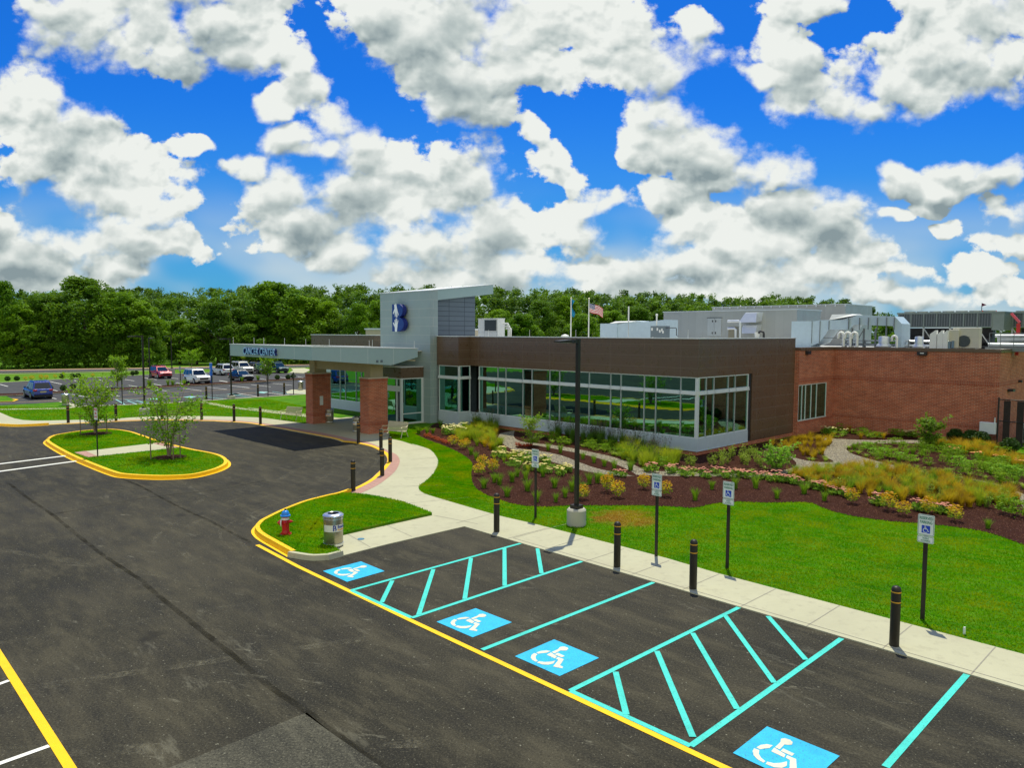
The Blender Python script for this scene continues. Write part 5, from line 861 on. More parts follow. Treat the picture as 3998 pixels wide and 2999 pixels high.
    g = MB(); g.add([(-.25, .05, 2.21), (-.15, .25, 2.6), (1.3, .25, 2.62), (1.6, .05, 2.52), (-.25, 1.9, 2.21), (-.15, 1.6, 2.6), (1.3, 1.6, 2.62), (1.6, 1.9, 2.52)], [(0, 3, 2, 1), (1, 2, 6, 5), (4, 5, 6, 7), (0, 1, 5, 4), (3, 7, 6, 2)]); g.build('duct_cover', white, u)
    g = MB()
    for x in (-1.5, -.9, -.25, 1.15, 1.9, 2.5, 3.1, 3.7, 4.2): g.box(x - .02, x + .02, -.03 if x > 0 else .0, .06, 1.5 if x > -.3 else .5, 2.35 if x > 1 else 2.15)
    g.build('flange', grey, u)
    g = MB()
    for x in (1.3, 2.1, 2.9, 3.6): g.box(x - .05, x + .05, .3, .4, 0, 1.6)
    g.bar((.9, .3, .5), (4.4, .3, .5), .08); g.bar((-.9, .2, .9), (1.3, .2, .9), .06); g.bar((1.3, .3, .0), (2.1, .3, 1.5), .05); g.build('frame', grey, u)
    u = unit('insulated_pipe', -18.6, 53.0, Z - .5, 'bundle of bright pipes under the white-blue stepped duct', 'pipe')
    g = MB()
    for z_, r_ in ((.75, .09), (.5, .11), (1.05, .06)): g.cyl((-2.6, 0, z_), (4.2, .1, z_), r_, n=10)
    g.build('pipe', silver, u)
    g = MB(); [g.box(x - .03, x + .03, -.05, .15, 0, 1.1) for x in (-2.3, -1, .4, 1.8, 3.3)]; g.build('support', grey, u)
    # goosenecks
    proto = None
    for k, (s_, hgt, lab) in enumerate(((-20.75, 1.25, 'leftmost of the three big white gooseneck vents on the brick wing roof'), (-20.3, 1.25, 'middle one of the three big white gooseneck vents on the brick wing roof'), (-19.85, 1.25, 'rightmost of the three big white gooseneck vents on the brick wing roof'), (-17.3, .98, 'small white gooseneck vent left of the silver roof fan pair'))):
        if proto is None:
            u = unit('gooseneck_vent', s_, 51.85, 5.5, lab, 'vent', 'white gooseneck vents on the brick wing'); g = MB(); g.tube([(.16, 0, 0)] + [(.16, 0, .95)] + [(-.02 + .18 * math.cos(R(a)), 0, .97 + .18 * math.sin(R(a)) * 1.25) for a in range(0, 181, 20)] + [(-.2, 0, .78)], .1, 10); g.build('pipe', pvc, u, smooth=True); proto = u
        else:
            u = copy_tree(proto); c = ST(s_, 51.85); u.location = (c[0], c[1], 5.5); u['label'] = lab
            if hgt < 1.2: u.scale = (.85, .85, .82)
    for s_, r_, lab in ((-18.0, .34, 'larger silver mushroom roof fan left on the brick parapet'), (-15.85, .26, 'smaller silver roof fan right above the wall light')):
        u = unit('roof_fan', s_, 51.95, 5.45, lab, 'fan', 'round fans on the brick wing'); g = MB(); g.lathe([(r_ * 1.25, 0), (r_ * 1.25, .25), (r_ * 1.45, .35), (r_ * 1.2, .5), (r_, .52), (r_, .95), (r_ * .9, 1.0), (.02, 1.02)], 22); g.build('fan_body', silver, u, smooth=True); g = MB(); g.box(-r_, r_, -r_, r_, -.1, .1); g.build('curb', grey, u)
    for s_, w, lab in ((-15.02, .38, 'leftmost of three white slanted-top vent stacks'), (-14.62, .3, 'middle one of three white slanted-top vent stacks'), (-14.33, .26, 'rightmost of three white slanted-top vent stacks')):
        u = unit('vent_stack', s_, 51.85, 5.4, lab, 'vent', 'slanted vent stacks on the brick wing'); g = MB(); g.extr([(-w / 2, 0), (w / 2, 0), (w / 2, 1.46), (w * .3, 1.46), (-w / 2, 1.22)], 'y', 0, .3); g.build('stack', pvc, u)
    u = unit('condenser', -13.2, 52.3, 5.4, 'cream outdoor condenser with a round dark fan on the brick wing roof', 'air conditioner')
    g = MB(); g.box(-.85, .65, 0, .5, .35, 1.62); g.box(-1.0, -.45, -.15, .1, .35, 1.5); g.build('case', cream, u, bevel=.03)
    g = MB(); g.lathe([(.36, 0), (.36, .03), (.3, .04)], 22, (-.2, -.02, .78), 0, Matrix.Rotation(R(90), 3, 'X')); [g.box(-.52, .12, -.07, -.06, .5 + i * .09, .52 + i * .09) for i in range(7)]; g.build('fan_grille', louv, u)
    g = MB(); g.box(-.8, -.68, -.3, -.16, .35, .8); g.box(-1.0, -.86, -.3, -.16, .3, .75); g.build('switch_box', pm('blue_grey_box', (.14, .22, .30), .5), u)
    g = MB(); [g.box(x - .03, x + .03, .1, .4, 0, .35) for x in (-.7, .5)]; g.build('stand', grey, u)
    u = unit('pipe_rack', -11.9, 54.2, 5.3, 'bright silver pipes on a railed rack at the right end of the brick wing', 'pipe')
    g = MB(); g.cyl((-.6, 0, .65), (3, 0, .65), .14, n=12); g.cyl((-.2, .4, 1.0), (3, .4, 1.0), .2, n=12); g.cyl((-.3, .2, 1.22), (2, .2, 1.22), .1, n=12); g.build('pipe', silver, u)
    g = MB(); [g.bar((x, -.3, 0), (x, -.3, 1.4), .035) for x in (-.5, .1, .8, 1.5, 2.2)]; g.bar((-.5, -.3, 1.4), (2.6, -.3, 1.4), .035); g.bar((-.5, -.3, .8), (2.6, -.3, .8), .03); g.box(-.7, 2.6, -.4, .3, .25, .5); g.build('rail', grey, u)
    dks = pm('grey_green_steel', (.20, .24, .22), .5, .3)
    # chillers
    for s_, t_, L, lab in ((-16.2, 58, 5.9, 'long chiller with a row of dark grilles on legs above the brick wing'), (-10.3, 60.0, 4.4, 'second dark chiller at the right edge behind the long one')):
        u = unit('chiller', s_, t_, Z - .3, lab, 'chiller', 'chillers on the brick wing')
        g = MB(); g.box(-L / 2, L / 2, 0, 2.2, 1.85, 2.75); g.build('coil_bank', louv, u)
        g = MB(); n = 7
        for i in range(n + 1): x = -L / 2 + L * i / n; g.box(x - .035, x + .035, -.03, 0, 1.8, 2.8)
        g.box(-L / 2 - .1, L / 2 + .75, -.05, 2.25, 2.75, 2.86); g.box(L / 2, L / 2 + .7, 0, 2.2, 1.6, 2.75); g.box(-L / 2, L / 2, -.03, .02, 1.78, 1.85)
        g.build('frame', dks, u)
        g = MB()
        for i in range(36): x = -L / 2 + L * (i + .5) / 36; g.box(x - .012, x + .012, -.012, 0, 1.86, 2.74)
        g.build('fin', grey, u)
        g = MB()
        for i in range(n): x = -L / 2 + L * (i + .5) / n; g.lathe([(.36, 0), (.38, .10), (.34, .10), (.3, .02)], 16, (x, 1.1, 2.86))
        g.build('fan', galp, u)
        g = MB()
        for i in range(0, n + 1, 2): x = -L / 2 + L * i / n; g.box(x - .05, x + .05, .05, .15, 0, 1.8); g.bar((x, .1, 1.75), (min(x + .8, L / 2), .1, .5), .06)
        g.build('leg', galp, u)
        g = MB(); g.cyl((-L / 2 + .2, .8, .9), (L / 2 - .2, .8, .9), .28, n=14); g.cyl((-L / 2 + .2, .5, .45), (L / 2, .5, .45), .12, n=10); g.box(-L / 2 + .3, L / 2 - .2, 1.2, 2.0, .1, 1.75); g.box(-1.2, -.5, .3, .9, .2, 1.3); g.box(.6, 1.1, .3, .9, .2, 1.2); g.build('compressor', dark, u)
    u = unit('davit_post', -11.12, 55, 5.3, 'red davit post with a slanted arm at the right end of the roof', 'hoist')
    g = MB(); g.box(-.09, .09, -.09, .09, 0, 2.0); g.box(-.16, .16, -.1, .1, .85, 1.1); g.add([(-.75, 0, 1.18), (-.1, -.05, 1.15), (-.1, -.05, 1.4), (-.1, .05, 1.15)], [(0, 1, 2), (0, 2, 3), (1, 3, 2), (0, 3, 1)]); g.build('post', red, u)
    g = MB(); g.bar((.06, 0, 2.05), (-.42, 0, 2.65), .12, .14); g.build('arm', pm('pink_red_paint', (.75, .10, .12), .45), u)
    u = unit('warning_flag', -14.6, 61, 8.0, 'orange cover and small dark flag standing on the long chiller', 'flag')
    g = MB(); g.box(.0, .75, 0, .8, .1, .32); g.box(.35, .8, .05, .75, .04, .16); g.build('cover', orange, u)
    g = MB(); g.cyl((.0, 0, 0), (0, 0, .85), .025, n=6); g.build('staff', dark, u); g = MB(); g.add([(.0, .01, .85), (.3, .01, .72), (0, .01, .6), (0, -.01, .85), (.3, -.01, .72), (0, -.01, .6)], [(0, 1, 2), (5, 4, 3), (0, 3, 4, 1), (1, 4, 5, 2)]); g.build('pennant', pm('maroon_cloth', (.14, .02, .05), .8), u)
    for s_, t_, h_, lab in ((-37.2, 47, 2.4, 'thin grey antenna mast behind the humped pale duct'),):
        u = unit('antenna_mast', s_ + 1.9, t_, Z, lab, 'antenna'); g = MB(); g.cyl((0, 0, 0), (0, 0, 1.9), .03, n=6); g.build('mast', galp, u); g = MB(); g.cyl((0, 0, 1.9), (0, 0, 3.1), .055, n=8); g.build('antenna_tip', white, u)
    u = unit('roof_vent', -36.6, 41, Z, 'low white mushroom vent on the brown block roof left of the flagpoles', 'vent'); g = MB(); g.lathe([(.12, 0), (.12, .7), (.3, .72), (.3, .8), (.05, .9)], 14); g.build('vent_cap', white, u)
roof_plant()
# ---------------------------------------------------------------- street furniture
def street():
    bronze = pm('dark_bronze_paint', (.026, .022, .015), .45, .0, spec=.3); band = pm('amber_band', (.72, .36, .02), .5); conc = pm('cast_concrete', (.40, .385, .32), .85, bump=.2); lens = pm('lamp_lens', (.35, .36, .36), .3)
    signback = pm('bare_aluminium', (.42, .44, .44), .4, .6); signw = pm('sign_white', (.72, .78, .74), .5); signg = pm('sign_green', (.02, .20, .12), .5); signb = pm('sign_blue', (.01, .06, .50), .45); signr = pm('sign_red', (.55, .02, .04), .5)
    steel = newmat('brushed_steel'); m, T, out = steel; p = objc(T); st = T.noise(T.vmul(p, (2, 2, 60)), 3, 3); principled(T, out, T.mix(st, (.30, .28, .21), (.46, .43, .33)), T.mapr(st, .3, .7, .26, .40), .85); steel = m
    rimm = pm('polished_rim', (.66, .68, .70), .25, .8); blackin = pm('black_liner', (.012, .012, .015), .6)
    # ---- bollards
    root = empty('bollard', (0, 0, 0)); g = MB(); g.lathe([(.098, 0), (.098, 1.17), (.092, 1.21), (.07, 1.245), (.035, 1.26), (.002, 1.262)], 20); g.build('sleeve', bronze, root, smooth=True)
    for z in (1.13, .92): g = MB(); g.lathe([(.1005, z), (.1005, z + .022)], 20); g.build('reflective_band', band, root)
    labs = ['bollard nearest the corner where the two sidewalks meet', 'bollard second from the left along the accessible stalls, beside the front lamp', 'bollard between the second and third sign from the left by the stalls', 'bollard nearest the camera, before the rightmost parking sign',
            'bollard on the yellow kerb at the right end of the canopy shadow', 'bollard by the drop-off kerb in front of the right-hand bench', 'bollard at the bulge of the brick-red band, in front of another bollard', 'bollard inside the brick-red band, rightmost of the drop-off curve', 'bollard nearest the camera on the drop-off curve, by the grass corner',
            'leftmost bollard along the far side of the turning circle', 'bollard behind the young tree at the left of the island', 'bollard hidden in the crown of the nearer island tree', 'bollard just right of the nearer island tree crown', 'bollard left of the canopy, second from its shadow', 'bollard nearest the left tip of the canopy shadow',
            'far bollard by the accessible bays left of the near lamp post', 'far bollard under the canopy letters, left of two', 'far bollard left of the brick pillar, right of two']
    grp = ['stalls'] * 4 + ['drop'] * 5 + ['circle'] * 6 + ['far'] * 3
    gn = {'stalls': 'bollards along the accessible stalls', 'drop': 'bollards round the drop-off curve', 'circle': 'bollards along the far side of the turning circle', 'far': 'bollards at the far car park'}
    for i, (x, y) in enumerate(PTS['bollard']):
        o = root if i == 0 else copy_tree(root); o.location = (x, y, .03); o.scale = (1.0, 1.0, 1.02); tag(o, labs[i], 'bollard', gn[grp[i]])
    # ---- lamps
    def lamp(base, top, ch, cr, arm, label, sq=False, ped=None):
        x, y = base; o = empty('street_lamp', (x, y, 0), math.atan2(arm[1], arm[0]), label, 'street lamp', 'dark lamp posts round the car parks')
        g = MB()
        if sq: g.box(-cr, cr, -cr, cr, 0, ch)
        else: g.lathe([(cr, 0), (cr, ch - .06), (cr - .05, ch)], 28)
        g.build('footing', conc, o, bevel=.02 if sq else 0)
        g = MB(); g.box(-.16, .16, -.16, .16, ch, ch + .12); g.build('base_cover', bronze, o)
        g = MB(); g.box(-.06, .06, -.06, .06, ch + .1, top); g.build('pole', bronze, o)
        g = MB(); g.box(-.07, .30, -.05, .05, top - .14, top - .03); g.build('arm', bronze, o)
        g = MB(); g.add([(.25, -.05, top - .14), (.25, .05, top - .14), (.25, .05, top - .02), (.25, -.05, top - .02), (.5, -.17, top - .12), (.5, .17, top - .12), (.5, .17, top - .02), (.5, -.17, top - .02), (1.05, -.15, top - .11), (1.05, .15, top - .11), (1.05, .15, top - .06), (1.05, -.15, top - .06)],
              [(0, 1, 2, 3), (0, 4, 5, 1), (3, 2, 6, 7), (0, 3, 7, 4), (1, 5, 6, 2), (4, 8, 9, 5), (7, 6, 10, 11), (4, 7, 11, 8), (5, 9, 10, 6), (8, 11, 10, 9)]); hd = g.build('lamp_head', bronze, o)
        g = MB(); g.box(.55, .98, -.12, .12, top - .13, top - .118); g.build('lens', lens, hd)
        return o
    L = PTS['lamp']
    lamp(L[0], 6.40, .60, .33, (-V[0], -V[1]), 'tall dark lamp post on a round concrete footing in front of the garden bed')
    lamp(L[1], 6.28, .55, .38, (-V[0], -V[1]), 'tallest dark lamp post left, on the lawn between the two young island trees')
    lamp(L[2], 5.85, .95, .33, (U[0], U[1]), 'dark lamp post on a square concrete footing in the car park median', True)
    lamp(L[3], 5.95, .95, .33, (-V[0], -V[1]), 'dark lamp post on a square footing behind the red car', True)
    lamp(L[4], 5.95, .35, .38, (-V[0], -V[1]), 'dark lamp post touching the left end of the silver canopy edge')
    # ---- reserved parking signs
    fr = FRONT
    def fp(root_pts, x, z, yy=0): return (x, -yy, z)
    flat = Matrix((Vector((1, 0, 0)), Vector((0, 0, 1)), Vector((0, -1, 0)))).transposed()
    def roundrect(x0, x1, z0, z1, r, n=4):
        pts = []
        for cx, cz, a in ((x1 - r, z0 + r, -90), (x1 - r, z1 - r, 0), (x0 + r, z1 - r, 90), (x0 + r, z0 + r, 180)):
            pts += [(cx + r * math.cos(R(a + 90 * i / n)), cz + r * math.sin(R(a + 90 * i / n))) for i in range(n + 1)]
        return pts
    def ring(g, outer, inner, y, m):
        n = len(outer); g.add([(x, y, z) for x, z in outer] + [(x, y, z) for x, z in inner], [(i, (i + 1) % n, n + (i + 1) % n, n + i) for i in range(n)], m)
    def parking_sign(loc, label, van):
        o = empty('parking_sign', (loc[0], loc[1], .02), ANG, label, 'sign', 'reserved parking signs on the lawn')
        g = MB(); g.box(-.03, .03, -.012, .0, 0, 1.55); g.box(-.045, -.03, -.012, .022, 0, 2.40); g.box(.03, .045, -.012, .022, 0, 2.40); g.box(-.03, .03, .0, .012, 0, 2.40)
        pst = g.build('post', bronze, o)
        g = MB()
        for i in range(44): g.box(-.008, .008, -.0125, -.0115, .1 + i * .033, .115 + i * .033)
        g.build('post_hole', blackin, pst)
        zt = 2.47; h_ = .48; w_ = .172
        g = MB(); g.extr(roundrect(-w_, w_, zt - h_, zt, .03), 'y', -.020, -.026); ring(g, roundrect(-w_ + .010, w_ - .010, zt - h_ + .010, zt - .010, .025), roundrect(-w_ + .018, w_ - .018, zt - h_ + .018, zt - .018, .02), -.0275, 1); pl_ = g.build('sign_plate', [signw, signg], o)
        g = MB(); text_mesh(g, 'RESERVED', .092, flat, (0, -.028, zt - .085), .001, 0, squeeze=.68, bold=.002); text_mesh(g, 'PARKING', .092, flat, (0, -.028, zt - .178), .001, 0, squeeze=.68, bold=.002); g.build('lettering', signg, pl_)
        g = MB(); g.extr(roundrect(-.088, .088, zt - .425, zt - .248, .012), 'y', -.026, -.0285); g.build('blue_panel', signb, pl_)
        g = MB(); cx, cz = -.005, zt - .336
        g.lathe([(.013, -.0005), (.013, .0008)], 10, (cx - .012, -.0292, cz + .068), 0, flat)
        def seg(a, b, w):
            dx, dz = b[0] - a[0], b[1] - a[1]; l_ = math.hypot(dx, dz); nx, nz = -dz / l_ * w / 2, dx / l_ * w / 2
            g.extr([(a[0] + nx, a[1] + nz), (a[0] - nx, a[1] - nz), (b[0] - nx, b[1] - nz), (b[0] + nx, b[1] + nz)], 'y', -.0284, -.0296)
        pts = [(cx - .014, cz + .05), (cx - .010, cz + .006), (cx + .036, cz + .006), (cx + .054, cz - .046), (cx + .070, cz - .040)]
        for a, b in zip(pts, pts[1:]): seg(a, b, .015)
        seg((cx - .01, cz + .028), (cx + .024, cz + .028), .012)
        arc = [(cx + .000 + .050 * math.cos(R(a)), cz - .026 + .050 * math.sin(R(a))) for a in range(115, 335, 20)]
        for a, b in zip(arc, arc[1:]): seg(a, b, .013)
        g.build('wheelchair_symbol', signw, pl_)
        z1 = zt - h_ - .012
        g = MB(); g.extr(roundrect(-w_ - .0, w_ + .0, z1 - .16, z1, .03), 'y', -.020, -.026); ring(g, roundrect(-w_ + .010, w_ - .010, z1 - .15, z1 - .010, .025), roundrect(-w_ + .018, w_ - .018, z1 - .142, z1 - .018, .02), -.0275, 1); p2_ = g.build('sign_plate', [signw, signg], o)
        g = MB(); text_mesh(g, 'VAN', .066, flat, (0, -.028, z1 - .055), .001, 0, squeeze=.95, bold=.001); text_mesh(g, 'ACCESSIBLE', .046, flat, (0, -.028, z1 - .11), .001, 0, squeeze=.8, bold=.001); g.build('lettering', signg, p2_)
    S = PTS['sign']
    for loc, lab in zip(S, ('leftmost reserved parking sign, left of the front lamp post', 'reserved parking sign second from the left, right of the front lamp post', 'reserved parking sign third from the left, above the pink flowers', 'rightmost reserved parking sign, nearest the camera')): parking_sign(loc, lab, True)
    # ---- fire lane sign on the island
    c = PTS['firesign'][0]; o = empty('fire_lane_sign', (c[0], c[1], .12), ANG + R(8), 'NO PARKING FIRE LANE sign on a dark post on the grass island', 'sign')
    g = MB(); g.box(-.035, .035, -.02, .02, 0, 2.5); g.build('post', bronze, o)
    g = MB(); g.box(-.19, .19, -.03, -.022, 1.95, 2.55); pl_ = g.build('sign_plate', signw, o)
    g = MB(); g.box(-.17, .17, -.033, -.03, 2.41, 2.52); g.build('red_panel', signr, pl_)
    g = MB(); text_mesh(g, 'NO PARKING', .075, flat, (0, -.035, 2.465), .0008, 0, squeeze=.62); g.build('white_lettering', signw, pl_)
    g = MB(); text_mesh(g, 'FIRE', .16, flat, (0, -.032, 2.27), .001, 0, squeeze=.8, bold=.003); text_mesh(g, 'LANE', .16, flat, (0, -.032, 2.10), .001, 0, squeeze=.8, bold=.003); g.build('lettering', signr, pl_)
    # ---- sign posts seen from behind at the far car park
    for loc, lab in zip(PTS['backsign'] + PTS['medsign'], ('dark sign post left of the tall lamp, seen from behind', 'dark sign post beside the far bollard right of the island trees', 'dark sign post with its back to us under the canopy letters', 'dark sign post with its back to us by the brick pillar', 'pale-backed sign post in the median left of the white four-wheel drive')):
        o = empty('sign_post', (loc[0], loc[1], 0), ANG + R(180 if 'median' not in lab else 20), lab, 'sign', 'sign posts of the far car park'); g = MB(); g.box(-.04, .04, -.03, .03, 0, 2.4); g.build('post', bronze, o); g = MB(); g.box(-.16, .16, -.045, -.035, 1.75, 2.35); g.build('sign_plate', signback, o)
    # ---- litter bins
    def bin_(loc, label, rz=0.0, sc=1.0, text=True, z=.03):
        o = empty('litter_bin', (loc[0], loc[1], z), rz, label, 'litter bin', 'round steel litter bins'); o.scale = (sc,) * 3
        r_ = .30
        g = MB(); g.lathe([(r_ - .03, 0), (r_ - .01, .05), (r_ - .01, .93)], 40); bd = g.build('barrel', steel, o, smooth=True)
        g = MB(); g.lathe([(r_ + .004, .05), (r_ + .004, .12)], 40); g.build('hoop', rimm, bd, smooth=True); g = MB(); g.lathe([(r_ + .002, .86), (r_ + .002, .90)], 40); g.build('hoop', rimm, bd, smooth=True)
        g = MB(); n = 40; prof = [(r_ + .0, .93), (r_ + .014, .945), (r_ + .016, .975), (r_ - .03, 1.02), (.185, 1.03), (.17, 1.02)]
        vs = [(q[0] * math.cos(2 * math.pi * i / n), q[0] * math.sin(2 * math.pi * i / n), q[1]) for q in prof for i in range(n)]
        g.add(vs, [(j * n + i, j * n + (i + 1) % n, (j + 1) * n + (i + 1) % n, (j + 1) * n + i) for j in range(len(prof) - 1) for i in range(n)]); g.build('lid', rimm, o, smooth=True)
        g = MB(); n = 30; vs = [(q[0] * math.cos(2 * math.pi * i / n), q[0] * math.sin(2 * math.pi * i / n), q[1]) for q in ((.171, 1.022), (.165, .6)) for i in range(n)]; g.add(vs, [(i, n + i, n + (i + 1) % n, (i + 1) % n) for i in range(n)]); g.sheet([(.165 * math.cos(2 * math.pi * i / n), .165 * math.sin(2 * math.pi * i / n)) for i in range(n)], .62); g.build('liner', blackin, o)
        if text:
            white = pm('label_white', (.74, .73, .64), .5); navy = pm('label_navy', (.015, .04, .30), .5); og = pm('label_orange', (.85, .40, .04), .5)
            g = MB(); ra = r_ - .006; a0, a1, n = -175, -5, 40
            vs = [(ra * math.cos(R(a0 + (a1 - a0) * i / n)), ra * math.sin(R(a0 + (a1 - a0) * i / n)), zz) for zz in (.50, .71) for i in range(n + 1)]; g.add(vs, [(i, i + 1, n + 2 + i, n + 1 + i) for i in range(n)]); lb = g.build('label_band', white, o, smooth=True)
            def bend(off, zc, rr=ra + .002):
                def f(x, y, z): a = R(-90) + (x + off) / rr; return ((rr + z) * math.cos(a), (rr + z) * math.sin(a), zc + y)
                return f
            g = MB(); text_mesh(g, 'B', .24, None, None, .001, 0, bold=.006, squeeze=.9, bend=bend(-.06, .605)); g.build('emblem', navy, lb)
            g = MB(); [text_mesh(g, t_, .05, None, None, .001, 0, bend=bend(-.075 + dx, zz, ra + .0035)) for t_, dx, zz in (('l', .0, .65), ('l', .02, .645), ('l', -.02, .64), ('l', 0, .56), ('l', .02, .57), ('l', .0, .60))]; g.build('hand_mark', white, lb)
            g = MB(); text_mesh(g, 'Beebe', .125, None, None, .001, 0, align='LEFT', bold=.003, bend=bend(.03, .645)); g.build('lettering', navy, lb)
            g = MB(); text_mesh(g, 'Healthcare', .075, None, None, .001, 0, align='LEFT', bold=.004, bend=bend(.035, .555)); g.build('orange_lettering', og, lb)
        return o
    B = PTS['can']
    bin_(B[0], 'steel litter bin with blue B label on the near pad beside the hydrant', R(33), 1.0); bin_(B[1], 'steel litter bin with blue label beside the left brick pillar', R(-50)); bin_(B[2], 'steel litter bin at the foot of the right brick pillar', R(-80)); bin_(B[3], 'pale steel litter bin far left by the car park path', 0, 1.0, False); bin_(B[4], 'pale steel litter bin on the far grass corner left of the brick pillar', 0, 1.0, False)
    # ---- hydrant
    c = PTS['hydrant'][0]; red = pm('hydrant_red', (.50, .006, .012), .28, var=.1); blue = pm('bonnet_blue', (.02, .22, .68), .3, var=.1); wh = pm('hydrant_white', (.72, .70, .68), .4)
    o = empty('fire_hydrant', (c[0], c[1], .10), R(-20), 'red fire hydrant with a blue bonnet on the grass corner', 'fire hydrant')
    g = MB(); g.lathe([(.19, 0), (.19, .04), (.13, .05), (.125, .12), (.115, .16), (.115, .58), (.125, .60)], 22)
    for a in range(0, 360, 45): g.cyl((.165 * math.cos(R(a)), .165 * math.sin(R(a)), .03), (.165 * math.cos(R(a)), .165 * math.sin(R(a)), .075), .018, n=6)
    g.build('barrel', red, o, smooth=True)
    g = MB(); g.lathe([(.1165, .5), (.1175, .51), (.1175, .565), (.1165, .575)], 22); g.build('white_collar', wh, o)
    g = MB(); g.lathe([(.12, .60), (.155, .61), (.16, .65), (.125, .66), (.12, .70), (.10, .76), (.05, .80), (.03, .805)], 22); g.build('bonnet', blue, o, smooth=True)
    g = MB(); g.lathe([(.03, .80), (.035, .805), (.035, .85), (.02, .855)], 6); g.build('stem_nut', blackin, o)
    for ang, r_, ln, z_ in ((200, .085, .19, .40), (-55, .055, .17, .44), (20, .055, .17, .44)):
        d = Vector((math.cos(R(ang)), math.sin(R(ang)), 0)); g = MB(); g.cyl(d * .08 + Vector((0, 0, z_)), d * ln + Vector((0, 0, z_)), r_ * 1.0, n=16); g.cyl(d * ln + Vector((0, 0, z_)), d * (ln + .05) + Vector((0, 0, z_)), r_ * .9, r_ * .45, n=16); g.cyl(d * (ln + .04) + Vector((0, 0, z_)), d * (ln + .075) + Vector((0, 0, z_)), .016, n=6); cp = g.build('outlet_cap', red, o, smooth=True)
        if r_ > .08: g = MB(); g.cyl(d * .10 + Vector((0, 0, z_)), d * .135 + Vector((0, 0, z_)), .135, n=22); g.build('white_ring', wh, cp)
    # ---- benches
    tan = pm('tan_powder_coat', (.56, .50, .33), .45, .1)
    def bench(loc, label, rz):
        o = empty('bench', (loc[0], loc[1], .03), rz, label, 'bench', 'tan metal benches by the entrance'); L = 1.55
        prof = [(-.30, .44), (-.24, .455), (-.10, .42), (.06, .41), (.16, .44), (.24, .60), (.30, .80), (.35, .92)]
        g = MB()
        for i in range(34):
            x = -L / 2 + L * (i + .5) / 34
            for (y0, z0), (y1, z1) in zip(prof[:5], prof[1:5]): g.bar((x, y0, z0), (x, y1, z1), .026, .008)
        g.build('seat', tan, o)
        g = MB()
        for i in range(34):
            x = -L / 2 + L * (i + .5) / 34
            for (y0, z0), (y1, z1) in zip(prof[4:], prof[5:]): g.bar((x, y0, z0), (x, y1, z1), .026, .008)
        g.tube([(-L / 2, .35, .93), (L / 2, .35, .93)], .022, 8); g.tube([(-L / 2, -.30, .44), (L / 2, -.30, .44)], .022, 8); g.build('backrest', tan, o)
        for x in (-L / 2, L / 2):
            g = MB(); arc = [(x, -.30, .44), (x, -.36, .55), (x, -.34, .65), (x, -.24, .69), (x, -.05, .66), (x, .12, .66), (x, .27, .72)]; g.tube(arc, .022, 8); g.build('armrest', tan, o, smooth=True)
            for pts in ([(x, -.22, .44), (x, -.25, .3), (x, -.33, .12), (x, -.36, 0)], [(x, .16, .44), (x, .20, .3), (x, .28, .12), (x, .34, 0)]): g = MB(); g.tube(pts, .022, 8); g.build('leg', tan, o, smooth=True)
            g = MB(); g.tube([(x, y, z - .02) for y, z in prof], .02, 8); g.build('side_rail', tan, o, smooth=True)
    b = PTS['bench']; bench((b[0][0], b[0][1] + .1), 'tan metal bench left of the left brick pillar', ANG + R(18)); bench((b[1][0], b[1][1] + .35), 'tan metal bench right of the right brick pillar, before the flower bed', ANG + R(14))
    # ---- blue charging pylon
    c = PTS['pylon'][0]; o = empty('charging_pylon', (c[0], c[1], .1), ANG, 'slim bright blue pylon beside the white four-wheel drive', 'charger'); g = MB(); g.box(-.17, .17, -.12, .12, 0, 2.5); g.build('cabinet', pm('pylon_blue', (.02, .16, .62), .4), o, bevel=.03); g = MB(); g.box(-.12, .12, -.13, -.12, 1.4, 1.75); g.build('screen', signback, o); g = MB(); g.box(-.17, .17, -.125, .125, 2.5, 2.55); g.build('top_cap', wh, o)
    # ---- tree stakes
    stake = pm('weathered_stake', (.20, .15, .09), .9)
    for (x, y), lab in zip(PTS['stakes'], ('wooden stake left of the farther island tree', 'wooden stake right of the farther island tree', 'wooden stake left of the nearer island tree', 'middle wooden stake at the nearer island tree', 'wooden stake right of the nearer island tree')):
        g = MB(); g.cyl((0, 0, 0), (0, 0, 1.25), .03, .026, 7); tag(g.build('tree_stake', stake, loc=(x, y, .1)), lab, 'stake', 'stakes round the island trees')
    # ---- fence by the brick wing
    c = ST(-11.05, 50.8); o = empty('chain_link_fence', (c[0], c[1], 0), ANG, 'tall black chain-link fence with dark slats at the brick corner', 'fence'); blk = pm('black_vinyl_steel', (.012, .012, .013), .5)
    for x in (0, 2.0, 4.0, 6.0): g = MB(); g.cyl((x, 0, 0), (x, 0, 2.9), .045, n=10); g.build('post', blk, o)
    g = MB()
    for z in (.12, 1.5, 2.78): g.cyl((0, 0, z), (6, 0, z), .03, n=8)
    g.build('rail', blk, o)
    g = MB()
    for i in range(-26, 60):
        x0 = i * .1
        for sgn in (1, -1):
            a = (x0, .0, .12) if sgn > 0 else (x0, 0, 2.78); b_ = (x0 + 2.66, 0, 2.78) if sgn > 0 else (x0 + 2.66, 0, .12)
            t0 = max(0, -a[0] / 2.66); t1 = min(1, (6 - a[0]) / 2.66)
            if t1 > t0: g.bar([a[k] + (b_[k] - a[k]) * t0 for k in range(3)], [a[k] + (b_[k] - a[k]) * t1 for k in range(3)], .007)
    g.build('mesh_infill', blk, o)
    g = MB()
    for i in range(9): g.box(.25 + i * .66, .25 + i * .66 + .34, .04, .06, .1, 2.72)
    g.build('privacy_slat', pm('dark_slat', (.035, .022, .018), .7), o)
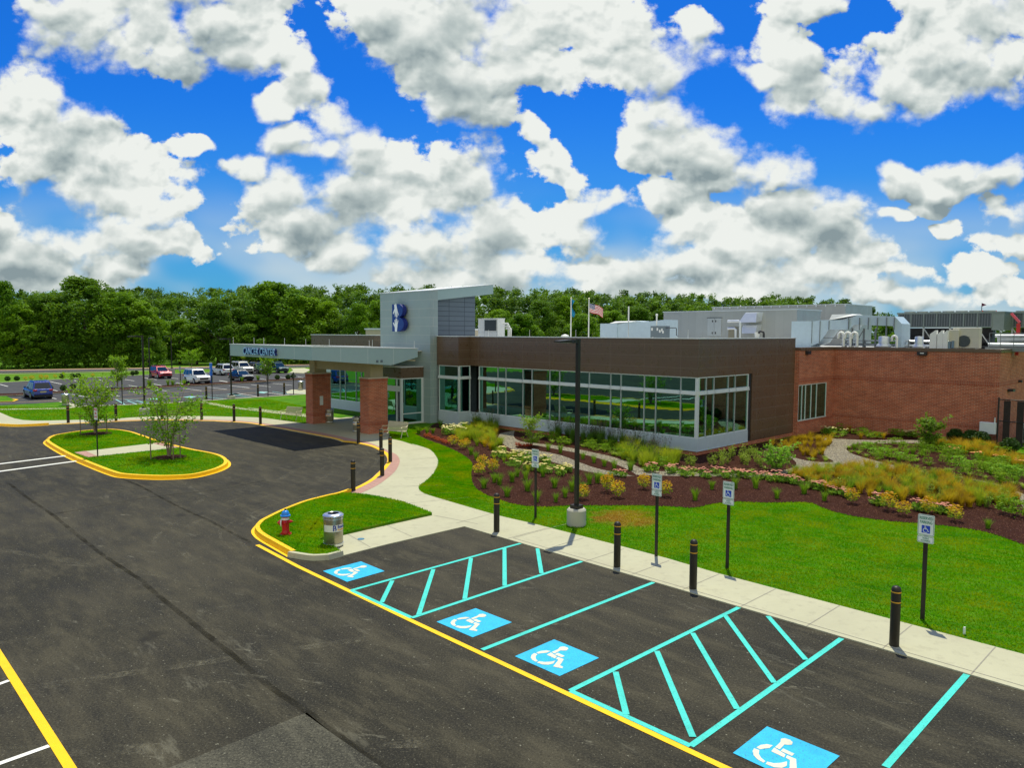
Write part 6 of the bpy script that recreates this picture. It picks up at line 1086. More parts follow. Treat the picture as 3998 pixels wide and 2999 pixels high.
    c = ST(-9.5, 52.6); o = empty('generator_cabinet', (c[0], c[1], 0), ANG, 'pale equipment cabinet half hidden behind the black fence', 'cabinet'); g = MB(); g.box(-.8, 2.4, 0, 1.3, .1, 1.25); g.build('cabinet', pm('pale_grey_enamel', (.45, .46, .42), .5), o, bevel=.03); g = MB(); [g.box(-.6 + i * .5, -.3 + i * .5, -.02, 0, .3, 1.0) for i in range(6)]; g.build('louvre', blk, o)
    o = empty('meter_box', (28.3, 43.5, .05), ANG, 'white utility box on a post in front of the brick corner', 'utility box'); g = MB(); g.box(-.42, .42, -.12, .12, .65, 1.35); g.build('box_case', pm('meter_white', (.62, .66, .68), .45), o, bevel=.03); g = MB(); g.box(-.04, .04, -.04, .04, 0, .65); g.cyl((.34, 0, 1.3), (.34, 0, 1.65), .03, n=8); g.build('post', signw, o)
    # ---- flags
    for (x, y, top), kind in (((6.75, 85, 10.5), 0), ((8.8, 85, 10.46), 1)):
        o = empty('flagpole', (x, y, 0), 0, 'white flagpole with the stars and stripes flying' if kind else 'white flagpole with a limp blue flag', 'flagpole', 'flagpoles behind the building')
        g = MB(); g.cyl((0, 0, 0), (0, 0, top), .10, .06, 12); g.build('pole', pm('white_pole', (.72, .72, .68), .4), o); g = MB(); g.ell((0, 0, top + .08), .11, .11, .11); g.build('finial', pm('gilt', (.6, .55, .4), .3, .5), o, smooth=True)
        if kind:
            g = MB(); W, H = 1.65, 1.05; nx, nz = 20, 13
            def fpt(u_, v_): return (.08 + W * u_ * .93, .16 * math.sin(u_ * 9 + v_ * 1.5) * u_, top - .42 - H * (1 - v_) - .62 * u_ ** 1.4 - .06 * math.sin(u_ * 7))
            vs = [fpt(i / nx, j / nz) for j in range(nz + 1) for i in range(nx + 1)]
            for j in range(nz):
                for i in range(nx):
                    a = j * (nx + 1) + i; mm = 2 if (i < 8 and j >= 6) else (0 if j % 2 == 0 else 1); g.f.append([a, a + 1, a + nx + 2, a + nx + 1]); g.m.append(mm)
            g.v = [tuple(q) for q in vs]
            fl = g.build('flag', [pm('flag_red', (.55, .015, .03), .8), pm('flag_white', (.75, .73, .70), .8), pm('flag_blue', (.02, .03, .18), .8)], o, smooth=True)
            g = MB()
            for r_ in range(9):
                for k in range(6 if r_ % 2 == 0 else 5):
                    u_ = (.035 + (k + (0 if r_ % 2 == 0 else .5)) * .066); v_ = 6.4 / 13 + r_ * .054; p_ = fpt(u_, v_); g.box(p_[0] - .02, p_[0] + .02, p_[1] - .012, p_[1] - .008, p_[2] - .02, p_[2] + .02)
            g.build('star', pm('star_white', (.8, .8, .78), .8), fl)
        else:
            g = MB(); nx, nz = 6, 10
            vs = [(.07 + .22 * (i / nx) * (1 + .8 * math.sin(j * .7)), .10 * math.sin(i * 1.6 + j * .4), top - 1.9 + .19 * j - .25 * (i / nx)) for j in range(nz + 1) for i in range(nx + 1)]
            g.add(vs, [(j * (nx + 1) + i, j * (nx + 1) + i + 1, (j + 1) * (nx + 1) + i + 1, (j + 1) * (nx + 1) + i) for j in range(nz) for i in range(nx)]); g.build('flag', pm('state_flag_blue', (.02, .28, .50), .8), o, smooth=True)
    # small drain cover on the near walk
    c = (-4.78, 23.0); g = MB(); g.lathe([(.11, 0), (.11, .008)], 18); tag(g.build('drain_cover', pm('drain_blue', (.05, .18, .28), .5), loc=(c[0], c[1], .031)), 'small round blue-grey cover set in the near sidewalk', 'drain cover')
    g = MB(); g.box(-.03, .03, -.01, .01, 0, .16); tag(g.build('marker_tag', signw, loc=(9.95, 15.75, .03), rz=.4), 'tiny white marker in the lawn right of the nearest sign', 'marker')
street()
# ---------------------------------------------------------------- parked cars
def cars():
    tyre = pm('tyre_rubber', (.012, .012, .012), .8); rimm = pm('alloy_rim', (.45, .46, .47), .3, .8); trim = pm('black_trim', (.014, .014, .015), .5); lampc = pm('clear_lamp', (.70, .72, .72), .15, .2); redl = pm('tail_lamp', (.45, .01, .012), .2); plate = pm('number_plate', (.5, .45, .2), .5); chrome = pm('chrome', (.7, .7, .7), .15, .9)
    m, T, out = newmat('car_glass'); principled(T, out, (.008, .012, .014), .04, 0, .9); glass = m
    def paint(name, c): return pm(name, c, .25, .15, .04, spec=.6, **{'Coat Weight': .5, 'Coat Roughness': .05})
    def car(loc, rz, col, label, L=4.6, W=1.84, H=1.68, kind='suv'):
        o = empty('parked_car', (loc[0], loc[1], .02), rz, label, 'car', 'cars in the far car park'); pt = paint('car_paint', col)
        hl = L / 2; gc = .24; wb = L * .59; xf, xr = wb / 2 + .02, -wb / 2 + .02; wr = .37 if kind != 'sedan' else .33
        belt = H * .60; hood = H * .615 if kind != 'sedan' else H * .64
        if kind == 'sedan': belt = H * .60
        # lower body outline with wheel arches
        def arch(cx): return [(cx + (wr + .06) * math.cos(R(a)), max(gc, wr + (wr + .06) * math.sin(R(a)))) for a in range(0, 181, 20)]
        prof = [(-hl + .06, gc + .12), (-hl, gc + .3), (-hl + .02, belt - .08), (-hl + .10, belt)] + [(hl * .34, belt), (hl * .42, hood + .02), (hl - .35, hood - .06), (hl - .08, hood - .22), (hl, gc + .38), (hl - .05, gc + .1)] + [(xf + wr + .06, gc)] + arch(xf)[1:] + [(xr + wr + .06, gc)] + arch(xr)[1:] + [(-hl + .1, gc)]
        g = MB(); n = len(prof)
        def wid(x, z):
            k = W / 2 - .02; ex = abs(x) / hl; k *= 1 - .13 * max(0, ex - .72) / .28; k -= .06 * max(0, (z - belt * .72) / (belt * .28)); k -= .05 * max(0, (gc + .2 - z) / .2); return k
        vs = [(x, -wid(x, z), z) for x, z in prof] + [(x, wid(x, z), z) for x, z in prof]
        # side skins by triangulating the outline, then the wrap
        g.add(vs, [tuple(range(n))[::-1], tuple(range(n, 2 * n))] + [(i, (i + 1) % n, n + (i + 1) % n, n + i) for i in range(n)])
        g.build('body', pt, o, bevel=.035)
        # cabin
        rear = {'suv': (-hl + .12, -hl + .48), 'box': (-hl + .08, -hl + .30), 'sedan': (-hl + .75, -hl + 1.35)}[kind]; front = {'suv': (hl * .42, hl * .10), 'box': (hl * .40, hl * .16), 'sedan': (hl * .44, hl * .05)}[kind]
        wb_, wt_ = W / 2 - .09, W / 2 - .27
        def frustum(s, z0, z1, dx=0.0):
            t0 = (z0 - belt) / (H - belt); t1 = (z1 - belt) / (H - belt); L_ = lambda a, t: a[0] + (a[1] - a[0]) * t; y_ = lambda t: wb_ + (wt_ - wb_) * t
            a = [(L_(rear, t0) - dx, y_(t0) + s), (L_(front, t0) + dx, y_(t0) + s)]; b = [(L_(rear, t1) - dx, y_(t1) + s), (L_(front, t1) + dx, y_(t1) + s)]
            return [(a[0][0], -a[0][1], z0), (a[1][0], -a[1][1], z0), (a[1][0], a[1][1], z0), (a[0][0], a[0][1], z0), (b[0][0], -b[0][1], z1), (b[1][0], -b[1][1], z1), (b[1][0], b[1][1], z1), (b[0][0], b[0][1], z1)]
        FS = [(0, 3, 2, 1), (4, 5, 6, 7), (0, 1, 5, 4), (1, 2, 6, 5), (2, 3, 7, 6), (3, 0, 4, 7)]
        g = MB(); g.add(frustum(0, belt - .03, H - .03), FS); g.build('cabin', pt, o, bevel=.05)
        g = MB(); tt = frustum(-.01, belt, H); g.add([(x * .985, y, z) for x, y, z in tt[4:]] + [(x * .93, y * .9, z + .045) for x, y, z in tt[4:]], FS); g.build('roof', pt if kind != 'blackroof' else trim, o, bevel=.02)
        z0, z1 = belt + .03, H - .10; f = frustum(.012, z0, z1, .012); ca = lambda a, b, t: tuple(a[i] + (b[i] - a[i]) * t for i in range(3))
        g = MB(); q = [ca(f[1], f[2], .06), ca(f[1], f[2], .94), ca(f[5], f[6], .92), ca(f[5], f[6], .08)]; g.add(q, [(0, 1, 2, 3)]); g.build('windscreen', glass, o)
        g = MB(); q = [ca(f[3], f[0], .07), ca(f[3], f[0], .93), ca(f[7], f[4], .9), ca(f[7], f[4], .1)]; g.add(q, [(0, 1, 2, 3)]); g.build('rear_window', glass, o)
        for a, b, c, d in ((0, 1, 5, 4), (2, 3, 7, 6)):
            for u0, u1 in (((.05, .27), (.30, .60), (.63, .95)) if kind != 'sedan' else ((.12, .50), (.53, .92))):
                if a == 2: u0, u1 = 1 - u1, 1 - u0
                g = MB(); g.add([ca(f[a], f[b], u0), ca(f[a], f[b], u1), ca(f[d], f[c], u1), ca(f[d], f[c], u0)], [(0, 1, 2, 3)]); g.build('window', glass, o)
        for cx in (xf, xr):
            for sy in (-1, 1):
                yy = sy * (W / 2 - .13); q = Matrix.Rotation(R(90), 3, 'X'); g = MB(); g.lathe([(wr * .6, -.115), (wr, -.10), (wr, .10), (wr * .6, .115)], 22, (cx, yy, wr), 0, q); w_ = g.build('tyre', tyre, o, smooth=True)
                g = MB(); y2 = yy + sy * .118
                g.lathe([(wr * .64, -.004), (wr * .64, .004)], 18, (cx, y2, wr), 0, q); g.build('rim', rimm, w_)
                g = MB(); g.cyl((cx, yy - sy * .3, wr), (cx, yy - sy * .12, wr), wr + .04, n=18); g.build('wheel_well', trim, w_)
        for sy in (-1, 1):
            g = MB(); g.cbox(hl - .12, sy * (W / 2 - .34), hood - .27, .22, .42, .13, rz=-sy * .28); g.build('headlight', lampc, o, bevel=.02)
            g = MB(); zt_ = belt - .12 if kind != 'sedan' else belt - .1; g.cbox(-hl + .06, sy * (W / 2 - .25), zt_, .16, .32, .17, rz=sy * .2); g.build('taillight', redl, o, bevel=.02)
            g = MB(); g.cbox(front[0] - .35, sy * (W / 2 + .04), belt + .08, .14, .2, .13); g.build('mirror', pt, o, bevel=.02)
        g = MB(); g.box(hl - .06, hl + .012, -W * .27, W * .27, gc + .36, hood - .28); g.build('grille', trim, o); g = MB(); g.box(hl - .05, hl + .015, -W * .38, W * .38, gc + .05, gc + .22); g.build('bumper_intake', trim, o)
        g = MB(); g.box(-hl - .012, -hl + .05, -.26, .26, gc + .42, gc + .55); g.build('number_plate', plate, o); g = MB(); g.box(-hl - .006, -hl + .08, -W * .42, W * .42, gc + .0, gc + .22); g.build('rear_bumper', trim, o)
        if kind != 'sedan':
            for sy in (-1, 1): g = MB(); g.tube([(rear[1] + .1, sy * (wt_ - .02), H + .02), (rear[1] + .25, sy * (wt_ - .02), H + .085), (front[1] - .3, sy * (wt_ - .02), H + .085), (front[1] - .1, sy * (wt_ - .02), H + .02)], .02, 6); g.build('roof_rail', chrome, o)
        return o
    f, b = ANG, ANG + math.pi; P_ = {k[4:]: v[0] for k, v in PTS.items() if k.startswith('car_')}
    def at(k, dx=0, dy=0): return (P_[k][0] + dx, P_[k][1] + dy)
    car(at('blue', .5, .6), b, (.005, .035, .30), 'bright blue car parked alone at the left, seen from behind')
    car(at('red', -.2, .4), f, (.42, .003, .02), 'red car in the far car park, nose towards us')
    car(at('runner', -.1, .1), f, (.72, .73, .70), 'white four-wheel drive with roof rails beside the slim blue pylon', 4.8, 1.92, 1.80, 'box')
    car(at('whiteA', .2, .2), b, (.70, .73, .74), 'white car showing its tail, beside a bigger white car', 4.7, 1.88, 1.68)
    car(at('whiteB', .2, .5), f, (.74, .73, .68), 'large white car with black windows, nose towards us', 5.0, 1.96, 1.82, 'box')
    car(at('sedan', 0, .2), f, (.010, .012, .015), 'dark grey saloon in front of the white cars', 4.6, 1.80, 1.46, 'sedan')
    car(at('darkB', .3, .4), f, (.010, .022, .024), 'near-black car half behind the small tree under the canopy letters', 4.6, 1.84, 1.68)
    car(at('green', .2, .2), f, (.008, .045, .036), 'dark green car with sun glare on the windscreen, right of the small tree', 4.6, 1.84, 1.68)
cars()
# ---------------------------------------------------------------- planting
def fastmesh(name, v, f, mats, mi=None, smooth=False):
    """numpy verts and equal-sized faces to a mesh"""
    me = bpy.data.meshes.new(name); v = np.asarray(v, np.float32); f = np.asarray(f, np.int32); k = f.shape[1]
    me.vertices.add(len(v)); me.vertices.foreach_set('co', v.ravel()); me.loops.add(f.size); me.loops.foreach_set('vertex_index', f.ravel())
    me.polygons.add(len(f)); me.polygons.foreach_set('loop_start', np.arange(0, f.size, k, dtype=np.int32)); me.polygons.foreach_set('loop_total', np.full(len(f), k, np.int32))
    for m in mats: me.materials.append(m)
    if mi is not None: me.polygons.foreach_set('material_index', np.asarray(mi, np.int32))
    me.update(); me.validate(); return me
def link(name, me, parent=None, loc=None):
    o = bpy.data.objects.new(name, me); COL.objects.link(o)
    if parent: o.parent = parent
    if loc is not None: o.location = loc
    return o
def blades(n, h, spread, lean, w, rng, base=.05, segs=3, hv=.3, curl=1.0):
    """grass fountain: n curved tapering blades (quads)"""
    v = []; f = []
    a = rng.uniform(0, 2 * math.pi, n); r0 = base * np.sqrt(rng.uniform(0, 1, n)); hh = h * (1 - hv * rng.uniform(0, 1, n)); ln = lean * rng.uniform(.2, 1.0, n) * spread
    for i in range(n):
        ca, sa = math.cos(a[i]), math.sin(a[i]); px, py = -sa, ca; k0 = len(v)
        for j in range(segs + 1):
            t = j / segs; out = r0[i] + ln[i] * t ** (1.0 + curl); z = hh[i] * (t - .25 * curl * lean * t * t); ww = w * (1 - t) ** .7 / 2 + .0006
            v.append((ca * out + px * ww, sa * out + py * ww, z)); v.append((ca * out - px * ww, sa * out - py * ww, z))
        for j in range(segs): b = k0 + 2 * j; f.append((b, b + 1, b + 3, b + 2))
    return np.array(v), np.array(f)
def leaves(P_, size, rng, up=.35, asp=.55):
    """leaf-sized quads at the points, turned at random"""
    n = len(P_); d = rng.normal(size=(n, 3)); d[:, 2] = np.abs(d[:, 2]) * .6 - .1; d /= np.linalg.norm(d, axis=1)[:, None]
    nrm = rng.normal(size=(n, 3)); nrm[:, 2] += up * 2; s = np.cross(d, nrm); s /= np.linalg.norm(s, axis=1)[:, None] + 1e-9
    L = (size * rng.uniform(.6, 1.3, n))[:, None]; W = L * asp
    a = P_ - d * L * .5; b = P_ + s * W * .5; c = P_ + d * L * .5; e = P_ - s * W * .5
    v = np.stack([a, b, c, e], 1).reshape(-1, 3); f = np.arange(4 * n).reshape(-1, 4); return v, f
def cat_(parts):
    vs, fs, ms, k = [], [], [], 0
    for v, f, m in parts: vs.append(v); fs.append(f + k); ms.append(np.full(len(f), m)); k += len(v)
    return np.concatenate(vs), np.concatenate(fs), np.concatenate(ms)
def ball(n, rx, rz, rng, cz, shell=.55):
    d = rng.normal(size=(n, 3)); d /= np.linalg.norm(d, axis=1)[:, None]; r = shell + (1 - shell) * rng.uniform(0, 1, n) ** .6
    return np.stack([d[:, 0] * rx * r, d[:, 1] * rx * r, cz + d[:, 2] * rz * r], 1)

def plants():
    G = lambda n, a, b, **k: leaf_mat(n, a, b, **k)
    mg = G('green_grass_leaf', (.08, .22, .006), (.22, .40, .012)); mf = G('straw_green_leaf', (.20, .32, .008), (.52, .54, .02), orw=.85); mo = G('straw_orange_leaf', (.36, .18, .006), (.66, .44, .012), orw=.85)
    mt = G('dark_grass_leaf', (.045, .13, .012), (.14, .27, .02)); md = pm('seed_head', (.09, .07, .055), .9); mse = G('sedum_leaf', (.13, .33, .02), (.30, .50, .04)); mli = G('lily_leaf', (.20, .32, .02), (.40, .50, .06)); mbu = G('bush_leaf', (.12, .29, .008), (.32, .48, .016)); mlm = G('lime_leaf', (.20, .46, .02), (.36, .62, .06))
    mbx = G('boxwood_leaf', (.016, .055, .005), (.04, .11, .008), trans=.15); mna = G('orange_leaf', (.60, .22, .004), (.82, .46, .01)); mny = G('yellow_leaf', (.50, .40, .008), (.72, .60, .02)); mre = G('red_leaf', (.42, .03, .03), (.62, .10, .06))
    pk = pm('pink_flower', (.50, .19, .12), .8, var=.25, scale=9); cr = pm('cream_flower', (.60, .54, .22), .8, var=.2, scale=9); pe = pm('peach_flower', (.54, .45, .13), .8, var=.2, scale=9); orf = pm('orange_flower', (.75, .30, .08), .8, var=.2, scale=9); stem = pm('brown_stem', (.12, .07, .04), .9)
    rng = np.random.default_rng(5)
    def var(fn, k=3): return [fn(i) for i in range(k)]
    def tuft(i): v, f = blades(110, .62, .26, 1.0, .014, rng, .09, 3); return fastmesh('grass_tuft', v, f, [mg])
    def feath(mt_):
        def fn(i): v, f = blades(150, .62, .30, 1.0, .010, rng, .08, 3, .45, .9); return fastmesh('feather_grass', v, f, [mt_])
        return fn
    def tall(i):
        v, f = blades(90, 1.05, .34, 1.0, .016, rng, .13, 4); v2, f2 = blades(26, 1.45, .30, .8, .012, rng, .12, 3, .35)
        tips = v2.reshape(-1, 8, 3)[:, 6, :]; v3, f3 = leaves(np.repeat(tips, 4, 0) + rng.normal(size=(len(tips) * 4, 3)) * (.012, .012, .06), .07, rng, 0, .4)
        V, F, mi = cat_([(v, f, 0), (v2, f2, 0), (v3, f3, 1)]); return fastmesh('tall_grass', V, F, [mt, md], mi)
    def sedum(fl, hgt=.34):
        def fn(i):
            P_ = ball(150, .24, .16, rng, .15, .2); P_ = P_[P_[:, 2] > .01]; v, f = leaves(P_, .085, rng, .5, .6); parts = [(v, f, 0)]
            for k in range(9):
                a, r = rng.uniform(0, 6.28), .23 * math.sqrt(rng.uniform(0, 1)); c = np.array([r * math.cos(a), r * math.sin(a), hgt + rng.uniform(-.05, .03)])
                n = 8; rr = rng.uniform(.045, .074); ring_ = np.array([[c[0] + rr * math.cos(2 * math.pi * q / n), c[1] + rr * math.sin(2 * math.pi * q / n), c[2] + rng.uniform(-.006, .006)] for q in range(n)]); top = c + (0, 0, .018); V = np.vstack([ring_, top]); F = np.array([(q, (q + 1) % n, n, n) for q in range(n)])
                VV = np.vstack([ring_, [top] * n]); F = np.array([(q, (q + 1) % n, n + (q + 1) % n, n + q) for q in range(n)]); parts.append((VV, F, 1))
            V, F, mi = cat_(parts); return fastmesh('sedum', V, F, [mse, fl], mi)
        return fn
    def lily(i): v, f = blades(36, .26, .26, 1.1, .030, rng, .05, 3, .3, 1.0); return fastmesh('lily', v, f, [mli])
    def bushy(mm, h=.5, r=.3, n=260, sz=.07):
        def fn(i):
            P_ = ball(n, r, h * .5, rng, h * .5, .3); P_ += .05 * np.sin(P_ * 23); P_ = P_[P_[:, 2] > .01]; v, f = leaves(P_, sz, rng); return fastmesh('bush', v, f, [mm])
        return fn
    def nandina(i):
        P_ = ball(230, .27, .26, rng, .34, .4); v, f = leaves(P_, .10, rng, .5, .42); top = (P_[:, 2] > .42 + rng.normal(size=len(P_)) * .08); V, F, mi = cat_([(v, f, 0)]); mi[~top] = 1; low = P_[:, 2] < .26; mi[low & (rng.uniform(size=len(P_)) < .6)] = 2
        v2, f2 = blades(9, .4, .15, 1, .012, rng, .06, 2); V2, F2, m2 = cat_([(V, F, 0), (v2, f2, 3)]); m2[:len(mi)] = mi; return fastmesh('nandina', V2, F2, [mna, mny, mbu, stem], m2)
    def stems(i):
        v, f = blades(9, .75, .25, .8, .014, rng, .08, 3, .4); pts = v.reshape(-1, 8, 3)[:, 2:7, :].reshape(-1, 3); v2, f2 = leaves(np.repeat(pts, 3, 0) + rng.normal(size=(len(pts) * 3, 3)) * .035, .075, rng); V, F, mi = cat_([(v, f, 1), (v2, f2, 0)]); return fastmesh('stem_plant', V, F, [mli, stem], mi)
    KM = {'tuft': var(tuft), 'feath': var(feath(mf)), 'orange': var(feath(mo)), 'tall': var(tall), 'pink': var(sedum(pk)), 'cream': var(sedum(cr)), 'peach': var(sedum(pe)), 'osed': var(sedum(orf)), 'lily': var(lily), 'bush': var(bushy(mbu)), 'lime': var(bushy(mlm, .5, .36, 300, .09)), 'low': var(bushy(mse, .22, .3, 240, .06)), 'red': var(bushy(mre, .30, .26, 220, .09)), 'nand': var(nandina), 'stem': var(stems)}
    K2 = {'tuft': ('grass_tuft', 'ornamental grass'), 'feath': ('feather_grass', 'ornamental grass'), 'orange': ('straw_grass', 'ornamental grass'), 'tall': ('tall_grass', 'ornamental grass'), 'pink': ('pink_sedum', 'flower'), 'cream': ('cream_sedum', 'flower'), 'peach': ('peach_sedum', 'flower'), 'osed': ('orange_sedum', 'flower'), 'lily': ('lily_clump', 'plant'), 'bush': ('leafy_perennial', 'plant'), 'lime': ('lime_shrub', 'shrub'), 'low': ('green_mound', 'plant'), 'red': ('red_shrub', 'shrub'), 'nand': ('orange_shrub', 'shrub'), 'stem': ('spindly_perennial', 'plant')}
    def put(kind, pts, label, group, smin=.8, smax=1.25, z=.034):
        name, cat = K2[kind]
        for k, (x, y) in enumerate(pts):
            o = link(name, KM[kind][k % 3], loc=(x, y, z)); s = rng.uniform(smin, smax); o.scale = (s * rng.uniform(.9, 1.1), s * rng.uniform(.9, 1.1), s * rng.uniform(.88, 1.15)); o.rotation_euler.z = rng.uniform(0, 6.28)
            tag(o, label if isinstance(label, str) else label[k], cat, group, 'thing')
    Z = POS['zones']; GR = [catmull(POS['g1_top'], 3) + catmull(POS['g1_bot'], 3)[::-1], catmull(POS['g2'], 2, True)]
    def clear(pts, holes=GR):
        pts = np.array(pts); k = np.ones(len(pts), bool)
        for h in holes: k &= ~inside(pts[:, 0], pts[:, 1], h)
        return pts[k]
    sc = lambda key, n: scatter(Z[key], n, rng, GR)
    put('tall', sc('tall1', 20), 'tall dark green grass clump under the left end of the glass front', 'tall grasses at the left of the glass front', .8, 1.15)
    put('feath', sc('feath1', 72), 'wispy yellow-green grass left of the start of the gravel path', 'wispy grasses left of the gravel path', .9, 1.5)
    put('orange', sc('feath1', 14), 'straw-coloured grass among the wispy yellow-green grass on the left', 'straw grasses left of the gravel path', .8, 1.2)
    put('cream', sc('cream1', 12), 'cream-headed sedum at the left tip of the flower bed', 'cream sedums at the left tip of the bed', 1.0, 1.35)
    put('red', Z['red1'][:9], 'low crimson plant in the row along the left lawn edge', 'crimson row at the left tip of the bed', .7, .95)
    put('red', Z['red1'][9:], 'low crimson plant at the tip of the mulch strip between the gravel paths', 'crimson plants between the gravel paths', .7, .95)
    nl = ['yellow shrub at the end of the crimson row', 'golden shrub below the wispy grasses on the left', 'golden shrub beside the wispy grasses, upper of two', 'upper orange shrub near the lawn curve', 'lower orange shrub near the lawn curve', 'yellow-orange shrub right of the two at the lawn curve', 'orange shrub directly behind the front lamp post', 'upper orange shrub right of the lamp post', 'lower orange shrub right of the lamp post', 'yellow shrub alone in the bare mulch left of the second sign', 'yellow shrub just right of the second sign plate', 'orange shrub at the right end of the pink flower row', 'orange shrub left of the rightmost sign, farther of two', 'orange shrub left of the rightmost sign, nearer of two', 'orange shrub directly behind the rightmost sign', 'orange shrub right of the rightmost sign']
    put('nand', Z['nand'], nl, 'orange and yellow shrubs along the bed edge', .95, 1.2)
    nt_ = len(Z['tuft']); put('tuft', Z['tuft'], 'single upright green grass tuft standing in bare mulch', 'green grass tufts dotted through the mulch', .85, 1.25)
    put('peach', sc('sed1', 27), 'peach-headed sedum in the drift behind the leftmost parking sign', 'peach sedums on the left', .85, 1.15)
    put('low', sc('sed1', 16), 'low green mound among the peach sedums', 'green mounds among the sedums', .7, 1.2)
    put('feath', sc('sed1', 16), 'wispy grass among the peach sedums', 'grasses among the sedums', .6, .9)
    put('tall', sc('bld1b', 44), 'tall dark grass in the row under the glass front', 'tall grasses under the glass front', .75, 1.1)
    put('bush', sc('bld1', 44), 'leafy green perennial between the glass front and the gravel path', 'perennials under the glass front', .7, 1.15)
    put('lily', sc('bld1', 60), 'pale green strappy clump between the glass front and the gravel path', 'strappy clumps under the glass front', .8, 1.3)
    put('tall', sc('cor1', 12), 'tall grass in the thicket at the glass corner', 'grass thicket at the glass corner', .65, .95)
    put('feath', sc('cor1', 44), 'wispy grass in the thicket at the glass corner', 'wispy thicket at the glass corner', 1.0, 1.7)
    put('lily', clear(Z['coredge']), 'pale green strappy clump edging the gravel below the glass corner', 'edging below the glass corner', .8, 1.2)
    put('stem', sc('stems', 34), 'spindly yellow-green perennial in the mulch right of the glass corner', 'spindly perennials right of the glass corner', .7, 1.2)
    put('pink', Z['pink'], 'pink-headed sedum in the band along the gravel', 'pink sedums along the gravel', .8, 1.2)
    put('lily', [(x + rng.normal() * .3, y + rng.normal() * .2) for x, y in Z['pink'][1::3]], 'pale green strappy clump among the pink sedums', 'strappy clumps in the pink band', .8, 1.2)
    put('low', [(x + rng.normal() * .3, y + rng.normal() * .2) for x, y in Z['pink'][::2]], 'low green mound in the pink sedum band', 'green mounds in the pink band', .6, 1.0)
    put('orange', sc('tri', 44), 'straw-orange grass in the wedge between the gravel paths', 'straw grasses in the wedge', .8, 1.2)
    put('lily', clear([(x + rng.normal() * .2, y + rng.normal() * .2) for x, y in Z['triedge'] * 2]), 'pale green strappy clump edging the wedge of straw grass', 'edging of the wedge', .8, 1.25)
    put('orange', sc('big', 172), 'straw-orange grass in the big grass bed on the right', 'straw grasses in the big bed', .8, 1.35)
    put('feath', sc('big', 95), 'yellow-green wispy grass in the big grass bed on the right', 'wispy grasses in the big bed', .8, 1.25)
    put('stem', sc('big', 46), 'green leafy stem among the straw grasses on the right', 'leafy stems in the big bed', .6, 1.0)
    put('tuft', sc('big', 30), 'green upright tuft among the straw grasses on the right', 'green tufts in the big bed', .8, 1.3)
    put('bush', sc('rbed', 104), 'leafy green perennial in the bed before the brick wall', 'perennials before the brick wall', .7, 1.2)
    put('lily', sc('rbed', 24), 'pale green strappy clump in the bed before the brick wall', 'strappy clumps before the brick wall', .8, 1.2)
    put('orange', sc('rbed2', 46), 'russet grass at the right of the bed before the brick wall', 'russet grasses on the right', .9, 1.4)
    put('lily', clear(Z['redge']), 'pale green strappy clump edging the far side of the curving path', 'edging of the curving path', .8, 1.3)
    put('tuft', sc('rbed', 24), 'green upright tuft in the bed before the brick wall', 'green tufts before the brick wall', .7, 1.1)
    put('lime', Z['lime'], 'bright lime green shrub in the right bed', 'lime shrubs in the right bed', .8, 1.25)
    put('osed', Z['osed'], ['orange-headed sedum, leftmost of those in the right bed', 'orange-headed sedum second from the left in the right bed', 'orange-headed sedum third from the left in the right bed', 'orange-headed sedum nearest the right picture edge'], 'orange sedums in the right bed', 1.1, 1.5)
    put('tall', Z['walltall'], 'tall pale grass against the inner brick corner', 'tall grasses at the inner brick corner', 1.0, 1.3)
    put('bush', sc('wall1', 38), 'leafy perennial along the foot of the brick wall', 'perennials at the foot of the brick wall', .7, 1.1)
    put('lily', sc('wall1', 18), 'strappy clump along the foot of the brick wall', 'strappy clumps at the foot of the brick wall', .9, 1.3)
    put('orange', sc('wall1', 9), 'straw grass at the foot of the brick wall', 'straw grasses at the foot of the brick wall', .8, 1.1)
    put('cream', Z['cream2'], 'cream-headed sedum at the foot of the brick wall', 'cream sedums at the foot of the brick wall', 1.0, 1.4)
    put('bush', Z['gbush'], 'rounded green bush at the lower right end of the gravel path', 'green bushes at the lower right', 1.3, 1.7)
    # round clipped shrubs
    def boxw(i): P_ = ball(3600, .5, .46, rng, .46, .45); P_ += .03 * np.sin(P_ * 17); v, f = leaves(P_[P_[:, 2] > .02], .085, rng, .4, .65); return fastmesh('boxwood', v, f, [mbx])
    bx = var(boxw, 2)
    for k, ((x, y), s, lab) in enumerate((((27.0, 44.5), .95, 'clipped round bush left of the white utility box'), ((27.4, 43.6), 1.0, 'clipped round bush before the white utility box, second from the left'), ((27.6, 43.0), 1.0, 'clipped round bush nearest below the white utility box'), ((27.7, 40.6), .95, 'clipped round bush alone on the grass by the black fence'), ((28.0, 43.9), .85, 'dark clipped bush tucked behind the white utility box'))):
        o = link('round_bush', bx[k % 2], loc=(x, y, .04)); o.scale = (s, s, s * .95); tag(o, lab, 'shrub', 'clipped round bushes by the brick corner')
    for k, (x, y) in enumerate(PTS['shrub']): o = link('round_bush', bx[k % 2], loc=(x, y, .06)); o.scale = (.7, .7, .72); tag(o, 'small dark round bush at the far car park ' + ('verge' if k < 7 else 'median right of the blue car' if k < 10 else 'median under the canopy letters'), 'shrub', ('round bushes on the far verge', 'round bushes in the median left', 'round bushes in the median right')[0 if k < 7 else 1 if k < 10 else 2])
    put('nand', PTS['goldshrub'], 'tiny golden shrub on the verge beyond the far car park', 'golden shrubs on the far verge', 1.0, 1.3)
    put('tuft', PTS['tuft'], 'grass tuft in the mulch of the far car park median', 'grass tufts in the far median', 1.4, 1.9, .1)
    # small trees of the garden and car park
    bark = pm('pale_bark', (.24, .18, .12), .85, bump=.3)
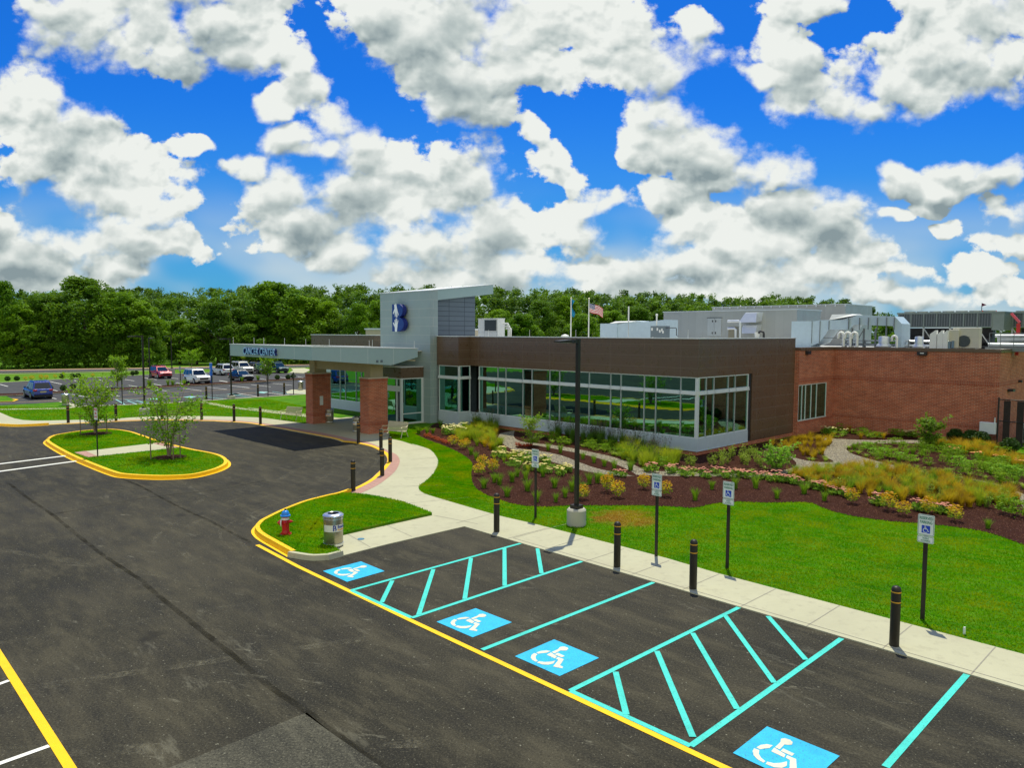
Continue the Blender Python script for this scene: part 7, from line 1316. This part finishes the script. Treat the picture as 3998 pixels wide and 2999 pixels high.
    def sapling(name, loc, h, r, n, label, cat='tree', group=None, stems_=5, low=.25, lm=None, lsize=.12, z=.1, flat=1.0, seed=1, clump=60, spread=.3):
        rg = np.random.default_rng(seed); o = empty(name, (loc[0], loc[1], z), rg.uniform(0, 6), label, cat, group); g = MB(); tips = []
        for k in range(stems_):
            a = 2 * math.pi * k / stems_ + rg.uniform(-.4, .4); top = np.array([r * spread * 1.3 * math.cos(a), r * spread * 1.3 * math.sin(a), h * rg.uniform(.75, .96)])
            if stems_ == 1: top[:2] *= .1; top[2] = h * .95
            path = [np.array([.05 * math.cos(a), .05 * math.sin(a), 0]) * (stems_ > 1)] + [top * np.array([t ** 1.2, t ** 1.2, t]) + rg.normal(size=3) * .03 * h * t * .5 for t in (.2, .4, .6, .8, 1)]
            g.tube(path, .022 * h / 3 + .008, 6, r1=.008)
            for q in range(12):
                t = rg.uniform(low, 1); i = min(int(t * 5), 4); p0 = path[i] + (path[i + 1] - path[i]) * (t * 5 - i); b = rg.uniform(0, 6.28); L_ = r * (1.08 - .55 * abs(t - .55)) * rg.uniform(.45, .95)
                e = p0 + np.array([math.cos(b) * L_, math.sin(b) * L_, L_ * rg.uniform(.2, .7) * flat]); mid = (p0 + e) / 2 + np.array([0, 0, -.04 * L_]); g.tube([p0, mid, e], .011, 5, r1=.004)
                for w in np.linspace(.3, 1.0, 5): tips.append(p0 + (e - p0) * w)
        g.build('trunk', bark, o, smooth=True)
        tips = np.array(tips); idx = rg.integers(0, len(tips), n); P_ = tips[idx] + rg.normal(size=(n, 3)) * (.10, .10, .09) * (h / 3.2); P_ = P_[P_[:, 2] > .12 * h]
        v, f = leaves(P_, lsize, rg, .6, .6); link('crown', fastmesh('crown', v, f, [lm]), o); return o
    ml = leaf_mat('young_leaf', (.11, .29, .004), (.30, .50, .010), trans=.45); mld = leaf_mat('garden_tree_leaf', (.08, .20, .010), (.20, .34, .02), trans=.45); mye = leaf_mat('fresh_leaf', (.20, .32, .015), (.38, .50, .04), trans=.5)
    Y = PTS['youngtree']
    sapling('young_tree', Y[0], 3.9, 1.6, 2300, 'young multi-stemmed tree at the farther end of the grass island', 'tree', 'young trees on the island', 7, .10, ml, .17, .18, seed=3, spread=.42)
    sapling('young_tree', Y[1], 3.8, 1.65, 2100, 'young multi-stemmed tree at the nearer end of the grass island', 'tree', 'young trees on the island', 7, .10, ml, .15, .18, seed=8, spread=.42)
    sapling('young_tree', Y[2], 3.7, 1.25, 1800, 'slim young tree in the far median left of the tall lamp post', 'tree', 'young trees of the car park', 4, .2, ml, .2, seed=12)
    sapling('young_tree', Y[3], 3.8, .65, 900, 'small staked tree beyond the car park beside the red car', 'tree', 'young trees of the car park', 1, .3, ml, .22, seed=14)
    sapling('young_tree', Y[4], 3.6, 1.9, 1700, 'spreading young tree behind the white four-wheel drive', 'tree', 'young trees of the car park', 3, .35, ml, .22, seed=16)
    sapling('young_tree', Y[5], 3.5, 1.2, 1700, 'young tree in the median in front of the near-black car', 'tree', 'young trees of the car park', 4, .25, ml, .2, seed=18)
    sapling('young_tree', Y[6], 2.8, 1.0, 1300, 'small round-headed tree far behind the white cars', 'tree', 'young trees of the car park', 1, .45, mye, .24, seed=20)
    C_ = Z['crape']
    sapling('garden_tree', C_[0], 1.9, .8, 1800, 'feathery small tree between the glass front and the gravel path', 'tree', None, 6, .08, mbu, .10, .04, seed=22)
    sapling('garden_tree', C_[1], 2.0, .9, 1700, 'upright green tree in the bed before the brick wall', 'tree', None, 5, .15, mld, .15, .04, .9, seed=24)
    sapling('garden_tree', C_[2], 1.2, .85, 1800, 'rounded willowy bush beside the gravel path, right of the glass corner', 'shrub', None, 7, .05, mlm, .12, .04, seed=26)
    # ---- lawn blades
    def lawn_blades(regions, hscale=1.0):
        V_ = []; F_ = []; k = 0
        for poly, n, z, h, holes in regions:
            pts = scatter(poly, n, rng, holes)
            if z < .02: pts = pts[inside(pts[:, 0], pts[:, 1], LAWN)]
            n = len(pts)
            if not n: continue
            a = rng.uniform(0, 6.28, n); hh = h * rng.uniform(.5, 1.2, n); w = rng.uniform(.007, .013, n) * (1 + pts[:, 1] / 45); lx = rng.normal(size=n) * hh * .6; ly = rng.normal(size=n) * hh * .6
            c, s = np.cos(a) * w, np.sin(a) * w
            b0 = np.stack([pts[:, 0] - c, pts[:, 1] - s, np.full(n, z)], 1); b1 = np.stack([pts[:, 0] + c, pts[:, 1] + s, np.full(n, z)], 1); t = np.stack([pts[:, 0] + lx, pts[:, 1] + ly, z + hh], 1)
            V_.append(np.stack([b0, b1, t], 1).reshape(-1, 3)); F_.append(np.arange(3 * n).reshape(-1, 3) + k); k += 3 * n
        me = fastmesh('grass', np.concatenate(V_), np.concatenate(F_), [M['blade']]); tag(link('grass', me), kind='stuff')
    bedp = BEDF + [ST(-3.5, 28), ST(-4, 42), ST(-11.2, 48), ST(-21, 51), ST(-21, 34), ST(-42, 33)]
    near = [(-1.0, 30), (4, 31), (17.5, 30), (17.5, 7), (10, 14.5), (5, 20.0), (1, 24), (-2.2, 27)]; strip_l = [(-9.8, 50.5), (-8.6, 44), (-6.0, 42), (-4.2, 38), (-3.6, 34), (-5.2, 31), (-4.6, 28.8), (-1.6, 25.5), (2, 25), (2, 31), (0, 40), (-4, 50.5)]
    mid = ISL and [(-45, 52), (-14, 50), (-16, 62), (-24, 72), (-38, 63), (-46, 64)]
    lawn_blades([(near, 125000, .012, .055, [WALK, bedp]), (strip_l, 66000, .012, .06, [WALK, bedp, near]), (PEN, 26000, .12, .06, []), (offset(ISL, -.32, True), 30000, .13, .06, [POS['isl_walk']]), (mid, 60000, .012, .07, [WALK]), ([(28.6, 44.0), (27.9, 41.2), (28.8, 38.6), (30.5, 37.5), (36, 38), (36, 46), (30, 46)], 5000, .046, .08, [])])
    # shredded bark and stray stones give the mulch its grain
    n = 26000; pts = scatter(BEDF + [ST(-3.5, 28), ST(-3.8, 33), (12, 36), (0, 44)], n, rng, GR); n = len(pts); P3 = np.stack([pts[:, 0], pts[:, 1], np.full(n, .045)], 1); v, f = leaves(P3, .06, rng, 2.0, .28)
    tag(link('bark_chips', fastmesh('bark_chips', v, f, [pm('bark_chip', (.15, .056, .030), .9, var=.75, scale=30)])), kind='stuff')
plants()
# ---------------------------------------------------------------- woods beyond the road
def woods():
    rng = np.random.default_rng(21)
    bright = leaf_mat('broad_leaf', (.055, .18, .004), (.23, .41, .010), trans=.36, scale=.22); midm = leaf_mat('wood_leaf', (.038, .13, .005), (.14, .28, .010), trans=.32, scale=.16); darkm = leaf_mat('far_wood_leaf', (.020, .075, .006), (.060, .150, .012), trans=.38, scale=.12)
    bark = pm('tree_bark', (.10, .08, .06), .9, bump=.4)
    def crown_pts(rg, n, H, r, base, nclump, jag=1.0):
        """leaf points grouped in boughs: a rough dome with gaps between the clumps"""
        cz = []; 
        for k in range(nclump):
            a = rg.uniform(0, 6.283); t = rg.uniform(0, 1) ** .8; z = base + (H - base) * t; prof = math.sin(math.pi * min(1, .20 + .74 * t)) ** .75
            rad = r * prof * rg.uniform(.45, 1.0); cz.append((rad * math.cos(a), rad * math.sin(a), z, r * rg.uniform(.20, .36) * (1.1 - .35 * t)))
        cz += [(rg.normal() * r * .12, rg.normal() * r * .12, H * rg.uniform(.9, 1.0), r * .2) for _ in range(5)]
        cz = np.array(cz); i = rg.integers(0, len(cz), n); d = rg.normal(size=(n, 3)); d /= np.linalg.norm(d, axis=1)[:, None]; rr = rg.uniform(.35, 1, n) ** .5
        P_ = cz[i, :3] + d * (cz[i, 3] * rr)[:, None] * np.array([1, 1, .72]) ; P_[:, 2] = np.maximum(P_[:, 2], .4); return P_
    # five broad crowns shared by the front trees
    meshes = []
    for k in range(5):
        rg = np.random.default_rng(100 + k); H, r = 10.0, (4.2, 4.6, 3.8, 4.9, 4.0)[k]
        P_ = crown_pts(rg, 26000, H, r, (.6, .8, 1.0, .5, .7)[k], 95); v, f = leaves(P_, .30, rg, .8, .62); cm = fastmesh('crown', v, f, [bright if k % 2 == 0 else midm])
        g = MB(); g.tube([(0, 0, 0), (.1, .05, 1.5), (-.05, .1, 3.5), (.05, 0, 6.5)], .32, 8, r1=.08)
        for q in range(9):
            a = rg.uniform(0, 6.28); z0 = rg.uniform(1.4, 5.5); L_ = r * rg.uniform(.5, .8); g.tube([(0, 0, z0), (L_ * .5 * math.cos(a), L_ * .5 * math.sin(a), z0 + .9), (L_ * math.cos(a), L_ * math.sin(a), z0 + 2.2)], .12, 5, r1=.03)
        tm = g.mesh('trunk', [bark], True); meshes.append((cm, tm))
    def tree(px, dist, top, half, k, label, group, mat_i=None, cat='tree'):
        """px, top, half: bearing, crown height and half width as seen; dist in metres"""
        kx = (px - 1106) * 1.80741 / 2875.12
        if px < 740: dist = max(dist, (170 + half * .08) / (1 - .5 * kx) + (dist - 119) * .25)
        x = kx * dist; H = 6.6 + (714 - top) * 1.80741 / 2875.12 * dist; w = half * 1.80741 / 2875.12 * dist
        o = empty('broadleaf_tree', (x, dist, 0), rng.uniform(0, 6.28), label, cat, group); cm, tm = meshes[k]; r = (4.2, 4.6, 3.8, 4.9, 4.0)[k]
        c = link('crown', cm, o); t = link('trunk', tm, o); o.scale = (w / r, w / r, H / 10.2); return o
    left = [(8, 126, 612, 42, 2, 'tall dark tree cut by the left picture edge'), (38, 122, 660, 52, 0, 'round bright tree second from the left edge'), (100, 130, 642, 62, 1, 'dark tree left of the tallest left-hand crown'), (185, 126, 606, 96, 3, 'big broad tree with the tallest crown left of the lamp posts'), (262, 124, 634, 62, 0, 'bright tree just behind the tallest lamp post'), (305, 128, 652, 52, 2, 'rounded bright tree right of the tallest lamp post'), (140, 121, 690, 46, 1, 'lower tree in front of the big broad tree'), (235, 120, 700, 48, 3, 'lower dark tree before the bright tree by the lamp post'), (60, 119, 705, 44, 4, 'lower tree near the left edge behind the road'), (322, 123, 705, 32, 1, 'dark low tree at the left of the side road gap'),
            (388, 150, 690, 42, 4, 'lighter small tree in the gap over the side road'), (425, 142, 700, 36, 2, 'small rounded tree right of the side road gap'), (470, 134, 655, 58, 1, 'dark-based tree over the white four-wheel drive'), (520, 136, 668, 52, 3, 'dark tree behind the large white car'), (600, 138, 612, 76, 0, 'tall pale-crowned tree above the CANCER CENTER letters'), (560, 131, 680, 50, 4, 'lower tree behind the canopy letters'), (655, 136, 640, 58, 2, 'round bright tree right of the tall pale crown'), (705, 140, 652, 48, 4, 'round bright tree left of the grey tower, nearer one'), (650, 130, 690, 52, 1, 'low tree above the canopy roof edge'), (775, 150, 655, 36, 2, 'small bright tree close against the grey tower'), (815, 156, 648, 38, 0, 'tree half hidden by the grey tower')]
    for a in left: tree(*a, 'trees beyond the road on the left')
    right = [(1078, 150, 668, 44, 0, 'bright tree just right of the slanted tower roof'), (1125, 138, 676, 48, 2, 'low bright tree behind the white rooftop unit'), (1168, 146, 650, 54, 3, 'broad bright tree between the tower and the flagpoles'), (1215, 150, 640, 48, 0, 'tall bright tree left of the blue flag'), (1258, 140, 676, 44, 4, 'low tree right behind the two flagpoles'), (1318, 146, 668, 48, 2, 'rounded tree right of the striped flag'), (1372, 152, 662, 48, 1, 'dark tree above the pale humped duct'), (1430, 156, 668, 50, 3, 'broad tree above the left end of the long air handler'), (1490, 160, 664, 46, 0, 'bright tree above the air handler doors'), (1545, 164, 660, 44, 2, 'tree above the middle of the long air handler')]
    for a in right: tree(*a, 'trees beyond the roofs')
    for a in ((2130, 190, 680, 18, 1, 'far small tree left of the red post'), (2172, 180, 672, 24, 3, 'far dark tree above the red post'), (2205, 178, 668, 22, 2, 'far dark tree at the right picture edge'), (1748, 230, 702, 9, 2, 'tiny treetop poking up over the long chiller')): tree(*a, 'far trees at the right')
    # the wood behind reads as one mass
    Vs, Fs, Ms, k0 = [], [], [], 0
    def ridge(px): return np.interp(px, [-300, 0, 60, 300, 400, 520, 640, 780, 950, 1100, 1250, 1400, 1560, 1650, 1750, 1850, 1900, 1935], [628, 640, 634, 626, 630, 622, 626, 618, 622, 622, 630, 632, 640, 640, 642, 650, 664, 690])
    for row, (d0, d1, n, dn) in enumerate(((158, 178, 230, 24), (180, 205, 230, 10), (206, 232, 230, 0))):
        for q in range(n):
            px = rng.uniform(-260, 1935); dist = rng.uniform(d0, d1); H = 6.6 + (714 - ridge(px) - dn + rng.normal() * 3 + (0 if row else 0)) * 1.80741 / 2875.12 * dist * rng.uniform(.97, 1.03); x = (px - 1106) * 1.80741 / 2875.12 * dist; r = rng.uniform(3.4, 5.4)
            if px > 1700: r *= .8
            con = rng.uniform() < .35
            P_ = crown_pts(rng, 950 if row == 0 else 720, H, r * (.7 if con else 1), H * .12, 26); P_[:, 2] += (P_[:, 2] > H * .9) * rng.uniform(0, .6, len(P_)); v, f = leaves(P_, .56, rng, .7, .65); v = v + (x, dist, 0)
            Vs.append(v); Fs.append(f + k0); Ms.append(np.full(len(f), int(rng.integers(0, 2)) if row else int(rng.uniform() < .5))); k0 += len(v)
    me = fastmesh('forest', np.concatenate(Vs), np.concatenate(Fs), [darkm, midm], np.concatenate(Ms)); tag(link('forest', me), kind='stuff')
    # undergrowth at the foot of the left trees
    P_ = np.stack([rng.uniform(-95, -28, 9000), np.zeros(9000), rng.uniform(0, 1, 9000) ** 1.6 * 2.6], 1); P_[:, 1] = 130 + (P_[:, 0] + 84) * .5 + rng.normal(size=9000) * 1.4
    gap = (P_[:, 0] > -66) & (P_[:, 0] < -48); P_ = P_[~gap]; v, f = leaves(P_, .4, rng, .6, .6); tag(link('undergrowth', fastmesh('undergrowth', v, f, [midm])), kind='stuff')
woods()
